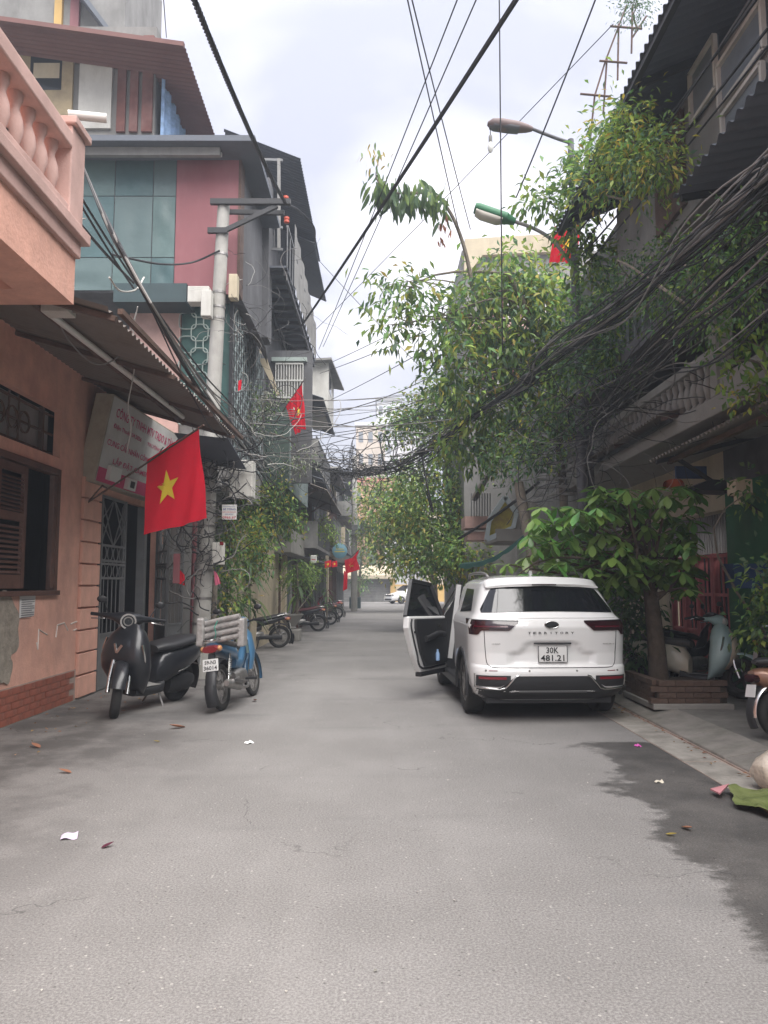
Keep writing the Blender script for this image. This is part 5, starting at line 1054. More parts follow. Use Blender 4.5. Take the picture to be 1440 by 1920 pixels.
def underbone(name, label, loc, rz, col, seat_m, accent, lean=5, plate=None, group=None, detail=True, rack=False):
    t = thing(name, label, 'motorbike', loc, rz, group, world=False, rot=(0, rad(-lean), rz))
    bike_wheel(t, -.62, .285, .042, 24); bike_wheel(t, .62, .285, .036, 24)
    fender(.62, .315, rad(-15), rad(175), .055, .285).build('front_fender', col, t, True)
    fender(-.62, .315, rad(30), rad(215), .07, .285).build('rear_fender', m_carblk, t, True)
    for s in (-1, 1):
        q = MB(); q.tube([(s*.075, .62, .285), (s*.07, .50, .62), (s*.04, .42, .92)], .019, 8); q.build('fork', m_chrome, t, True)
        q = MB(); q.tube([(s*.085, -.62, .285), (s*.085, -.60, .30), (s*.085, -.16, .33)], .018, 8); q.build('swing_arm', m_steel, t)
        q = MB(); a, b = Vector((s*.10, -.60, .31)), Vector((s*.10, -.45, .66)); q.tube([a, b], .014, 8)
        q.tube([a.lerp(b, .25+.6*k/60)+Vector((.028*math.cos(k*.9), .028*math.sin(k*.9), 0)) for k in range(61)], .005, 4); q.build('shock_absorber', m_chrome, t, True)
        q = MB(); q.loft([ring((s*.135, .20, .40), (.025, .0, 0), (0, .07, 0.0), 12), ring((s*.16, .27, .60), (.022, 0, 0), (0, .12, .03), 12), ring((s*.12, .33, .82), (.02, 0, 0), (0, .09, .04), 12), ring((s*.06, .36, .92), (.02, 0, 0), (0, .05, .02), 12)]); q.build('leg_shield', col, t, True)
        q = MB(); q.tube([(s*.10, .0, .30), (s*.27, .0, .29)], .017, 8); q.build('foot_peg', m_black, t); q = MB(); q.tube([(s*.06, .34, 1.0), (s*.22, .30, 1.04), (s*.36, .20, 1.01)], .012, 8); q.build('handlebar', m_black, t, True)
        q = MB(); q.tube([(s*.24, .28, 1.035), (s*.37, .19, 1.01)], .019, 10); q.build('grip', m_black, t)
        q = MB(); q.tube([(s*.20, .34, 1.03), (s*.33, .27, 1.0)], .006, 6); q.build('brake_lever', m_chrome, t)
        q = MB(); q.tube([(s*.2, .30, 1.04), (s*.27, .28, 1.16)], .005, 5); q.ball((s*.29, .28, 1.20), (.055, .014, .038)); q.build('mirror', m_black, t, True)
    q = MB(); q.loft(yloft([(.46, .98, .05, .05), (.42, 1.0, .11, .08), (.36, 1.02, .12, .075), (.28, 1.01, .08, .05)])); hc = q.build('handlebar_cowl', col, t, True)
    q = MB(); q.ball((0, .455, .985), (.075, .03, .055)); q.build('headlamp', m_tube, hc, True)
    q = MB(); q.loft([ring((0, .42, .60), (.07, 0, 0), (0, .03, .0), 12), ring((0, .45, .75), (.10, 0, 0), (0, .05, 0), 12), ring((0, .40, .93), (.05, 0, 0), (0, .04, 0), 12)]); q.build('front_cowl', accent, t, True)
    q = MB(); q.loft(yloft([(.36, .64, .05, .09), (.18, .50, .055, .07), (.0, .48, .06, .07), (-.14, .55, .07, .09)], 14)); q.build('frame_cover', col, t, True)
    q = MB(); q.loft(yloft([(-.05, .60, .07, .08), (-.2, .66, .115, .085), (-.42, .70, .115, .075), (-.64, .76, .09, .055), (-.80, .79, .06, .035)], 18, 2.8)); q.build('tail_body', col, t, True)
    q = MB(); q.loft(yloft([(.08, .70, .06, .03), (-.05, .735, .10, .045), (-.25, .76, .12, .045), (-.45, .80, .12, .045), (-.64, .835, .10, .035), (-.72, .84, .05, .02)], 18, 2.6)); q.build('seat', seat_m, t, True)
    q = MB(); q.tube(spline([(.10, -.52, .83), (.11, -.70, .87), (.06, -.86, .86), (-.06, -.86, .86), (-.11, -.70, .87), (-.10, -.52, .83)], 5), .011, 8); q.build('grab_rail', m_chrome, t, True)
    q = MB(); q.loft(yloft([(-.72, .75, .10, .05), (-.82, .755, .105, .05), (-.87, .75, .09, .038)], 16, 2.6)); tl = q.build('tail_lamp', m_lampred2, t, True)
    for s in (-1, 1): q = MB(); q.ball((s*.105, -.80, .755), (.03, .05, .036)); q.build('indicator', M('amber_lens', (.45, .2, .08), .3, bump=0), tl, True)
    q = MB(); q.hexa([(-.03, -.84, .70), (.03, -.84, .70), (.03, -.78, .70), (-.03, -.78, .70), (-.05, -.88, .5), (.05, -.88, .5), (.05, -.86, .5), (-.05, -.86, .5)]); q.build('plate_bracket', m_carblk, t)
    q = MB(); q.hexa([(-.095, -.895, .50), (.095, -.895, .50), (.095, -.885, .50), (-.095, -.885, .50), (-.095, -.868, .64), (.095, -.868, .64), (.095, -.858, .64), (-.095, -.858, .64)]); pl = q.build('number_plate', MATS['plate_white'], t)
    if plate:
        for s_, f, wd in ((plate[0], .72, .14), (plate[1], .27, .165)): text(pl, 'plate_lettering', s_, (0, -.897+.027*f, .50+.14*f), (1, 0, 0), (0, .19, 1), wd, .048, m_black, .02, .003)
    q = MB(); q.loft(yloft([(.20, .32, .09, .07), (.08, .33, .13, .11), (-.08, .33, .12, .11), (-.2, .34, .06, .07)], 14, 3)); q.build('engine', m_steel, t, True)
    q = MB(); q.tube(spline([(.08, .15, .26), (.14, .0, .20), (.15, -.3, .22)], 5), .018, 8); q.tube([(.15, -.28, .225), (.155, -.36, .24), (.16, -.80, .33), (.16, -.84, .335)], [.03, .048, .052, .035], 14); q.build('muffler', m_steel, t, True)
    q = MB(); q.hexa([(.165, -.38, .27), (.22, -.38, .27), (.22, -.72, .33), (.165, -.72, .33), (.17, -.38, .31), (.218, -.38, .31), (.218, -.72, .37), (.17, -.72, .37)]); q.build('heat_shield', m_chrome, t)
    q = MB(); q.loft(yloft([(-.02, .30, .02, .05, -.10), (-.3, .29, .022, .045, -.11), (-.66, .285, .022, .06, -.11)], 10, 3)); q.build('chain_case', m_carblk, t, True)
    q = MB(); q.tube([(-.09, -.08, .25), (-.24, .02, .02)], .011, 6); q.build('side_stand', m_black, t)
    fender(-.62, .36, rad(165), rad(205), .065, .25, 5).build('mud_flap', m_carblk, t, True)
    return t
def scooter(name, label, loc, rz, col, seat_m, accent, lean=4, steer=0., group=None, vlogo=True, lampring=True, frontcol=None, panel=None):
    t = thing(name, label, 'scooter', loc, rz, group, world=False, rot=(0, rad(-lean), rz)); fc = frontcol or col
    bike_wheel(t, -.58, .255, .055, 5, mat=m_carblk)
    fw = bpy.data.objects.new('steering', None); COL.objects.link(fw); fw.parent = t; fw.location = (0, .48, 0); fw.rotation_euler = (0, 0, steer); fw.name = 'front_fork'
    def FB(q, name, mat, sm=True): q.v = [(x, y-.48, z) for x, y, z in q.v]; return q.build(name, mat, fw, sm)
    q = MB(); r, tr = .265, .055; q.lathe([(r-tr+tr*math.cos(a*math.pi/6), tr*.95*math.sin(a*math.pi/6)) for a in range(12)], (0, .66, r), 'x', 36, True); FB(q, 'wheel', m_tyre)
    q = MB(); q.lathe([(r-2.2*tr, -.03), (r-1.6*tr, -.035), (r-1.6*tr, .035), (r-2.2*tr, .03)], (0, .66, r), 'x', 30, True)
    for k in range(5): a = 2*math.pi*k/5; q.bar((0, .66, r), (0, .66+(r-2*tr)*math.cos(a), r+(r-2*tr)*math.sin(a)), .04, .03, up=(1, 0, 0))
    FB(q, 'rim', m_carblk, False)
    for s in (-1, 1): q = MB(); q.tube([(s*.10, .66, .27), (s*.10, .60, .42), (s*.085, .555, .60)], .022, 8); FB(q, 'fork_leg', m_chrome)
    q = fender(.65, .305, rad(20), rad(140), .075, .27); FB(q, 'front_fender', fc)
    # apron: broad shield that wraps from fender to headset
    def apr(sgn): 
        rg = []
        for (y, z, w_, d) in ((.28, .24, .18, .07), (.35, .33, .25, .11), (.40, .45, .30, .15), (.42, .58, .31, .165), (.42, .70, .285, .155), (.40, .82, .235, .135), (.375, .91, .165, .10), (.36, .97, .09, .06)):
            rg.append(ring((0, y, z), (w_, 0, 0), (0, d, .03), 20, 2.5))
        return rg
    q = MB(); q.loft(apr(1)); q.build('front_apron', fc, t, True)
    if panel: q = MB(); q.loft([[Vector((p.x*.68, p.y+.035, .55+(p.z-.55)*.9)) for p in rg_] for rg_ in apr(1)[1:]]); q.build('apron_panel', panel, t, True)
    q = MB(); q.loft([ring((0, .26, .36), (.18, 0, 0), (0, .05, .0), 14, 3), ring((0, .31, .6), (.2, 0, 0), (0, .05, 0), 14, 3), ring((0, .31, .85), (.13, 0, 0), (0, .05, 0), 14, 3)]); q.build('inner_shield', m_carblk, t, True)
    q = MB(); q.loft(yloft([(.34, .24, .14, .05), (.2, .235, .17, .055), (.0, .235, .17, .055), (-.12, .26, .16, .08)], 18, 4)); q.build('floorboard', m_carblk, t, True)
    q = MB(); q.box(-.15, .15, -.1, .26, .291, .297); q.build('floor_mat', m_greywall, t)
    q = MB(); q.loft(yloft([(-.02, .40, .10, .12), (-.10, .45, .15, .20), (-.25, .49, .175, .20), (-.45, .53, .18, .17), (-.65, .58, .165, .13), (-.80, .61, .12, .085), (-.86, .62, .07, .05)], 24, 2.7)); q.build('side_body', col, t, True)
    q = MB(); q.loft(yloft([(.0, .68, .08, .04), (-.08, .70, .13, .055), (-.26, .71, .155, .055), (-.44, .735, .16, .055), (-.62, .755, .145, .05), (-.76, .76, .10, .04), (-.82, .755, .05, .02)], 24, 2.5)); q.build('seat', seat_m, t, True)
    q = MB(); q.loft(yloft([(-.30, .24, .05, .09, -.06), (-.45, .25, .09, .12, -.06), (-.62, .26, .10, .11, -.06), (-.74, .27, .06, .06, -.06)], 14, 3)); q.build('motor_cover', m_carblk, t, True)
    q = MB(); q.tube([(.13, -.25, .22), (.15, -.5, .25), (.15, -.78, .30)], [.03, .05, .045], 12); q.build('muffler', m_carblk, t, True)
    q = MB(); q.loft(yloft([(-.80, .60, .10, .05), (-.88, .60, .09, .04)], 14, 3)); q.build('tail_lamp', m_lampred, t, True)
    fender(-.60, .30, rad(95), rad(205), .07, .26).build('rear_fender', m_carblk, t, True)
    q = MB(); q.hexa([(-.08, -.90, .42), (.08, -.90, .42), (.08, -.885, .42), (-.08, -.885, .42), (-.08, -.87, .54), (.08, -.87, .54), (.08, -.86, .54), (-.08, -.86, .54)]); q.build('number_plate', MATS['plate_white'], t)
    for s in (-1, 1):
        q = MB(); q.tube([(s*.05, -.15, .20), (s*.15, -.17, .015)], .013, 6); q.build('centre_stand', m_steel, t)
        q = MB(); q.tube([(s*.285, .45, .60), (s*.285, .475, .68), (s*.245, .485, .80)], .014, 6); q.build('running_lamp', m_chrome, t, True)
        q = MB(); q.tube(spline([(s*.15, -.30, .40), (s*.183, -.42, .44), (s*.18, -.52, .47)], 4), .007, 5); q.build('side_trim', m_chrome, t)
    # handlebar group
    def HB(q, name, mat, sm=True): return FB(q, name, mat, sm)
    q = MB(); q.loft([ring((-.28, .27, 1.03), (0, .025, 0), (0, 0, .025), 12), ring((-.16, .32, 1.03), (0, .04, 0), (0, 0, .04), 12), ring((-.08, .36, 1.02), (0, .07, 0), (0, 0, .075), 12), ring((.0, .37, 1.015), (0, .085, 0), (0, 0, .09), 12), ring((.08, .36, 1.02), (0, .07, 0), (0, 0, .075), 12), ring((.16, .32, 1.03), (0, .04, 0), (0, 0, .04), 12), ring((.28, .27, 1.03), (0, .025, 0), (0, 0, .025), 12)]); HB(q, 'handlebar_cowl', fc)
    q = MB(); q.loft([ring((0, .36, .90), (.07, 0, 0), (0, .06, 0), 14), ring((0, .37, .97), (.06, 0, 0), (0, .06, 0), 14)]); HB(q, 'headset_neck', m_carblk)
    for s in (-1, 1):
        q = MB(); q.tube([(s*.27, .27, 1.03), (s*.40, .20, 1.02)], .019, 10); HB(q, 'grip', m_black); q = MB(); q.tube([(s*.25, .32, 1.0), (s*.30, .32, .995), (s*.39, .27, .98)], .007, 6); HB(q, 'brake_lever', m_chrome)
        q = MB(); q.tube([(s*.22, .30, 1.05), (s*.28, .27, 1.17)], .006, 5); q.ball((s*.31, .27, 1.2), (.055, .014, .04)); HB(q, 'mirror', m_black)
    if lampring:
        q = MB(); q.lathe([(.068, 0), (.086, 0), (.086, .025), (.068, .025)], (0, .435, 1.01), 'y', 28, True); HB(q, 'headlamp_ring', m_chrome)
        q = MB(); q.lathe([(.04, 0), (.052, 0), (.052, .02), (.04, .02)], (0, .44, 1.01), 'y', 24, True); HB(q, 'headlamp_inner_ring', m_steel)
        q = MB(); q.lathe([(.002, .018), (.07, .014), (.07, 0)], (0, .435, 1.01), 'y', 24); HB(q, 'headlamp', m_glass)
    else:
        q = MB(); q.ball((0, .44, 1.01), (.07, .03, .055)); HB(q, 'headlamp', m_tube)
    if vlogo:
        for s in (-1, 1):
            q = MB(); q.bar((0, .592, .68), (s*.05, .578, .77), .014, .03); q.build('badge', m_chrome, t)
    return t
m_bikeblk = flat('satin_black_panel', (.016, .017, .021), .32, coat=.25); m_seatblk = M('black_vinyl_seat', (.02, .02, .022), .5, bump=.08, bscale=150)
m_bikeblue = M('blue_bike_paint', (.05, .135, .24), .3, var=.08, bump=0, coat=.4); m_mint = M('pale_mint_plastic', (.45, .62, .58), .4, bump=0); m_seatgrey = M('worn_grey_seat', (.09, .085, .08), .6)
m_seatred = M('dark_red_seat', (.09, .022, .025), .6); m_cream_p = M('cream_scooter_paint', (.72, .64, .50), .35, bump=0, coat=.3); m_aqua = M('aqua_scooter_paint', (.46, .64, .64), .35, bump=0, coat=.3); m_bronze = M('bronze_paint', (.23, .12, .075), .3, .3, bump=0, coat=.4)
def between(pf, pr):
    f, r = PZ(*pf), PZ(*pr); d = f-r; return (f+r)/2, math.atan2(-d.x, d.y)
# black scooter, nose towards the camera
f, r = PZ(208, 1343), PZ(345, 1312); d = f-r; rz = math.atan2(-d.x, d.y)
scooter('parked_scooter', 'satin black electric scooter with round headlamp before the grille door', ((f.x+r.x)/2-.09, (f.y+r.y)/2, 0), rz, m_bikeblk, m_seatblk, m_bikeblk, 9, rad(40)).scale = (1.15,)*3
# blue underbone
f, r = PZ(468, 1297), PZ(437, 1331); d = f-r; rz = math.atan2(-d.x, d.y)
BL = underbone('parked_motorbike', 'blue motorbike with white plate standing beside the black scooter', ((f.x+r.x)/2, r.y+.62, 0), rad(-8), m_bikeblue, m_seatgrey, m_mint, 7, ('59-N3', '36014')); BL.scale = (1.06,)*3
# wrapped tubes tied on its seat
tb = thing('tube_bundle', 'bundle of plastic wrapped grey tubes tied on the blue motorbike seat', 'tubes', PY(412, 1207, 10.35)); m_wrap = M('clear_wrap_over_tubes', (.30, .285, .275), .3, var=.3, scale=14, bump=.6, bscale=30, coat=.5)
for k, (dy, dz) in enumerate(((0, 0), (.0, .085), (.0, .17), (0, .25), (.12, .02), (.12, .11), (.12, .2))):
    a, b = PY(381, 1207, 10.05), PY(449, 1192, 9.95); s_ = Vector((0, dy, dz)); q = MB(); q.tube([a+s_, a.lerp(b, .5)+s_+Vector((0, 0, .004)), b+s_], .036, 12); q.build('tube', m_wrap, tb, True)
for x in (376, 452):
    a = PY(x, 1203, 10.0); q = MB(); q.box(a.x-.045, a.x+.05, 9.93, 10.18, a.z-.06, a.z+.30); q.build('end_wrap', m_wrap, tb, bevel=.02)
q = MB(); q.tube([PY(402, 1200, 9.93), PY(405, 1188, 9.9), PY(402, 1176, 9.9), PY(408, 1164, 9.93)], .006, 5); q.build('tie_cord', flat('green_cord', (.02, .25, .18), .6), tb)
# row of bikes further along, tails towards the street
underbone('parked_motorbike', 'black motorbike with white plate nosed against the planters, behind the blue one', tuple(PZ(478, 1216)), rad(112), m_bikeblk, m_seatblk, m_bikeblk, 6, group='motorbikes nosed to the left wall')
underbone('parked_motorbike', 'black motorbike with dark red seat beside the stone planter', tuple(PZ(562, 1184)), rad(98), m_bikeblk, m_seatred, m_bikeblk, 6, group='motorbikes nosed to the left wall')
underbone('parked_motorbike', 'grey motorbike between the red seated one and the red tailed one', tuple(PZ(590, 1172)), rad(100), m_seatgrey, m_seatgrey, m_bikeblk, 6, group='motorbikes nosed to the left wall')
m_redp2 = M('red_bike_paint', (.40, .02, .03), .3, bump=0, coat=.4)
underbone('parked_motorbike', 'red and white motorbike farthest in the row along the left wall', tuple(PZ(607, 1161)), rad(96), m_redp2, m_seatblk, m_tube, 6, group='motorbikes nosed to the left wall')
# right side under the awning
p = PY(1296, 1250, 10.75); scooter('parked_scooter', 'cream and aqua scooter behind the brick tree planter', (p.x, 10.75, .1), rad(-128), m_cream_p, m_seatgrey, m_aqua, 5, rad(-8), vlogo=False, lampring=False, frontcol=m_aqua, panel=m_cream_p)
p = PZ(1420, 1392, .1); BR = scooter('parked_scooter', 'bronze scooter with steel rear fender cut by the right edge of the picture', (p.x+.88, p.y+.1, .1), rad(-86), m_bronze, m_seatblk, m_bronze, 6, vlogo=False, lampring=False)
q = fender(-.58, .31, rad(60), rad(185), .085, .255); q.build('steel_fender', m_chrome, BR, True)
underbone('parked_motorbike', 'dark motorbike with red fairing deep in the shade behind the cream scooter', (4.75, 11.7, .1), rad(-70), m_bikeblk, m_seatblk, m_redp2, 5)
underbone('parked_motorbike', 'black motorbike standing in the shade beside the green wall', (4.75, 9.3, .1), rad(170), m_bikeblk, m_seatblk, m_bikeblk, 5)
# ================================================================== FLAGS
def star_pts(r): return [(r*(1 if k % 2 == 0 else .40)*math.sin(math.pi*k/5), r*(1 if k % 2 == 0 else .40)*math.cos(math.pi*k/5)) for k in range(10)]
def flag(name, label, A, B, C, Dp, pole=None, wave=.05, star=.28, group=None, mat=None, freq=2.2, sc=(.5, .5), pr=.013):
    """cloth over corners A(top hoist) B(top fly) C(bottom fly) D(bottom hoist) with a raised star"""
    A, B, C, Dp = map(Vector, (A, B, C, Dp)); t = thing(name, label, 'flag', tuple((A+C)/2), group=group)
    nrm = (B-A).cross(Dp-A).normalized()
    def fn(u, v):
        p = A.lerp(B, u).lerp(Dp.lerp(C, u), v); ph = u*freq*2*math.pi+v*2.2
        return p + nrm*wave*(math.sin(ph)*.7+.45*math.sin(ph*2.1+1+v*3))*(.25+.75*u)*(.35+.65*v)
    q = MB(); q.grid(fn, 40, 30); q.build('cloth', mat or m_red, t, True)
    if star:
        w_, h_ = (B-A).length, (Dp-A).length
        for side in (-1, 1):
            q = MB(); P = star_pts(star); c = fn(*sc)+nrm*.006*side; R_ = []
            for k in range(10):
                for s in (1., .66, .33):
                    R_.append(fn(sc[0]+P[k][0]*s*h_/w_/1.0, sc[1]-P[k][1]*s)+nrm*.006*side)
            q.v = [tuple(p) for p in R_]+[tuple(c)]; 
            for k in range(10):
                n = (k+1) % 10; q.f += [(3*k, 3*n, 3*n+1, 3*k+1), (3*k+1, 3*n+1, 3*n+2, 3*k+2), (3*k+2, 3*n+2, 30)]
            q.build('star', m_star, t)
    if pole:
        q = MB(); q.tube([Vector(pole[0]), Vector(pole[1])], pr, 8); q.build('flag_pole', m_rust, t, True)
    return t
YFl = 9.9
flag('national_flag', 'large red flag with yellow star on a pole over the grille door', PY(276, 862, 10.3), PY(374, 800, YFl-.25), PY(392, 972, YFl-.2), PY(268, 1003, 10.25), (PX(163, 943, WX+.02), PY(382, 797, YFl-.3)), .055, .215, sc=(.40, .50), freq=1.6)
q = MB(); q.tube([PX(163, 944, WX+.02), PX(192, 910, WX+.3)], .012, 6); q.tube([PX(192, 910, WX+.3), PX(200, 915, WX+.32)], .012, 6); q.build('flag_bracket', m_rust, label='rusty bracket holding the large flag pole on the salmon wall', cat='bracket')
flag('national_flag', 'folded red flag hanging from the balcony house above the street', PY(536, 762, 17.3), PY(567, 718, 17), PY(576, 800, 17), PY(553, 816, 17.2), (PY(518, 790, 17.6), PY(569, 714, 17)), .09, .12, freq=2.6, sc=(.62, .52))
flag('national_flag', 'upper of the two far red flags beside the blue disc', PY(648, 1060, 30), PY(674, 1030, 29.4), PY(662, 1056, 29.5), PY(648, 1074, 30), None, .05, .2)
flag('national_flag', 'lower wide red flag hanging below the blue disc', PY(646, 1050, 29.8), PY(668, 1044, 29.6), PY(674, 1068, 29.6), PY(648, 1076, 29.8), (PY(640, 1062, 30), PY(676, 1028, 29.4)), .06, .2, freq=2)
flag('national_flag', 'narrow red flag drooping beside the far doorway', PY(645, 1070, 31), PY(652, 1074, 31), PY(651, 1104, 31), PY(643, 1108, 31), None, .03, 0)
flag('national_flag', 'small red flag with yellow star left of the blue disc', PY(609, 1053, 27), PY(621, 1050, 27), PY(622, 1062, 27), PY(609, 1066, 27), None, .03, .25)
flag('national_flag', 'second small red flag with yellow star, nearer the blue disc', PY(622, 1053, 27.5), PY(632, 1051, 27.5), PY(633, 1062, 27.5), PY(623, 1064, 27.5), None, .03, .25)
flag('national_flag', 'red flag with yellow star hung behind the lamp pole among leaves', PY(1040, 424, 14.3), PY(1088, 420, 14.3), PY(1084, 492, 14.3), PY(1030, 492, 14.3), None, .07, .3, freq=3, sc=(.6, .5))
flag('red_cloth', 'small red cloth caught in the cables beside the ornamental grille', PY(447, 714, 14.1), PY(453, 712, 14.1), PY(452, 730, 14.1), PY(446, 734, 14.1), None, .02, 0)
flag('pink_pennant', 'tiny pink striped pennant below the breaker box', PY(401, 1070, 13.2), PY(406, 1074, 13.2), PY(415, 1094, 13.2), PY(403, 1098, 13.2), None, .02, 0, mat=M('pink_cloth', (.55, .12, .2), .8))
flag('red_cloth', 'red cloth hanging behind the grille door near the pole', PY(335, 1066, 13.1), PY(346, 1078, 13.1), PY(347, 1098, 13.1), PY(334, 1094, 13.1), None, .02, 0)
# blue disc sign
p = PY(637, 1033, 29); q = MB(); q.lathe([(.27, -.02), (.285, -.01), (.285, .02), (.27, .03)], (p.x, p.y, p.z), 'y', 32); dsc = q.build('disc_sign', M('light_blue_enamel', (.15, .30, .38), .5, var=.1), smooth=True, label='round light blue sign disc hanging over the left pavement', cat='sign')
q = MB(); q.box(-.19, .19, -.034, -.03, .24, .28); q.box(-.15, .15, -.034, -.03, .34, .37); q.build('sign_mark', M('yellow_print', (.5, .45, .1), .6), dsc)
a, b = PY(582, 1056, 24), PY(594, 1041, 24); q = MB(); q.box(a.x, b.x, 24, 24.06, a.z, b.z); ws = q.build('house_sign', m_tube, bevel=.02, label='small white square sign near the gate canopy', cat='sign')
q = MB(); h_ = b.z-a.z; q.box(-.06, .06, -.034, -.031, h_*.4, h_*.5); q.build('sign_mark', MATS['red_print'], ws)

# ================================================================== STREET LAMPS ON THE RIGHT POLE
LB = PZ(1092, 1262, .1); LY = 13.6
LPx = PY(1070, 300, LY)
Lp = thing('lamp_pole', 'dark street lamp pole wrapped in cables and leaves on the right', 'pole', (LPx.x, LY, .1))
q = MB(); q.tube([(LPx.x+.1, LY, .1), (LPx.x+.05, LY, 5), PY(1070, 262, LY)], [.11, .09, .055], 14); q.build('shaft', M('dark_galvanised', (.10, .10, .11), .6, var=.3), Lp, True)
q = MB(); q.tube([(LPx.x+.22, LY+.2, .1), (LPx.x+.2, LY+.2, 4.6)], .14, 12); q.build('concrete_stub', m_dkwall, Lp, True)
def lamp(label, armpts, headpts, colour, glassy):
    t = thing('street_lamp', label, 'street lamp', armpts[0]); q = MB(); q.tube(spline(armpts, 6), .033, 10); q.build('arm', m_greywall if glassy else MATS['dark_galvanised'], t, True)
    a, b = headpts; d = (b-a); L_ = d.length; d.normalize(); sx = Vector((0, 1, 0)); up = sx.cross(d).normalized(); up = up if up.z > 0 else -up
    prof = [(0, .05, .04), (.12, .09, .065), (.35, .135, .09), (.7, .15, .10), (.9, .12, .085), (1, .04, .03)] if not glassy else [(0, .06, .05), (.18, .11, .07), (.22, .15, .075), (.9, .15, .075), (1, .13, .06)]
    q = MB(); rg = []
    for u, w_, h_ in prof: rg.append(ring(a+d*L_*u, sx*w_, up*h_, 20, 2.4 if not glassy else 4))
    q.loft(rg); q.build('housing', colour, t, True)
    if glassy:
        q = MB(); q.loft([ring(a+d*L_*u-up*(.075), sx*.13, up*k, 16, 3) for u, k in ((.3, .02), (.4, .075), (.8, .085), (.95, .03))]); q.build('glass_bowl', M('milky_lamp_glass', (.55, .52, .45), .3, bump=0, var=.1), t, True)
    else:
        q = MB(); q.loft([ring(a+d*L_*u-up*.04, sx*w_, up*.055, 18, 2.6) for u, w_ in ((.3, .12), (.5, .135), (.85, .12), (.95, .05))]); q.build('reflector', MATS['dark_galvanised'], t, True)
        b0 = a+d*L_*.93-up*.06; q = MB(); q.tube([b0, b0+Vector((0, 0, -.18))], .008, 5); q.build('bulb_wire', m_black, t)
        q = MB(); q.lathe([(.03, .0), (.035, -.02), (.035, -.12), (.028, -.13)], b0+Vector((0, 0, -.17)), 'z', 14); q.build('bulb_socket', m_greywall, t, True)
        q = MB(); q.lathe([(.028, 0), (.05, -.06), (.058, -.11), (.045, -.17), (.012, -.21)], b0+Vector((0, 0, -.295)), 'z', 16); q.build('bulb', m_tube, t, True)
    return t
lamp('upper brown street lamp with a loose bulb dangling below', [PY(1070, 268, LY), PY(1040, 258, LY), PY(994, 240, LY)], (PY(998, 242, LY), PY(914, 232, LY)), M('brown_lamp_housing', (.15, .105, .10), .6, var=.15), False)
lamp('lower green street lamp with milky glass bowl', [PY(1068, 490, LY), PY(1035, 450, LY), PY(1000, 428, LY), PY(955, 412, LY)], (PY(966, 416, LY), PY(890, 390, LY)), M('green_lamp_housing', (.035, .16, .075), .5, var=.1), True)

# ================================================================== TREES AND PLANTS
def tree(name, label, base, trunk_pts, r0, blobs, mats, per=14, spread=.22, L=.14, W=.055, droop=.4, bark=m_bark, limbs=True, cat='tree', hang=.1):
    t = thing(name, label, cat, base); q = MB(); tp = spline(trunk_pts, 5); q.tube(tp, [r0*(1-.55*i/(len(tp)-1)) for i in range(len(tp))], 12); tr_ = q.build('trunk', bark, t, True)
    if limbs:
        for c, r_, k in blobs:
            q = MB(); c = Vector(c); st = min(tp, key=lambda p: (p-c).length+abs(p.z-(c.z-1))*.3); limb(q, st, c, r0*.32, .012, .18)
            for _ in range(5):
                e = c+Vector([random.uniform(-.8, .8)*x for x in r_]); limb(q, st.lerp(c, random.uniform(.5, .95)), e, .018, .005, .15, 5)
            q.build('branch', bark, t, True)
    n0 = len(bpy.data.objects); foliage(t, 'crown', mats, blobs, per, spread, L, W, droop, hang)
    for ch in t.children:
        if ch.name.startswith('crown'): ch['kind'] = 'stuff'
    return t
def pxblob(px, py, Y, rx, rz, n, ry=None): c = PY(px, py, Y); s = Y/FPX; return (tuple(c), (rx*s, ry or min(rx, rz)*s*1.1, rz*s), n)
random.seed(21)
# tall street tree on the right, behind the lamp pole
mixA = [(m_leaf_light, .42), (m_leaf_mid, .34), (m_leaf_bluish, .18), (m_leaf_yel, .06)]
tb_ = Vector((4.0, 16.6, .1))
tree('street_tree', 'tall slender tree with drooping yellow green leaves behind the lamp pole', tb_, [tb_, (3.95, 16.5, 3), (3.7, 16.2, 5.5), (3.2, 16.0, 7.2), (2.7, 15.8, 8.2)], .11,
     [pxblob(760, 545, 15.5, 66, 34, 17), pxblob(815, 600, 15.5, 58, 52, 23), pxblob(735, 610, 15.3, 28, 24, 7), pxblob(845, 690, 15.5, 48, 54, 22), pxblob(900, 560, 16, 50, 52, 36), pxblob(960, 510, 16.2, 52, 46, 33), pxblob(1020, 530, 16.2, 45, 46, 26), pxblob(880, 830, 17, 50, 50, 28), pxblob(950, 800, 16.5, 58, 50, 34), pxblob(1030, 800, 16, 45, 50, 22),
      pxblob(930, 640, 16, 58, 58, 46), pxblob(1000, 600, 16, 50, 58, 41), pxblob(990, 690, 16, 58, 55, 46), pxblob(905, 740, 16, 48, 48, 31), pxblob(1060, 640, 15.5, 45, 60, 24), pxblob(1075, 740, 15.5, 60, 60, 27)],
     mixA, 15, .24, .23, .082, .75, m_bark_p)
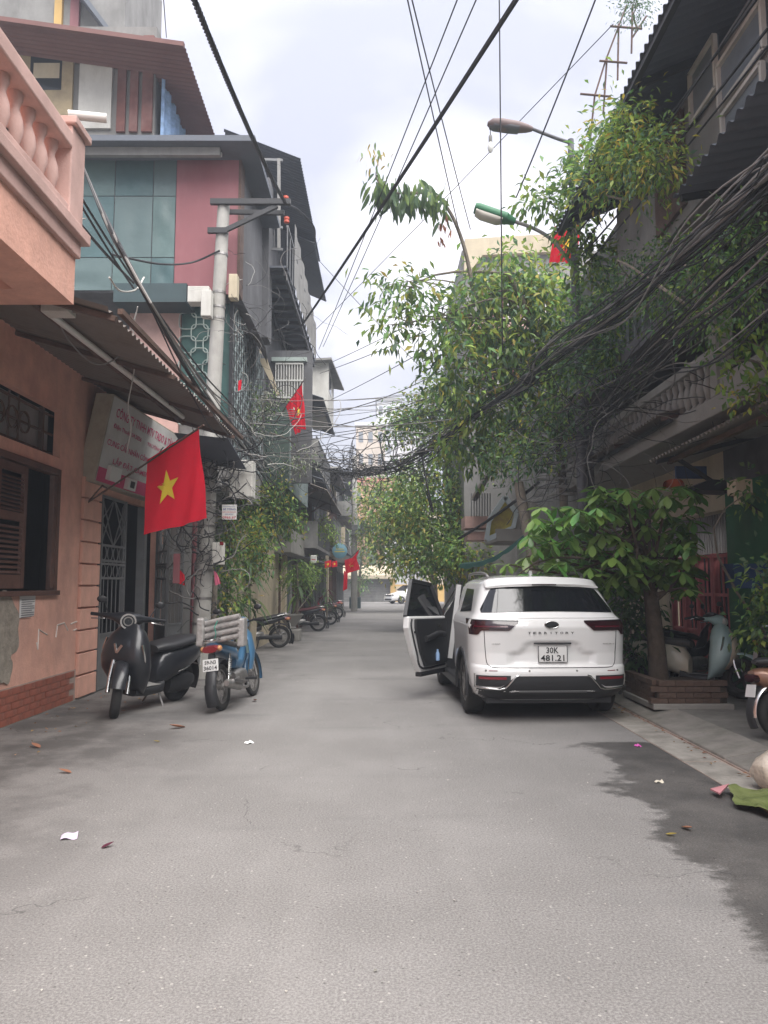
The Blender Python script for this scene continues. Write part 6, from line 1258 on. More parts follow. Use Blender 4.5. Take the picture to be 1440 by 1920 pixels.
# long bare shoot reaching over the street, its leaves told apart one by one
ot = thing('overhanging_branch', 'long arching shoot with hanging dark leaves over the middle of the street', 'branch', PY(870, 445, 15.6))
q = MB(); bp = spline([PY(890, 560, 15.9), PY(872, 470, 15.7), PY(845, 400, 15.4), PY(812, 365, 15.2), PY(775, 362, 15), PY(735, 360, 14.9), PY(706, 335, 14.8), PY(712, 290, 14.8)], 8); q.tube(bp, [.05-.042*i/(len(bp)-1) for i in range(len(bp))], 6); q.build('stem', m_bark_p, ot, True)
def leaf_mesh(L, W, mat, name='leaf', n=6, curl=.25, fold=.18, ob=.8):
    q = MB(); vs = []; 
    for i in range(n+1):
        u = i/n; w_ = W*.5*math.sin(math.pi*(u**ob)*.98+.02)**.8 if 0 < i < n else .002; z = -curl*L*u*u
        vs += [(-w_, L*u, z+fold*w_), (0, L*u, z), (w_, L*u, z+fold*w_)]
    q.v = vs; q.f = [(3*i+j, 3*i+j+1, 3*i+j+4, 3*i+j+3) for i in range(n) for j in range(2)]; return q.mesh(name, mat, 80)
lms = [leaf_mesh(.28, .075, mt, curl=.3) for mt in (m_leaf_bluish, m_leaf_dark, m_leaf_mid)]; lmy = leaf_mesh(.22, .055, m_leaf_yel, curl=.3); lmd = leaf_mesh(.2, .06, m_leaf_dry)
def place_leaf(me, p, d, parent, roll=0., sc=1.):
    d = Vector(d).normalized(); qn = d.to_track_quat('Y', 'Z') @ Matrix.Rotation(roll, 3, 'Y').to_quaternion(); o = link('leaf', me, parent, p); o.rotation_mode = 'QUATERNION'; o.rotation_quaternion = qn; o.scale = (sc,)*3; return o
random.seed(5)
for i in range(280):
    k = int(len(bp)*.34+random.random()**.85*(len(bp)*.50)); k = min(k, int(len(bp)*.86)); p = bp[k]+Vector((random.gauss(0, .13), random.gauss(0, .16), random.uniform(-.26, .20)))
    place_leaf(random.choice(lms), p, (random.gauss(0, .45), random.gauss(0, .4), -1), ot, random.uniform(-1.5, 1.5), random.uniform(.75, 1.35))
for i in range(26): p = bp[-1]+Vector((random.gauss(-.05, .16), random.gauss(0, .12), random.gauss(-.08, .14))); place_leaf(lmy if i % 3 else lms[2], p, (random.gauss(-.3, .5), random.gauss(0, .4), -.8), ot, random.uniform(-1, 1), random.uniform(.5, .9))
for i in range(24): p = PY(835+random.gauss(0, 9), 400+random.random()*62, 15.4); place_leaf(lmd, p, (random.gauss(0, .4), random.gauss(0, .4), -1), ot, random.uniform(-1, 1), random.uniform(.6, 1.))
# climbers on the near house balconies (right)
mixB = [(m_leaf_mid, .45), (m_leaf_dark, .25), (m_leaf_bluish, .2), (m_leaf_light, .1)]
def vine(name, label, blobs, mats, anchor, per=14, spread=.16, L=.11, W=.05, cat='plant', stems=True):
    t = thing(name, label, cat, anchor)
    if stems:
        for c, r_, k in blobs:
            q = MB(); c = Vector(c); limb(q, Vector(anchor).lerp(c, .15), c, .02, .006, .2, 5)
            for _ in range(4): limb(q, c, c+Vector([random.uniform(-.9, .9)*x for x in r_]), .008, .003, .2, 4)
            q.build('stem', m_bark_p, t)
    foliage(t, 'foliage', mats, blobs, per, spread, L, W, .45)
    for ch in t.children:
        if ch.name.startswith('foliage'): ch['kind'] = 'stuff'
    return t
vine('rooftop_shrub', 'bushy pale green shrub growing out between the two dark roofs', [pxblob(1185, 265, 8.8, 58, 44, 56), pxblob(1215, 315, 8.4, 50, 42, 46), pxblob(1140, 300, 9.6, 42, 40, 32), pxblob(1245, 300, 8.0, 26, 34, 20), pxblob(1120, 350, 10, 40, 28, 28), pxblob(1165, 222, 9, 34, 26, 22)], [(m_leaf_light, .42), (m_leaf_mid, .28), (m_leaf_yel, .14), (m_leaf_bluish, .16)], PY(1190, 380, 9.4), 13, .17, .105, .036)
vine('balcony_vine', 'dense green climber trailing over the upper gallery on the right', [pxblob(1400, 440, 6.9, 50, 30, 44), pxblob(1320, 510, 7.7, 52, 34, 46), pxblob(1410, 540, 6.8, 40, 34, 30), pxblob(1240, 560, 8.8, 48, 40, 44), pxblob(1260, 480, 8.5, 42, 30, 30), pxblob(1180, 520, 9.8, 45, 45, 44), pxblob(1335, 595, 7.4, 42, 26, 34)], mixB, PY(1320, 590, 7.6), 13, .15, .075, .032)
vine('balcony_vine', 'grey green creeper hanging between cables left of the gallery', [pxblob(1120, 600, 12, 58, 60, 60), pxblob(1090, 690, 12.3, 55, 55, 54), pxblob(1160, 660, 11.6, 48, 48, 44), pxblob(1040, 780, 13, 45, 36, 30), pxblob(1000, 850, 14, 40, 40, 30), pxblob(940, 860, 15, 35, 50, 30)], [(m_leaf_mid, .3), (m_leaf_bluish, .4), (m_leaf_dark, .2), (m_leaf_light, .1)], PY(1110, 720, 12.2), 14, .16, .11, .05)
vine('pot_plant', 'sprig of bright leaves reaching over the near balcony post', [pxblob(1395, 640, 7.6, 30, 22, 9), pxblob(1375, 680, 7.6, 22, 8, 4), pxblob(1430, 690, 7.2, 14, 22, 4)], [(m_leaf_light, .4), (m_leaf_mid, .6)], PY(1440, 690, 7.6), 8, .12, .12, .07)
vine('pot_plant', 'low leafy plant with yellow flowers on the near balcony edge', [pxblob(1425, 722, 7.6, 30, 12, 10), pxblob(1385, 742, 7.6, 22, 8, 5)], [(m_leaf_light, .35), (m_leaf_mid, .5), (m_leaf_yel, .15)], PY(1420, 760, 7.6), 9, .10, .09, .05)
vine('lamp_pole_creeper', 'creeper with pointed leaves climbing the lamp pole', [pxblob(1080, 330, 13.3, 18, 50, 22), pxblob(1020, 375, 13.4, 55, 34, 26), pxblob(1085, 420, 13.2, 26, 40, 26), pxblob(1110, 320, 13, 22, 30, 16), pxblob(1110, 500, 13, 36, 36, 30)], [(m_leaf_mid, .55), (m_leaf_light, .3), (m_leaf_dark, .15)], PY(1074, 460, 13.5), 9, .18, .20, .075)
vine('rooftop_shrub', 'thin feathery shrub on the roof edge at the top right', [pxblob(1195, 12, 12, 34, 28, 40)], [(m_leaf_dark, .6), (m_leaf_bluish, .4)], PY(1195, 60, 12), 14, .12, .06, .022)
# trees deeper along the lane
mixC = [(m_leaf_mid, .45), (m_leaf_light, .38), (m_leaf_yel, .09), (m_leaf_dark, .08)]
fb_ = Vector((3.2, 27, .05))
tree('street_tree', 'broad bright green tree arching over the far right pavement', fb_, [fb_, (2.8, 27, 2.5), (2.5, 26.8, 4.5), (2.2, 26.6, 6.5)], .2,
     [pxblob(800, 770, 26.5, 64, 34, 70), pxblob(760, 800, 26.5, 44, 26, 40), pxblob(830, 830, 26.5, 58, 40, 66), pxblob(850, 750, 26, 52, 34, 48), pxblob(800, 900, 26.5, 66, 42, 84), pxblob(855, 960, 26.5, 50, 50, 70), pxblob(770, 960, 26.5, 60, 42, 76), pxblob(820, 1010, 26, 70, 40, 90), pxblob(800, 1055, 26, 64, 28, 70), pxblob(870, 1045, 25, 46, 32, 50)], mixC, 18, .28, .19, .085, .35)
fb_ = Vector((.9, 46, .05))
tree('street_tree', 'yellow green tree in the distance beside the far pole', fb_+Vector((2.3, 0, 0)), [fb_+Vector((2.3, 0, 0)), (3.0, 46, 3), (2.4, 46, 5.5)], .2,
     [pxblob(730, 960, 44, 50, 36, 70), pxblob(700, 930, 44, 26, 24, 30), pxblob(760, 1000, 44, 50, 36, 60), pxblob(715, 1010, 44, 40, 30, 50), pxblob(745, 1050, 44, 40, 22, 40), pxblob(770, 920, 45, 45, 40, 50)], [(m_leaf_light, .6), (m_leaf_mid, .28), (m_leaf_yel, .12)], 15, .4, .30, .14, .3)
fb_ = PZ(672, 1132); tree('street_tree', 'dark leafy tree hugging the far left houses', fb_, [fb_, fb_+Vector((.1, 0, 2.2)), fb_+Vector((.3, 0, 4))], .14, [pxblob(672, 1000, fb_.y, 22, 40, 40), pxblob(690, 1040, fb_.y, 22, 34, 34), pxblob(652, 940, fb_.y-8, 15, 34, 30), pxblob(680, 1085, fb_.y, 16, 22, 20)], [(m_leaf_dark, .5), (m_leaf_mid, .5)], 14, .32, .26, .12, .3)
# leaning trunk behind the white car
q = MB(); a, b = PY(1000, 1050, 14.2), PY(972, 905, 14.4); q.tube([Vector((a.x, 14.2, .1)), a, b], [.13, .11, .09], 12); q.build('dead_trunk', m_bark_p, smooth=True, label='bare leaning tree trunk behind the big leaf tree', cat='trunk')
# ---- big leaf tree in the brick planter
tp0 = PZ(1236, 1268, .4); TB = Vector((tp0.x, tp0.y, .1))
BT = thing('big_leaf_tree', 'low tree with large glossy leaf rosettes in the brick planter beside the white car', 'tree', TB)
q = MB(); tp = spline([TB, TB+Vector((-.02, 0, .6)), TB+Vector((-.06, .02, 1.25)), TB+Vector((-.12, 0, 1.75)), TB+Vector((-.3, -.1, 2.35))], 5); q.tube(tp, [.14-.085*i/(len(tp)-1) for i in range(len(tp))], 14); q.build('trunk', m_bark, BT, True)
big = [leaf_mesh(.25*s, .105*s, m_, 'leaf', 7, cu, .16, 1.5) for s, cu, m_ in ((1, .12, m_leaf_big), (1.1, .25, m_leaf_big), (.9, .05, m_leaf_big), (1, .15, M('glossy_big_leaf_pale', (.14, .25, .05), .35, bump=0, island=.25, trans=.25, var=.2)))]
random.seed(9)
ros = [(950, 1058), (975, 1075), (985, 1045), (1010, 1030), (1025, 1060), (1045, 1040), (1040, 1085), (1070, 1010), (1085, 1050), (1100, 1080), (1090, 980), (1120, 960), (1110, 1020), (1145, 940), (1130, 1000), (1150, 1045), (1175, 920), (1165, 965), (1185, 1000), (1180, 1040), (1205, 930), (1200, 1040), (1225, 915), (1210, 985), (1240, 950), (1235, 1010), (1250, 1050), (1262, 1020), (1278, 1010), (1290, 1105), (1215, 1065), (1060, 1065), (1150, 1080), (1245, 1080), (1270, 1048), (1120, 1075), (1020, 990), (1060, 985), (1195, 1075), (1130, 925), (1250, 930), (1165, 1010), (1222, 1030), (1300, 1040), (1275, 1085)]
nl = 0
for i, (x, y) in enumerate(ros):
    Yr = TB.y-.75+.8*random.random()+(1.1 if x < 1100 else 0); c = PY(x, y, Yr); q = MB(); st = tp[int(len(tp)*random.uniform(.55, .98))-1]; limb(q, st, c, .028, .010, .15, 6); q.build('branch', m_bark, BT, True)
    nlv = 7
    for k in range(nlv):
        a = 2*math.pi*(k+random.uniform(-.25, .25))/nlv; e = random.uniform(-1.1, .05); place_leaf(random.choice(big), c, (math.cos(a), math.sin(a), e), BT, random.uniform(-.35, .35), random.uniform(.72, 1.15)); nl += 1
# inner and rear rosettes, merged
iq = MB(); base_l = leaf_mesh(.25, .10, m_leaf_big, 'leaf', 5, .15, .16, 1.5); bv_ = [v.co.copy() for v in base_l.vertices]; bf_ = [tuple(p_.vertices) for p_ in base_l.polygons]; random.seed(12)
for i in range(190):
    c = PY(random.uniform(975, 1305), random.uniform(910, 1110), TB.y+random.uniform(-.6, .9)); n_ = 7
    if c.x < TB.x-1.75 or (c.z > 2.75 and abs(c.x-TB.x) > .9): continue
    for k in range(n_):
        a_ = 2*math.pi*k/n_+random.uniform(-.3, .3); d = Vector((math.cos(a_), math.sin(a_), random.uniform(-1.1, .1))).normalized(); mt_ = (d.to_track_quat('Y', 'Z').to_matrix() @ Matrix.Rotation(random.uniform(-.4, .4), 3, 'Y'))*random.uniform(.7, 1.1)
        iq.add([c+mt_ @ v for v in bv_], bf_)
lf = iq.build('inner_foliage', m_leaf_big, BT, 80, kind='stuff')
# brick planter
pa = PZ(1186, 1302, .1); PBx0, PBx1, PBy0, PBy1 = TB.x-.36, TB.x+.56, TB.y-.85, TB.y+.3
Pl = thing('brick_planter', 'low mossy brick planter box around the big leaf tree', 'planter', ((PBx0+PBx1)/2, TB.y, .1))
q = MB(); q.box(PBx0+.03, PBx1-.03, PBy0+.03, PBy1-.03, .1, .36); q.build('soil', m_soil, Pl); q = MB(); q.box(PBx0-.03, PBx1+.03, PBy0-.03, PBy1+.03, .1, .17); q.build('plinth', m_concrete, Pl, bevel=.01)
bk = MB(); bk.box(0, .205, 0, .10, 0, .062); bkm = [bk.mesh('brick', m_brick)]
for row in range(4):
    z = .172+row*.07
    for k in range(5):
        x = PBx0+k*.212+(row % 2)*.1-.05
        if x+.2 < PBx1+.06: link('brick', bkm[0], Pl, (x, PBy0+random.uniform(-.008, .008), z), (0, 0, random.uniform(-.03, .03)))
    for k in range(5):
        y = PBy0+.1+k*.212; link('brick', bkm[0], Pl, (PBx0+.1+random.uniform(-.006, .006), y, z), (0, 0, rad(90)+random.uniform(-.03, .03)))
# foliage and undergrowth behind the car, at the planter
vine('undergrowth', 'dark undergrowth crowding behind the white car and the planter', [pxblob(1175, 1150, 11.8, 50, 70, 46), pxblob(1120, 1070, 12.2, 60, 40, 40), pxblob(1180, 1220, 11.2, 34, 44, 22), pxblob(1060, 1075, 13, 50, 26, 30)], [(m_leaf_dark, .7), (m_leaf_mid, .3)], (3.7, 11.6, .3), 12, .15, .14, .06)
vine('wall_creeper', 'leafy creeper down the right side of the green wall', [pxblob(1432, 1110, 8.6, 26, 70, 34), pxblob(1425, 1190, 8.8, 26, 40, 16), pxblob(1400, 925, 9, 22, 14, 8)], mixB, PX(1440, 1230, 5.0), 9, .12, .10, .05)
# ---- left side plants
lb = PX(505, 975, -3.0)
vine('wall_shrub', 'bushy olive green shrub spilling over the cream wall left of the gate', [pxblob(490, 960, 19, 46, 40, 90), pxblob(535, 975, 19.5, 30, 26, 44), pxblob(460, 1010, 18, 34, 40, 56), pxblob(515, 925, 19, 26, 22, 28), pxblob(445, 950, 17.0, 24, 44, 44), pxblob(430, 1030, 16.2, 22, 50, 40), pxblob(425, 1110, 15.8, 20, 40, 28), pxblob(480, 1040, 17.5, 26, 36, 34)], [(m_leaf_dark, .35), (m_leaf_mid, .3), (m_leaf_light, .2), (m_leaf_yel, .15)], (-3.1, 19, 1.6), 15, .18, .13, .055)
def dracaena(label, base, h, n, L, mats, W=.075, arch=.9):
    t = thing('potted_palm', label, 'plant', base); b = Vector(base); q = MB(); q.tube([b, b+Vector((.03, 0, h*.5)), b+Vector((0, 0, h))], [.035, .03, .022], 8); q.build('stem', m_bark_p, t, True)
    for k in range(n):
        z = h*random.uniform(.35, 1.05); a = random.uniform(0, 6.283); d = Vector((math.cos(a), math.sin(a), 0)); l = L*random.uniform(.75, 1.15); p0 = b+Vector((0, 0, z)); e = random.uniform(.2, .7); q = MB(); sd_ = d.cross(Vector((0, 0, 1))); vs = []
        for i in range(7):
            u = i/6; c = p0+d*l*u*.75+Vector((0, 0, l*(e*u-arch*u*u))); w_ = W*.5*math.sin(math.pi*min(.97, u*.85+.12)); vs += [c-sd_*w_+Vector((0, 0, .01)), c, c+sd_*w_+Vector((0, 0, .01))]
        q.v = [tuple(v) for v in vs]; q.f = [(3*i+j, 3*i+j+1, 3*i+j+4, 3*i+j+3) for i in range(6) for j in range(2)]; q.build('leaf', random.choice(mats), t, 80)
    return t
random.seed(31); dm = [m_leaf_dark, m_leaf_mid, m_leaf_bluish]
p = PY(465, 1190, 17.5); dracaena('tall drooping dracaena against the cream wall', (p.x, 17.5, .0), PY(465, 1060, 17.5).z, 46, .75, dm)
p = PY(440, 1190, 16); dracaena('smaller dracaena with broad leaves behind the blue motorbike', (p.x, 16, 0), PY(440, 1120, 16).z, 26, .55, dm)
p = PY(556, 1180, 22.3); dracaena('potted dracaena in front of the dark gate', (p.x, 22.3, .45), PY(556, 1085, 22.3).z, 40, .8, dm)
p = PY(546, 1060, 22.6); vine('pot_shrub', 'feathery light green shrub above the potted dracaena', [pxblob(556, 1085, 22.6, 26, 26, 34), pxblob(590, 1075, 24, 18, 16, 16)], [(m_leaf_light, .5), (m_leaf_mid, .5)], (p.x, 22.6, .5), 16, .16, .12, .04)
p = PZ(560, 1192); q = MB(); q.lathe([(.14, 0), (.16, .03), (.13, .08), (.26, .25), (.34, .38), (.36, .40), (.36, .43), (.30, .43), (.28, .38)], (p.x, 22.3, .33), 'z', 24); pt = q.build('bowl_planter', m_concrete, smooth=True, label='wide stone bowl planter holding the potted dracaena', cat='planter')
q = MB(); q.box(p.x-.28, p.x+.28, 22.0, 22.6, 0, .33); q.build('planter_block', m_concrete, bevel=.03, label='square stone block under the bowl planter', cat='block')
p = PY(612, 1110, 27); dracaena('dark red leaved plant beside the row of motorbikes', (p.x, 27, .3), 1.1, 26, .5, [m_leaf_red, m_leaf_dark])
p = PZ(662, 1141); q = MB(); q.box(p.x-.25, p.x+.5, p.y, p.y+.6, 0, .75); q.build('crate', m_dkteal, bevel=.02, label='dark green crate at the far left kerb', cat='crate'); q = MB(); q.box(p.x-1.2, p.x-.35, p.y-6, p.y-5.2, 0, .55); q.build('concrete_block', m_concrete, bevel=.03, label='grey concrete block at the kerb before the dark green crate', cat='block')
p = PY(612, 925, 29); vine('balcony_plant', 'small plants on the ledge above the blue disc', [pxblob(625, 1003, 28, 16, 10, 14), pxblob(606, 985, 27, 14, 10, 10)], [(m_leaf_light, .7), (m_leaf_mid, .3)], PY(620, 1012, 28), 14, .14, .12, .05)
vine('cable_creeper', 'dry grey creeper tangled in cables on the balcony house', [pxblob(500, 750, 16.5, 26, 26, 30), pxblob(480, 790, 16.5, 26, 18, 22), pxblob(560, 870, 19, 34, 24, 26)], [(M('grey_dry_leaf', (.26, .27, .22), .9, island=.3, bump=0), .7), (m_leaf_mid, .3)], PY(495, 800, 16.6), 12, .14, .12, .03)
# ================================================================== CABLES
def cable(name, label, pts, r, mat=m_cable, sm=6, group=None, cat='cable', twist=False, n=6):
    P = spline(pts, sm); q = MB()
    if twist:
        for ph in (0, 2.1, 4.2):
            T = [P[min(i+1, len(P)-1)]-P[max(i-1, 0)] for i in range(len(P))]; o_ = []
            for i, p in enumerate(P):
                t = T[i].normalized(); u = t.cross(Vector((0, 0, 1))).normalized(); v = t.cross(u); a = i*1.1+ph; o_.append(p+(u*math.cos(a)+v*math.sin(a))*r*.6)
            q.tube(o_, r*.62, 5)
    else: q.tube(P, r, n)
    return q.build(name, mat, smooth=True, label=label, cat=cat, group=group)
def line(a, b, s=.1, k=7):
    return [Vector(a).lerp(Vector(b), i/k)-Vector((0, 0, s*4*(i/k)*(1-i/k))) for i in range(k+1)]
cable('power_cable', 'thick twisted cable running from the top edge down to the pole bracket', line(PY(352, -30, 6.2), tip, .12, 30), .028, twist=True, sm=7)
cable('power_cable', 'thin twisted pair continuing from the pole bracket to the tin roof', [tip, PY(560, 395, 15), PY(588, 425, 16.5), PY(590, 455, 18)], .02, twist=True, sm=12)
cable('power_cable', 'thickest straight black cable crossing the sky from upper right to the left houses', line(PY(975, -12, 6.8), PY(566, 610, 20.5), .05), .03)
G_ = 'thin wires against the sky'
def wire(lb, a, b, r=.010, s=.04, mat=m_cable): cable('overhead_wire', lb, line(a, b, s), r, mat, group=G_, cat='wire', n=5)
wire('thin wire from the top edge crossing behind the thickest cable towards the left houses', PY(865, -20, 9), PY(598, 655, 26))
wire('thin wire just right of it, also slanting down left', PY(897, -10, 9), PY(606, 650, 27))
wire('left of the two near parallel wires dropping into the overhanging branch', PY(762, -10, 9), PY(872, 480, 17))
wire('right of the two near parallel wires dropping into the overhanging branch', PY(770, -10, 9), PY(882, 430, 17))
wire('vertical twisted wire passing beside the brown lamp head', PY(936, -10, 11.5), PY(942, 660, 13), .012)
wire('wire slanting from the top right past the lamp arm', PY(1122, -15, 10), PY(968, 370, 13.4), .013)
wire('long thin wire from the upper right antennas to the lower left roofs', PY(1150, 45, 13), PY(560, 650, 26), .009)
wire('pale wire rising right from the far left roof', PY(620, 680, 26), PY(860, 560, 16), .010)
wire('second pale wire below it rising right', PY(600, 700, 26), PY(800, 620, 15.6), .010)
wire('low thin wire under the sky gap between houses and trees', PY(615, 752, 28), PY(800, 655, 17), .010)
wire('thin wire running down right from the tin roofs', PY(595, 485, 21), PY(820, 720, 17), .008)
wire('short thin wire hanging at the top left', PY(306, -10, 10), PY(312, 70, 14), .008, 0)
# black wires draped over the pink balcony
for i, (x0, y0, x1, y1) in enumerate(((-10, 92, 265, 545), (-10, 100, 250, 540), (-10, 215, 250, 530))):
    cable('overhead_wire', ('upper', 'middle', 'lower')[i]+' black wire draped along the pink balcony front', line(PY(x0, y0, 5.2), PY(x1, y1, 10.5+.2*i), .06), .014 if i < 2 else .018)
cable('overhead_wire', 'pale drooping wire across the pink balcony beam', [PY(-5, 350, 5.4), PY(50, 390, 5.8), PY(110, 410, 6.3), PY(160, 410, 7)], .007, m_cable_w)
BUN = thing('cable_bundle', 'fan of black wires sweeping down along the awning edge to the pole', 'cables', PY(230, 480, 8))
for i in range(12):
    a = PY(150+i*2.5, 300+i*6, 7+.1*i); m_ = PX(228+i*5, 480+i*8, -2.5+.05*i); b = PY(430+random.uniform(-12, 20), 790+random.uniform(-20, 40), 12.8); c = PY(520+random.uniform(-30, 20), 900+random.uniform(-30, 20), 17)
    q = MB(); q.tube(spline([a, m_, m_.lerp(b, .5)-Vector((0, 0, .05+.02*i*random.random())), b, c], 6), random.choice((.008, .011, .014)), 5); q.build('wire', random.choice((m_cable, m_cable, m_cable_g)), BUN, True)
cable('overhead_wire', 'black cable from the awning wires to a clamp on the pole', [PY(212, 478, 11), PY(300, 495, 12.5), PY(360, 492, 13.4), PY(412, 470, PLY-.15)], .018)
cable('hanging_wire', 'white wire hanging loose under the corrugated awning', [PY(258, 575, 8.6), PY(250, 620, 8.8), PY(252, 690, 9), PY(240, 760, 9.3), PY(246, 800, 9.5), PY(238, 845, 9.6)], .007, m_cable_w)
cable('hanging_wire', 'grey looping wire below the awning batten', [PY(105, 590, 7.2), PY(130, 640, 8), PY(180, 683, 8.4), PY(230, 660, 8.6), PY(256, 585, 8.6)], .009, m_cable_g)
cable('hanging_wire', 'white wire loop at the awning edge near the teal cladding', [PX(205, 520, -2.4), PX(225, 545, -2.4), PX(255, 543, -2.4), PX(270, 520, -2.4)], .009, m_cable_w)
# main bundle along the right side that crosses to the left houses
MBn = thing('cable_bundle', 'heavy sagging bundle of black cables crossing from the right houses to the left', 'cables', PY(840, 810, 17))
main = [PY(1480, 300, 4.9), PY(1330, 440, 6.3), PY(1180, 565, 8.2), PY(1050, 665, 11.2), PY(990, 710, 13.5), PY(930, 752, 15), PY(860, 802, 17), PY(790, 848, 19), PY(722, 880, 21), PY(640, 888, 22.5), PY(560, 860, 24)]
random.seed(17)
for i in range(30):
    sp = .07 if i < 13 else (.16 if i < 22 else .34); dvs = [Vector((random.gauss(0, sp), 0, random.gauss(0, sp*.75)))*min(1.2, p.y/13) for p in main]; dvs[4] *= .45; dvs[5] *= .4; dvs[6] *= .5; dvs[8] *= .6
    q = MB(); q.tube(spline([p+d for p, d in zip(main, dvs)], 5), random.choice((.005, .007, .009, .012)), 5); q.build('cable', m_cable if i % 3 else m_cable_g, MBn, True)
for p in (main[4], main[6], main[7]):
    q = MB(); q.ball(p, (.13, .26, .09), 12, 8); q.build('splice_sleeve', m_cable, MBn, True)
TW = thing('cable_bundle', 'second flight of lighter cables sweeping from the right edge to the lamp pole', 'cables', PY(1250, 640, 9))
for i in range(20):
    y0 = random.uniform(410, 600); a = PY(1480, y0-40, 5.2+random.random()*.6); m1 = PY(1330+random.uniform(-20, 20), y0+random.uniform(70, 100), 6.8); m2 = PY(1210+random.uniform(-20, 20), 640+(y0-410)*.35+random.uniform(-15, 30), 8.6); b = PY(1090+random.uniform(-20, 20), 770+(y0-410)*.25+random.uniform(-30, 30), 13.2); c = PY(random.uniform(930, 1010), random.uniform(800, 900), 15)
    q = MB(); q.tube(spline([a, m1, m2, b, c], 6), random.choice((.004, .006, .008, .010)), 5); q.build('cable', random.choice((m_cable, m_cable, m_cable, m_cable_g)), TW, True)
UP = thing('cable_bundle', 'four taut cables running under the upper right roof towards the lamp pole', 'cables', PY(1200, 380, 9))
for i, (x0, y0, x1, y1) in enumerate(((1415, -10, 1085, 470), (1450, 40, 1090, 480), (1460, 60, 1095, 500), (1440, -30, 1080, 440))):
    q = MB(); q.tube(line(PY(x0, y0, 6.4), PY(x1, y1, 13.3), .06), .012+.004*(i % 2), 5); q.build('cable', m_cable, UP, True)
for i in range(4):
    q = MB(); q.tube(line(PY(1470, 250+i*28, 5.8), PY(1130+i*6, 560+i*16, 11.6), .1), (.012, .018, .014, .02)[i], 5); q.build('cable', (m_cable_g, m_cable_g, m_cable, m_cable)[i], UP, True)
# lesser lines criss-crossing at the middle, with the tangle
G2 = 'lines strung between the house rows'
for i in range(16):
    a = PY(random.uniform(460, 520), random.uniform(740, 860), random.uniform(15, 18)); b = PY(random.uniform(830, 960), random.uniform(680, 830), random.uniform(17, 20)); q = MB(); q.tube(line(a, b, random.uniform(.1, .35)), random.choice((.006, .008, .011)), 4)
    q.build('overhead_wire', random.choice((m_cable, m_cable_g)), smooth=True, label='thin wire strung across the lane among many others at roof height', cat='wire', group=G2)
def tangle(name, label, centre, spread, n, seed, r=(.003, .004, .007), loop=.35, mats=(m_cable, m_cable, m_cable, m_cable_g)):
    random.seed(seed); by = {m.name: MB() for m in mats}; t = thing(name, label, 'cables', centre)
    for _ in range(n):
        p = Vector(centre)+Vector([random.gauss(0, s) for s in spread]); pts = [p]
        a = random.uniform(0, 6.28); v = Vector((math.cos(a), math.sin(a)*.7, random.uniform(-.4, .3))); cu = random.choice((-1, 1))*random.uniform(.05, .33); tl_ = random.uniform(-.25, .25)
        for k in range(random.randint(6, 14)):
            v = Matrix.Rotation(cu+random.gauss(0, .28), 3, Vector((random.gauss(0, .2), 1, tl_)).normalized()) @ v; p = p+v*loop*.45; pts.append(p)
        by[random.choice(mats).name].tube(spline(pts, 5), random.choice(r), 4)
    for m in set(mats):
        if by[m.name].v: by[m.name].build('wire_tangle', m, t, True, kind='stuff')
    return t
tangle('cable_tangle', 'knotted mass of black cable loops hanging in the middle of the lane', PY(690, 878, 21), (.85, .4, .13), 150, 3, r=(.006, .009, .012), loop=.26, mats=(m_cable,))
tangle('cable_tangle', 'messy nest of pale and black wires at the awning end by the pole', PY(480, 830, 14.5), (.35, .6, .5), 70, 4, loop=.3, mats=(m_cable, m_cable, m_cable_g, m_cable_g, m_cable_w))
tangle('cable_tangle', 'wires coiled round the concrete pole under the awning', PY(384, 990, PLY-.2), (.16, .12, .75), 130, 5, r=(.004, .007, .011), loop=.16)
tangle('cable_tangle', 'black wires and coils bunched at the pole below the dark flap', PY(400, 890, PLY-.1), (.28, .2, .35), 90, 25, r=(.004, .007, .012), loop=.18)
tangle('cable_tangle', 'wires hanging off the pole beside the maroon cladding', PY(445, 590, PLY+.1), (.15, .2, .5), 34, 6, loop=.2, mats=(m_cable, m_cable, m_cable_g, m_cable_w))
tangle('cable_tangle', 'tangle of black wires round the lamp pole behind the white car', PY(1085, 840, 13.2), (.3, .4, .5), 70, 7, loop=.3)
tangle('cable_tangle', 'dense thicket of thin wires and twigs under the right gallery', PY(1180, 770, 11), (.55, .9, .3), 70, 8, loop=.4, r=(.003, .004, .006))
tangle('cable_tangle', 'wires gathered at the far left pole', PY(655, 985, 34), (.4, .6, 1.0), 40, 9, loop=.4)
tangle('cable_tangle', 'wires strung down the balcony house front', PY(520, 560, 17), (.25, .5, 1.2), 26, 10, loop=.35)
for i, (x0, x1, y0, y1) in enumerate(((768, 800, 905, 985), (842, 838, 868, 990))): pass
cable('hanging_wire', 'thick black cable end looping down from the main bundle', [main[7], PY(800, 905, 18.5), PY(812, 960, 18.3), PY(800, 925, 18.3)], .022)
cable('hanging_wire', 'curved black cable end rising from the tangle like a hook', [PY(722, 880, 21), PY(712, 822, 21), PY(722, 815, 21), PY(732, 840, 21)], .022)
cable('hanging_wire', 'straight black cable diving from the bundle to the right pavement', line(PY(1010, 905, 14), PY(860, 1010, 17), .05), .03)
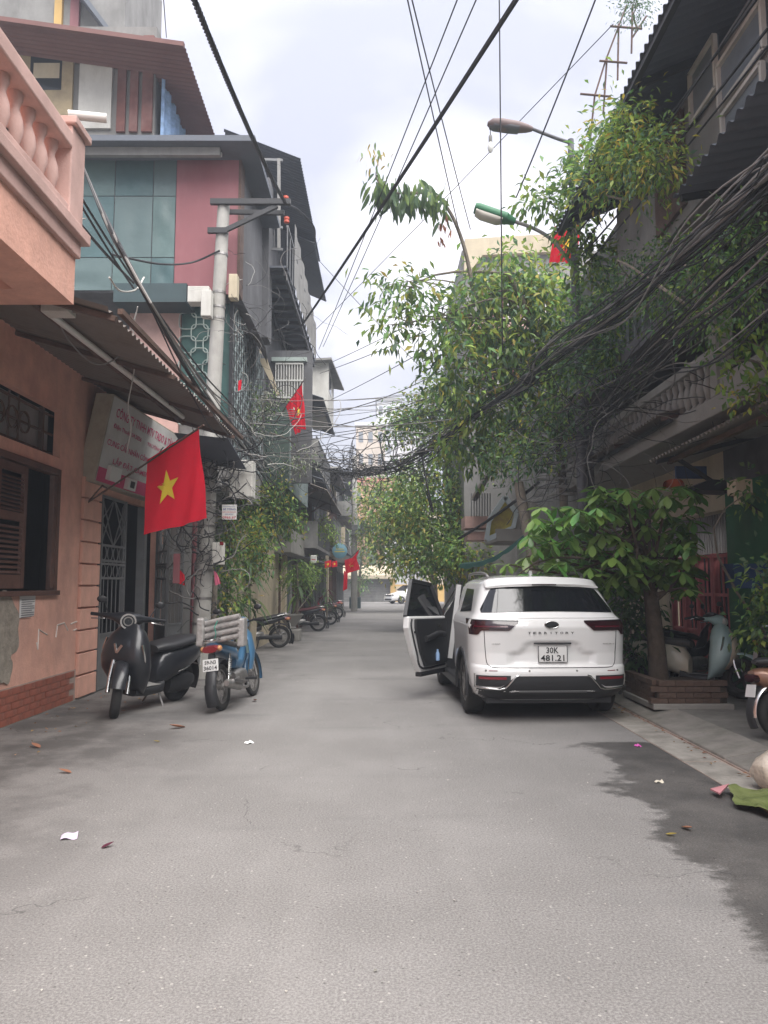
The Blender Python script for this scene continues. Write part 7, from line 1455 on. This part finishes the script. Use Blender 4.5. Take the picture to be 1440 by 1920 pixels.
# tall aerial frame on the right roof
AE = thing('roof_aerial', 'thin steel antenna frame with crossbars above the dark right roof', 'antenna', PY(1110, 290, 13.5))
for (x0, y0, x1, y1) in ((1106, 268, 1115, 180), (1115, 180, 1135, 115), (1135, 115, 1175, 10), (1131, 215, 1138, 110), (1158, 150, 1160, 45), (1184, 100, 1186, 10), (1186, 70, 1212, 30)):
    q = MB(); q.tube([PY(x0, y0, 13.2), PY(x1, y1, 13.2)], .018, 6); q.build('mast', m_rust, AE)
for (x0, y0, x1, y1) in ((1088, 176, 1145, 181), (1124, 114, 1176, 118), (1144, 49, 1204, 54)):
    q = MB(); q.tube([PY(x0, y0, 13.15), PY(x1, y1, 13.15)], .02, 6); q.build('crossbar', m_rust, AE)

# ================================================================== LITTER
random.seed(41)
def litter_leaf(px, py, label, mat=m_leaf_dry, s=.16):
    p = PZ(px, py, .006); me = leaf_mesh(s, s*.45, mat, 'fallen_leaf', 6, -.25, .5); o = link('fallen_leaf', me, None, p, (0, 0, random.uniform(0, 6))); tag(o, label, 'leaf')
litter_leaf(348, 1363, 'curled tan leaf on the road before the scooters', s=.2); litter_leaf(134, 1449, 'small brown leaf on the road near the left edge', s=.12); litter_leaf(75, 1402, 'dark brown leaf by the salmon house base', s=.14)
litter_leaf(190, 1590, 'reddish leaf scrap below the lilac paper', m_leaf_red, .08); litter_leaf(1278, 1550, 'tan leaf on the damp patch at right', s=.10); litter_leaf(1248, 1564, 'yellow leaf scrap on the damp patch', m_leaf_yel, .07); litter_leaf(478, 1313, 'orange brown leaf beside the blue motorbike wheel', s=.14); litter_leaf(300, 1390, 'straw coloured leaf on the left roadside', m_leaf_yel, .07)
def scrap(px, py, w_, h_, label, col, a=.3):
    p = PZ(px, py); q = MB(); c, s = math.cos(a), math.sin(a); q.grid(lambda u, v: (p.x+(u-.5)*w_*c-(v-.5)*h_*s, p.y+(u-.5)*w_*s+(v-.5)*h_*c, .008+.02*u*v+.008*math.sin(u*6)), 6, 4); q.build('paper_scrap', flat('scrap_'+label.split()[0], col, .8), smooth=True, label=label, cat='paper')
scrap(130, 1571, .10, .09, 'lilac paper square lying on the left of the road', (.62, .52, .68)); scrap(467, 1394, .09, .06, 'white torn paper scrap on the road left of centre', (.75, .75, .74), 1.); scrap(1236, 1468, .07, .03, 'cream paper strip on the edge of the damp patch', (.6, .55, .45), .2); scrap(1196, 1400, .05, .05, 'magenta petal on the damp road behind the car', (.6, .1, .4), .5)
q = MB(); random.seed(77)
for _ in range(170):
    left = random.random() < .6; x = random.uniform(-4.1, .2) if left else random.uniform(-1, 3.4); y = random.uniform(3, 14) if left else random.uniform(2.6, 10); s = random.choice((.005, .006, .009, .013)); z = .004 if x < RE else .03+max(0, min(.1, (x-3.1)*.2))
    a = random.uniform(0, 3); q.add([(x+s*math.cos(a+k*2.1)*random.uniform(.5, 1.2), y+s*math.sin(a+k*2.1), z+random.uniform(.001, .008)) for k in range(3)], [(0, 1, 2)])
me_ = q.build('road_debris', M('pale_debris', (.36, .34, .30), .9, var=.6, scale=30, island=.5), label='tiny pale crumbs and chips scattered over the road', cat='debris', kind='stuff')
q = MB(); random.seed(78)
for _ in range(150):
    x = 3.06+random.gauss(0, .05) if random.random() < .55 else random.uniform(-4.2, -3.2); y = random.uniform(4.5, 12); s = random.uniform(.01, .035); a = random.uniform(0, 6.28); z = .02
    q.add([(x-s*math.cos(a), y-s*math.sin(a), z), (x-s*.4*math.sin(a), y+s*.4*math.cos(a), z+.012), (x+s*math.cos(a), y+s*math.sin(a), z+.004), (x+s*.4*math.sin(a), y-s*.4*math.cos(a), z+.006)], [(0, 1, 2), (0, 2, 3)])
q.build('gutter_litter', m_leaf_dry, label='dry leaf crumbs gathered in the gutter and along the left wall', cat='litter', kind='stuff')
# plastic bag and green board at the right edge
p = PZ(1455, 1478, .02); q = MB()
rg = []
for k in range(12):
    t = k/11; rr = .17*math.sin(math.pi*min(.98, t*.8+.18))**.7; rg.append([(p.x+rr*(1+.22*mnoise.noise((math.cos(a)*2, math.sin(a)*2, t*4)))*math.cos(a), p.y+rr*(1+.22*mnoise.noise((math.cos(a)*2+5, math.sin(a)*2, t*4)))*math.sin(a), .02+.30*t) for a in [2*math.pi*j/20 for j in range(20)]])
q.loft(rg); q.build('plastic_bag', M('crumpled_translucent_plastic', (.52, .45, .37), .3, var=.35, scale=9, bump=.9, bscale=14, coat=.4), smooth=True, label='crumpled pale plastic bag of rubbish at the right kerb', cat='bag')
c4 = [PZ(1332, 1482, .03), PZ(1420, 1470, .05), PZ(1475, 1500, .05), PZ(1435, 1537, .03), PZ(1395, 1520, .03)]; gb = thing('green_board', 'mouldy green board with a torn pink edge lying in the gutter', 'board', c4[0])
A_, B_, C_, D_ = c4[0].lerp(c4[1], .35), c4[1].lerp(c4[2], .6), c4[3]+Vector((.15, -.1, 0)), c4[4].lerp(c4[0], .25)
q = MB(); q.grid(lambda u, v: A_.lerp(B_, u).lerp(D_.lerp(C_, u), v)+Vector((.03*mnoise.noise((u*5, v*4, 1)), .03*mnoise.noise((u*5, v*4, 7)), .018+.03*abs(mnoise.noise((u*3, v*3, 3)))+.012*math.sin(u*9+v*4))), 18, 14); q.build('sheet', M('mossy_green_board', (.10, .13, .03), .8, var=.4, scale=6, dirt=.5, dcol=(.2, .2, .1), dscale=3), gb, True)
q = MB(); q.prism([c4[0]+Vector((0, 0, .002)), c4[0].lerp(c4[1], .4)+Vector((0, 0, .02)), c4[0].lerp(c4[4], .3)+Vector((0, 0, .01))], (0, 0, .012)); q.build('torn_edge', M('faded_pink_foam', (.5, .22, .24), .8), gb)
# ================================================================== AIR
hz = MB(); hz.box(-60, 60, -25, 150, -1.03, 34); hzm = bpy.data.materials.new('shadow_lift_haze'); hzm.use_nodes = True; hn = hzm.node_tree; hn.nodes.clear()
ho = hn.nodes.new('ShaderNodeOutputMaterial'); hv = hn.nodes.new('ShaderNodeVolumePrincipled'); hv.inputs['Density'].default_value = .0034; hv.inputs['Color'].default_value = (.80, .88, 1, 1); hv.inputs['Anisotropy'].default_value = .2  # faint haze of the lane, density and blue tint added to lift the shadows
hn.links.new(hv.outputs[0], ho.inputs['Volume']); hz.build('haze', hzm, kind='stuff')
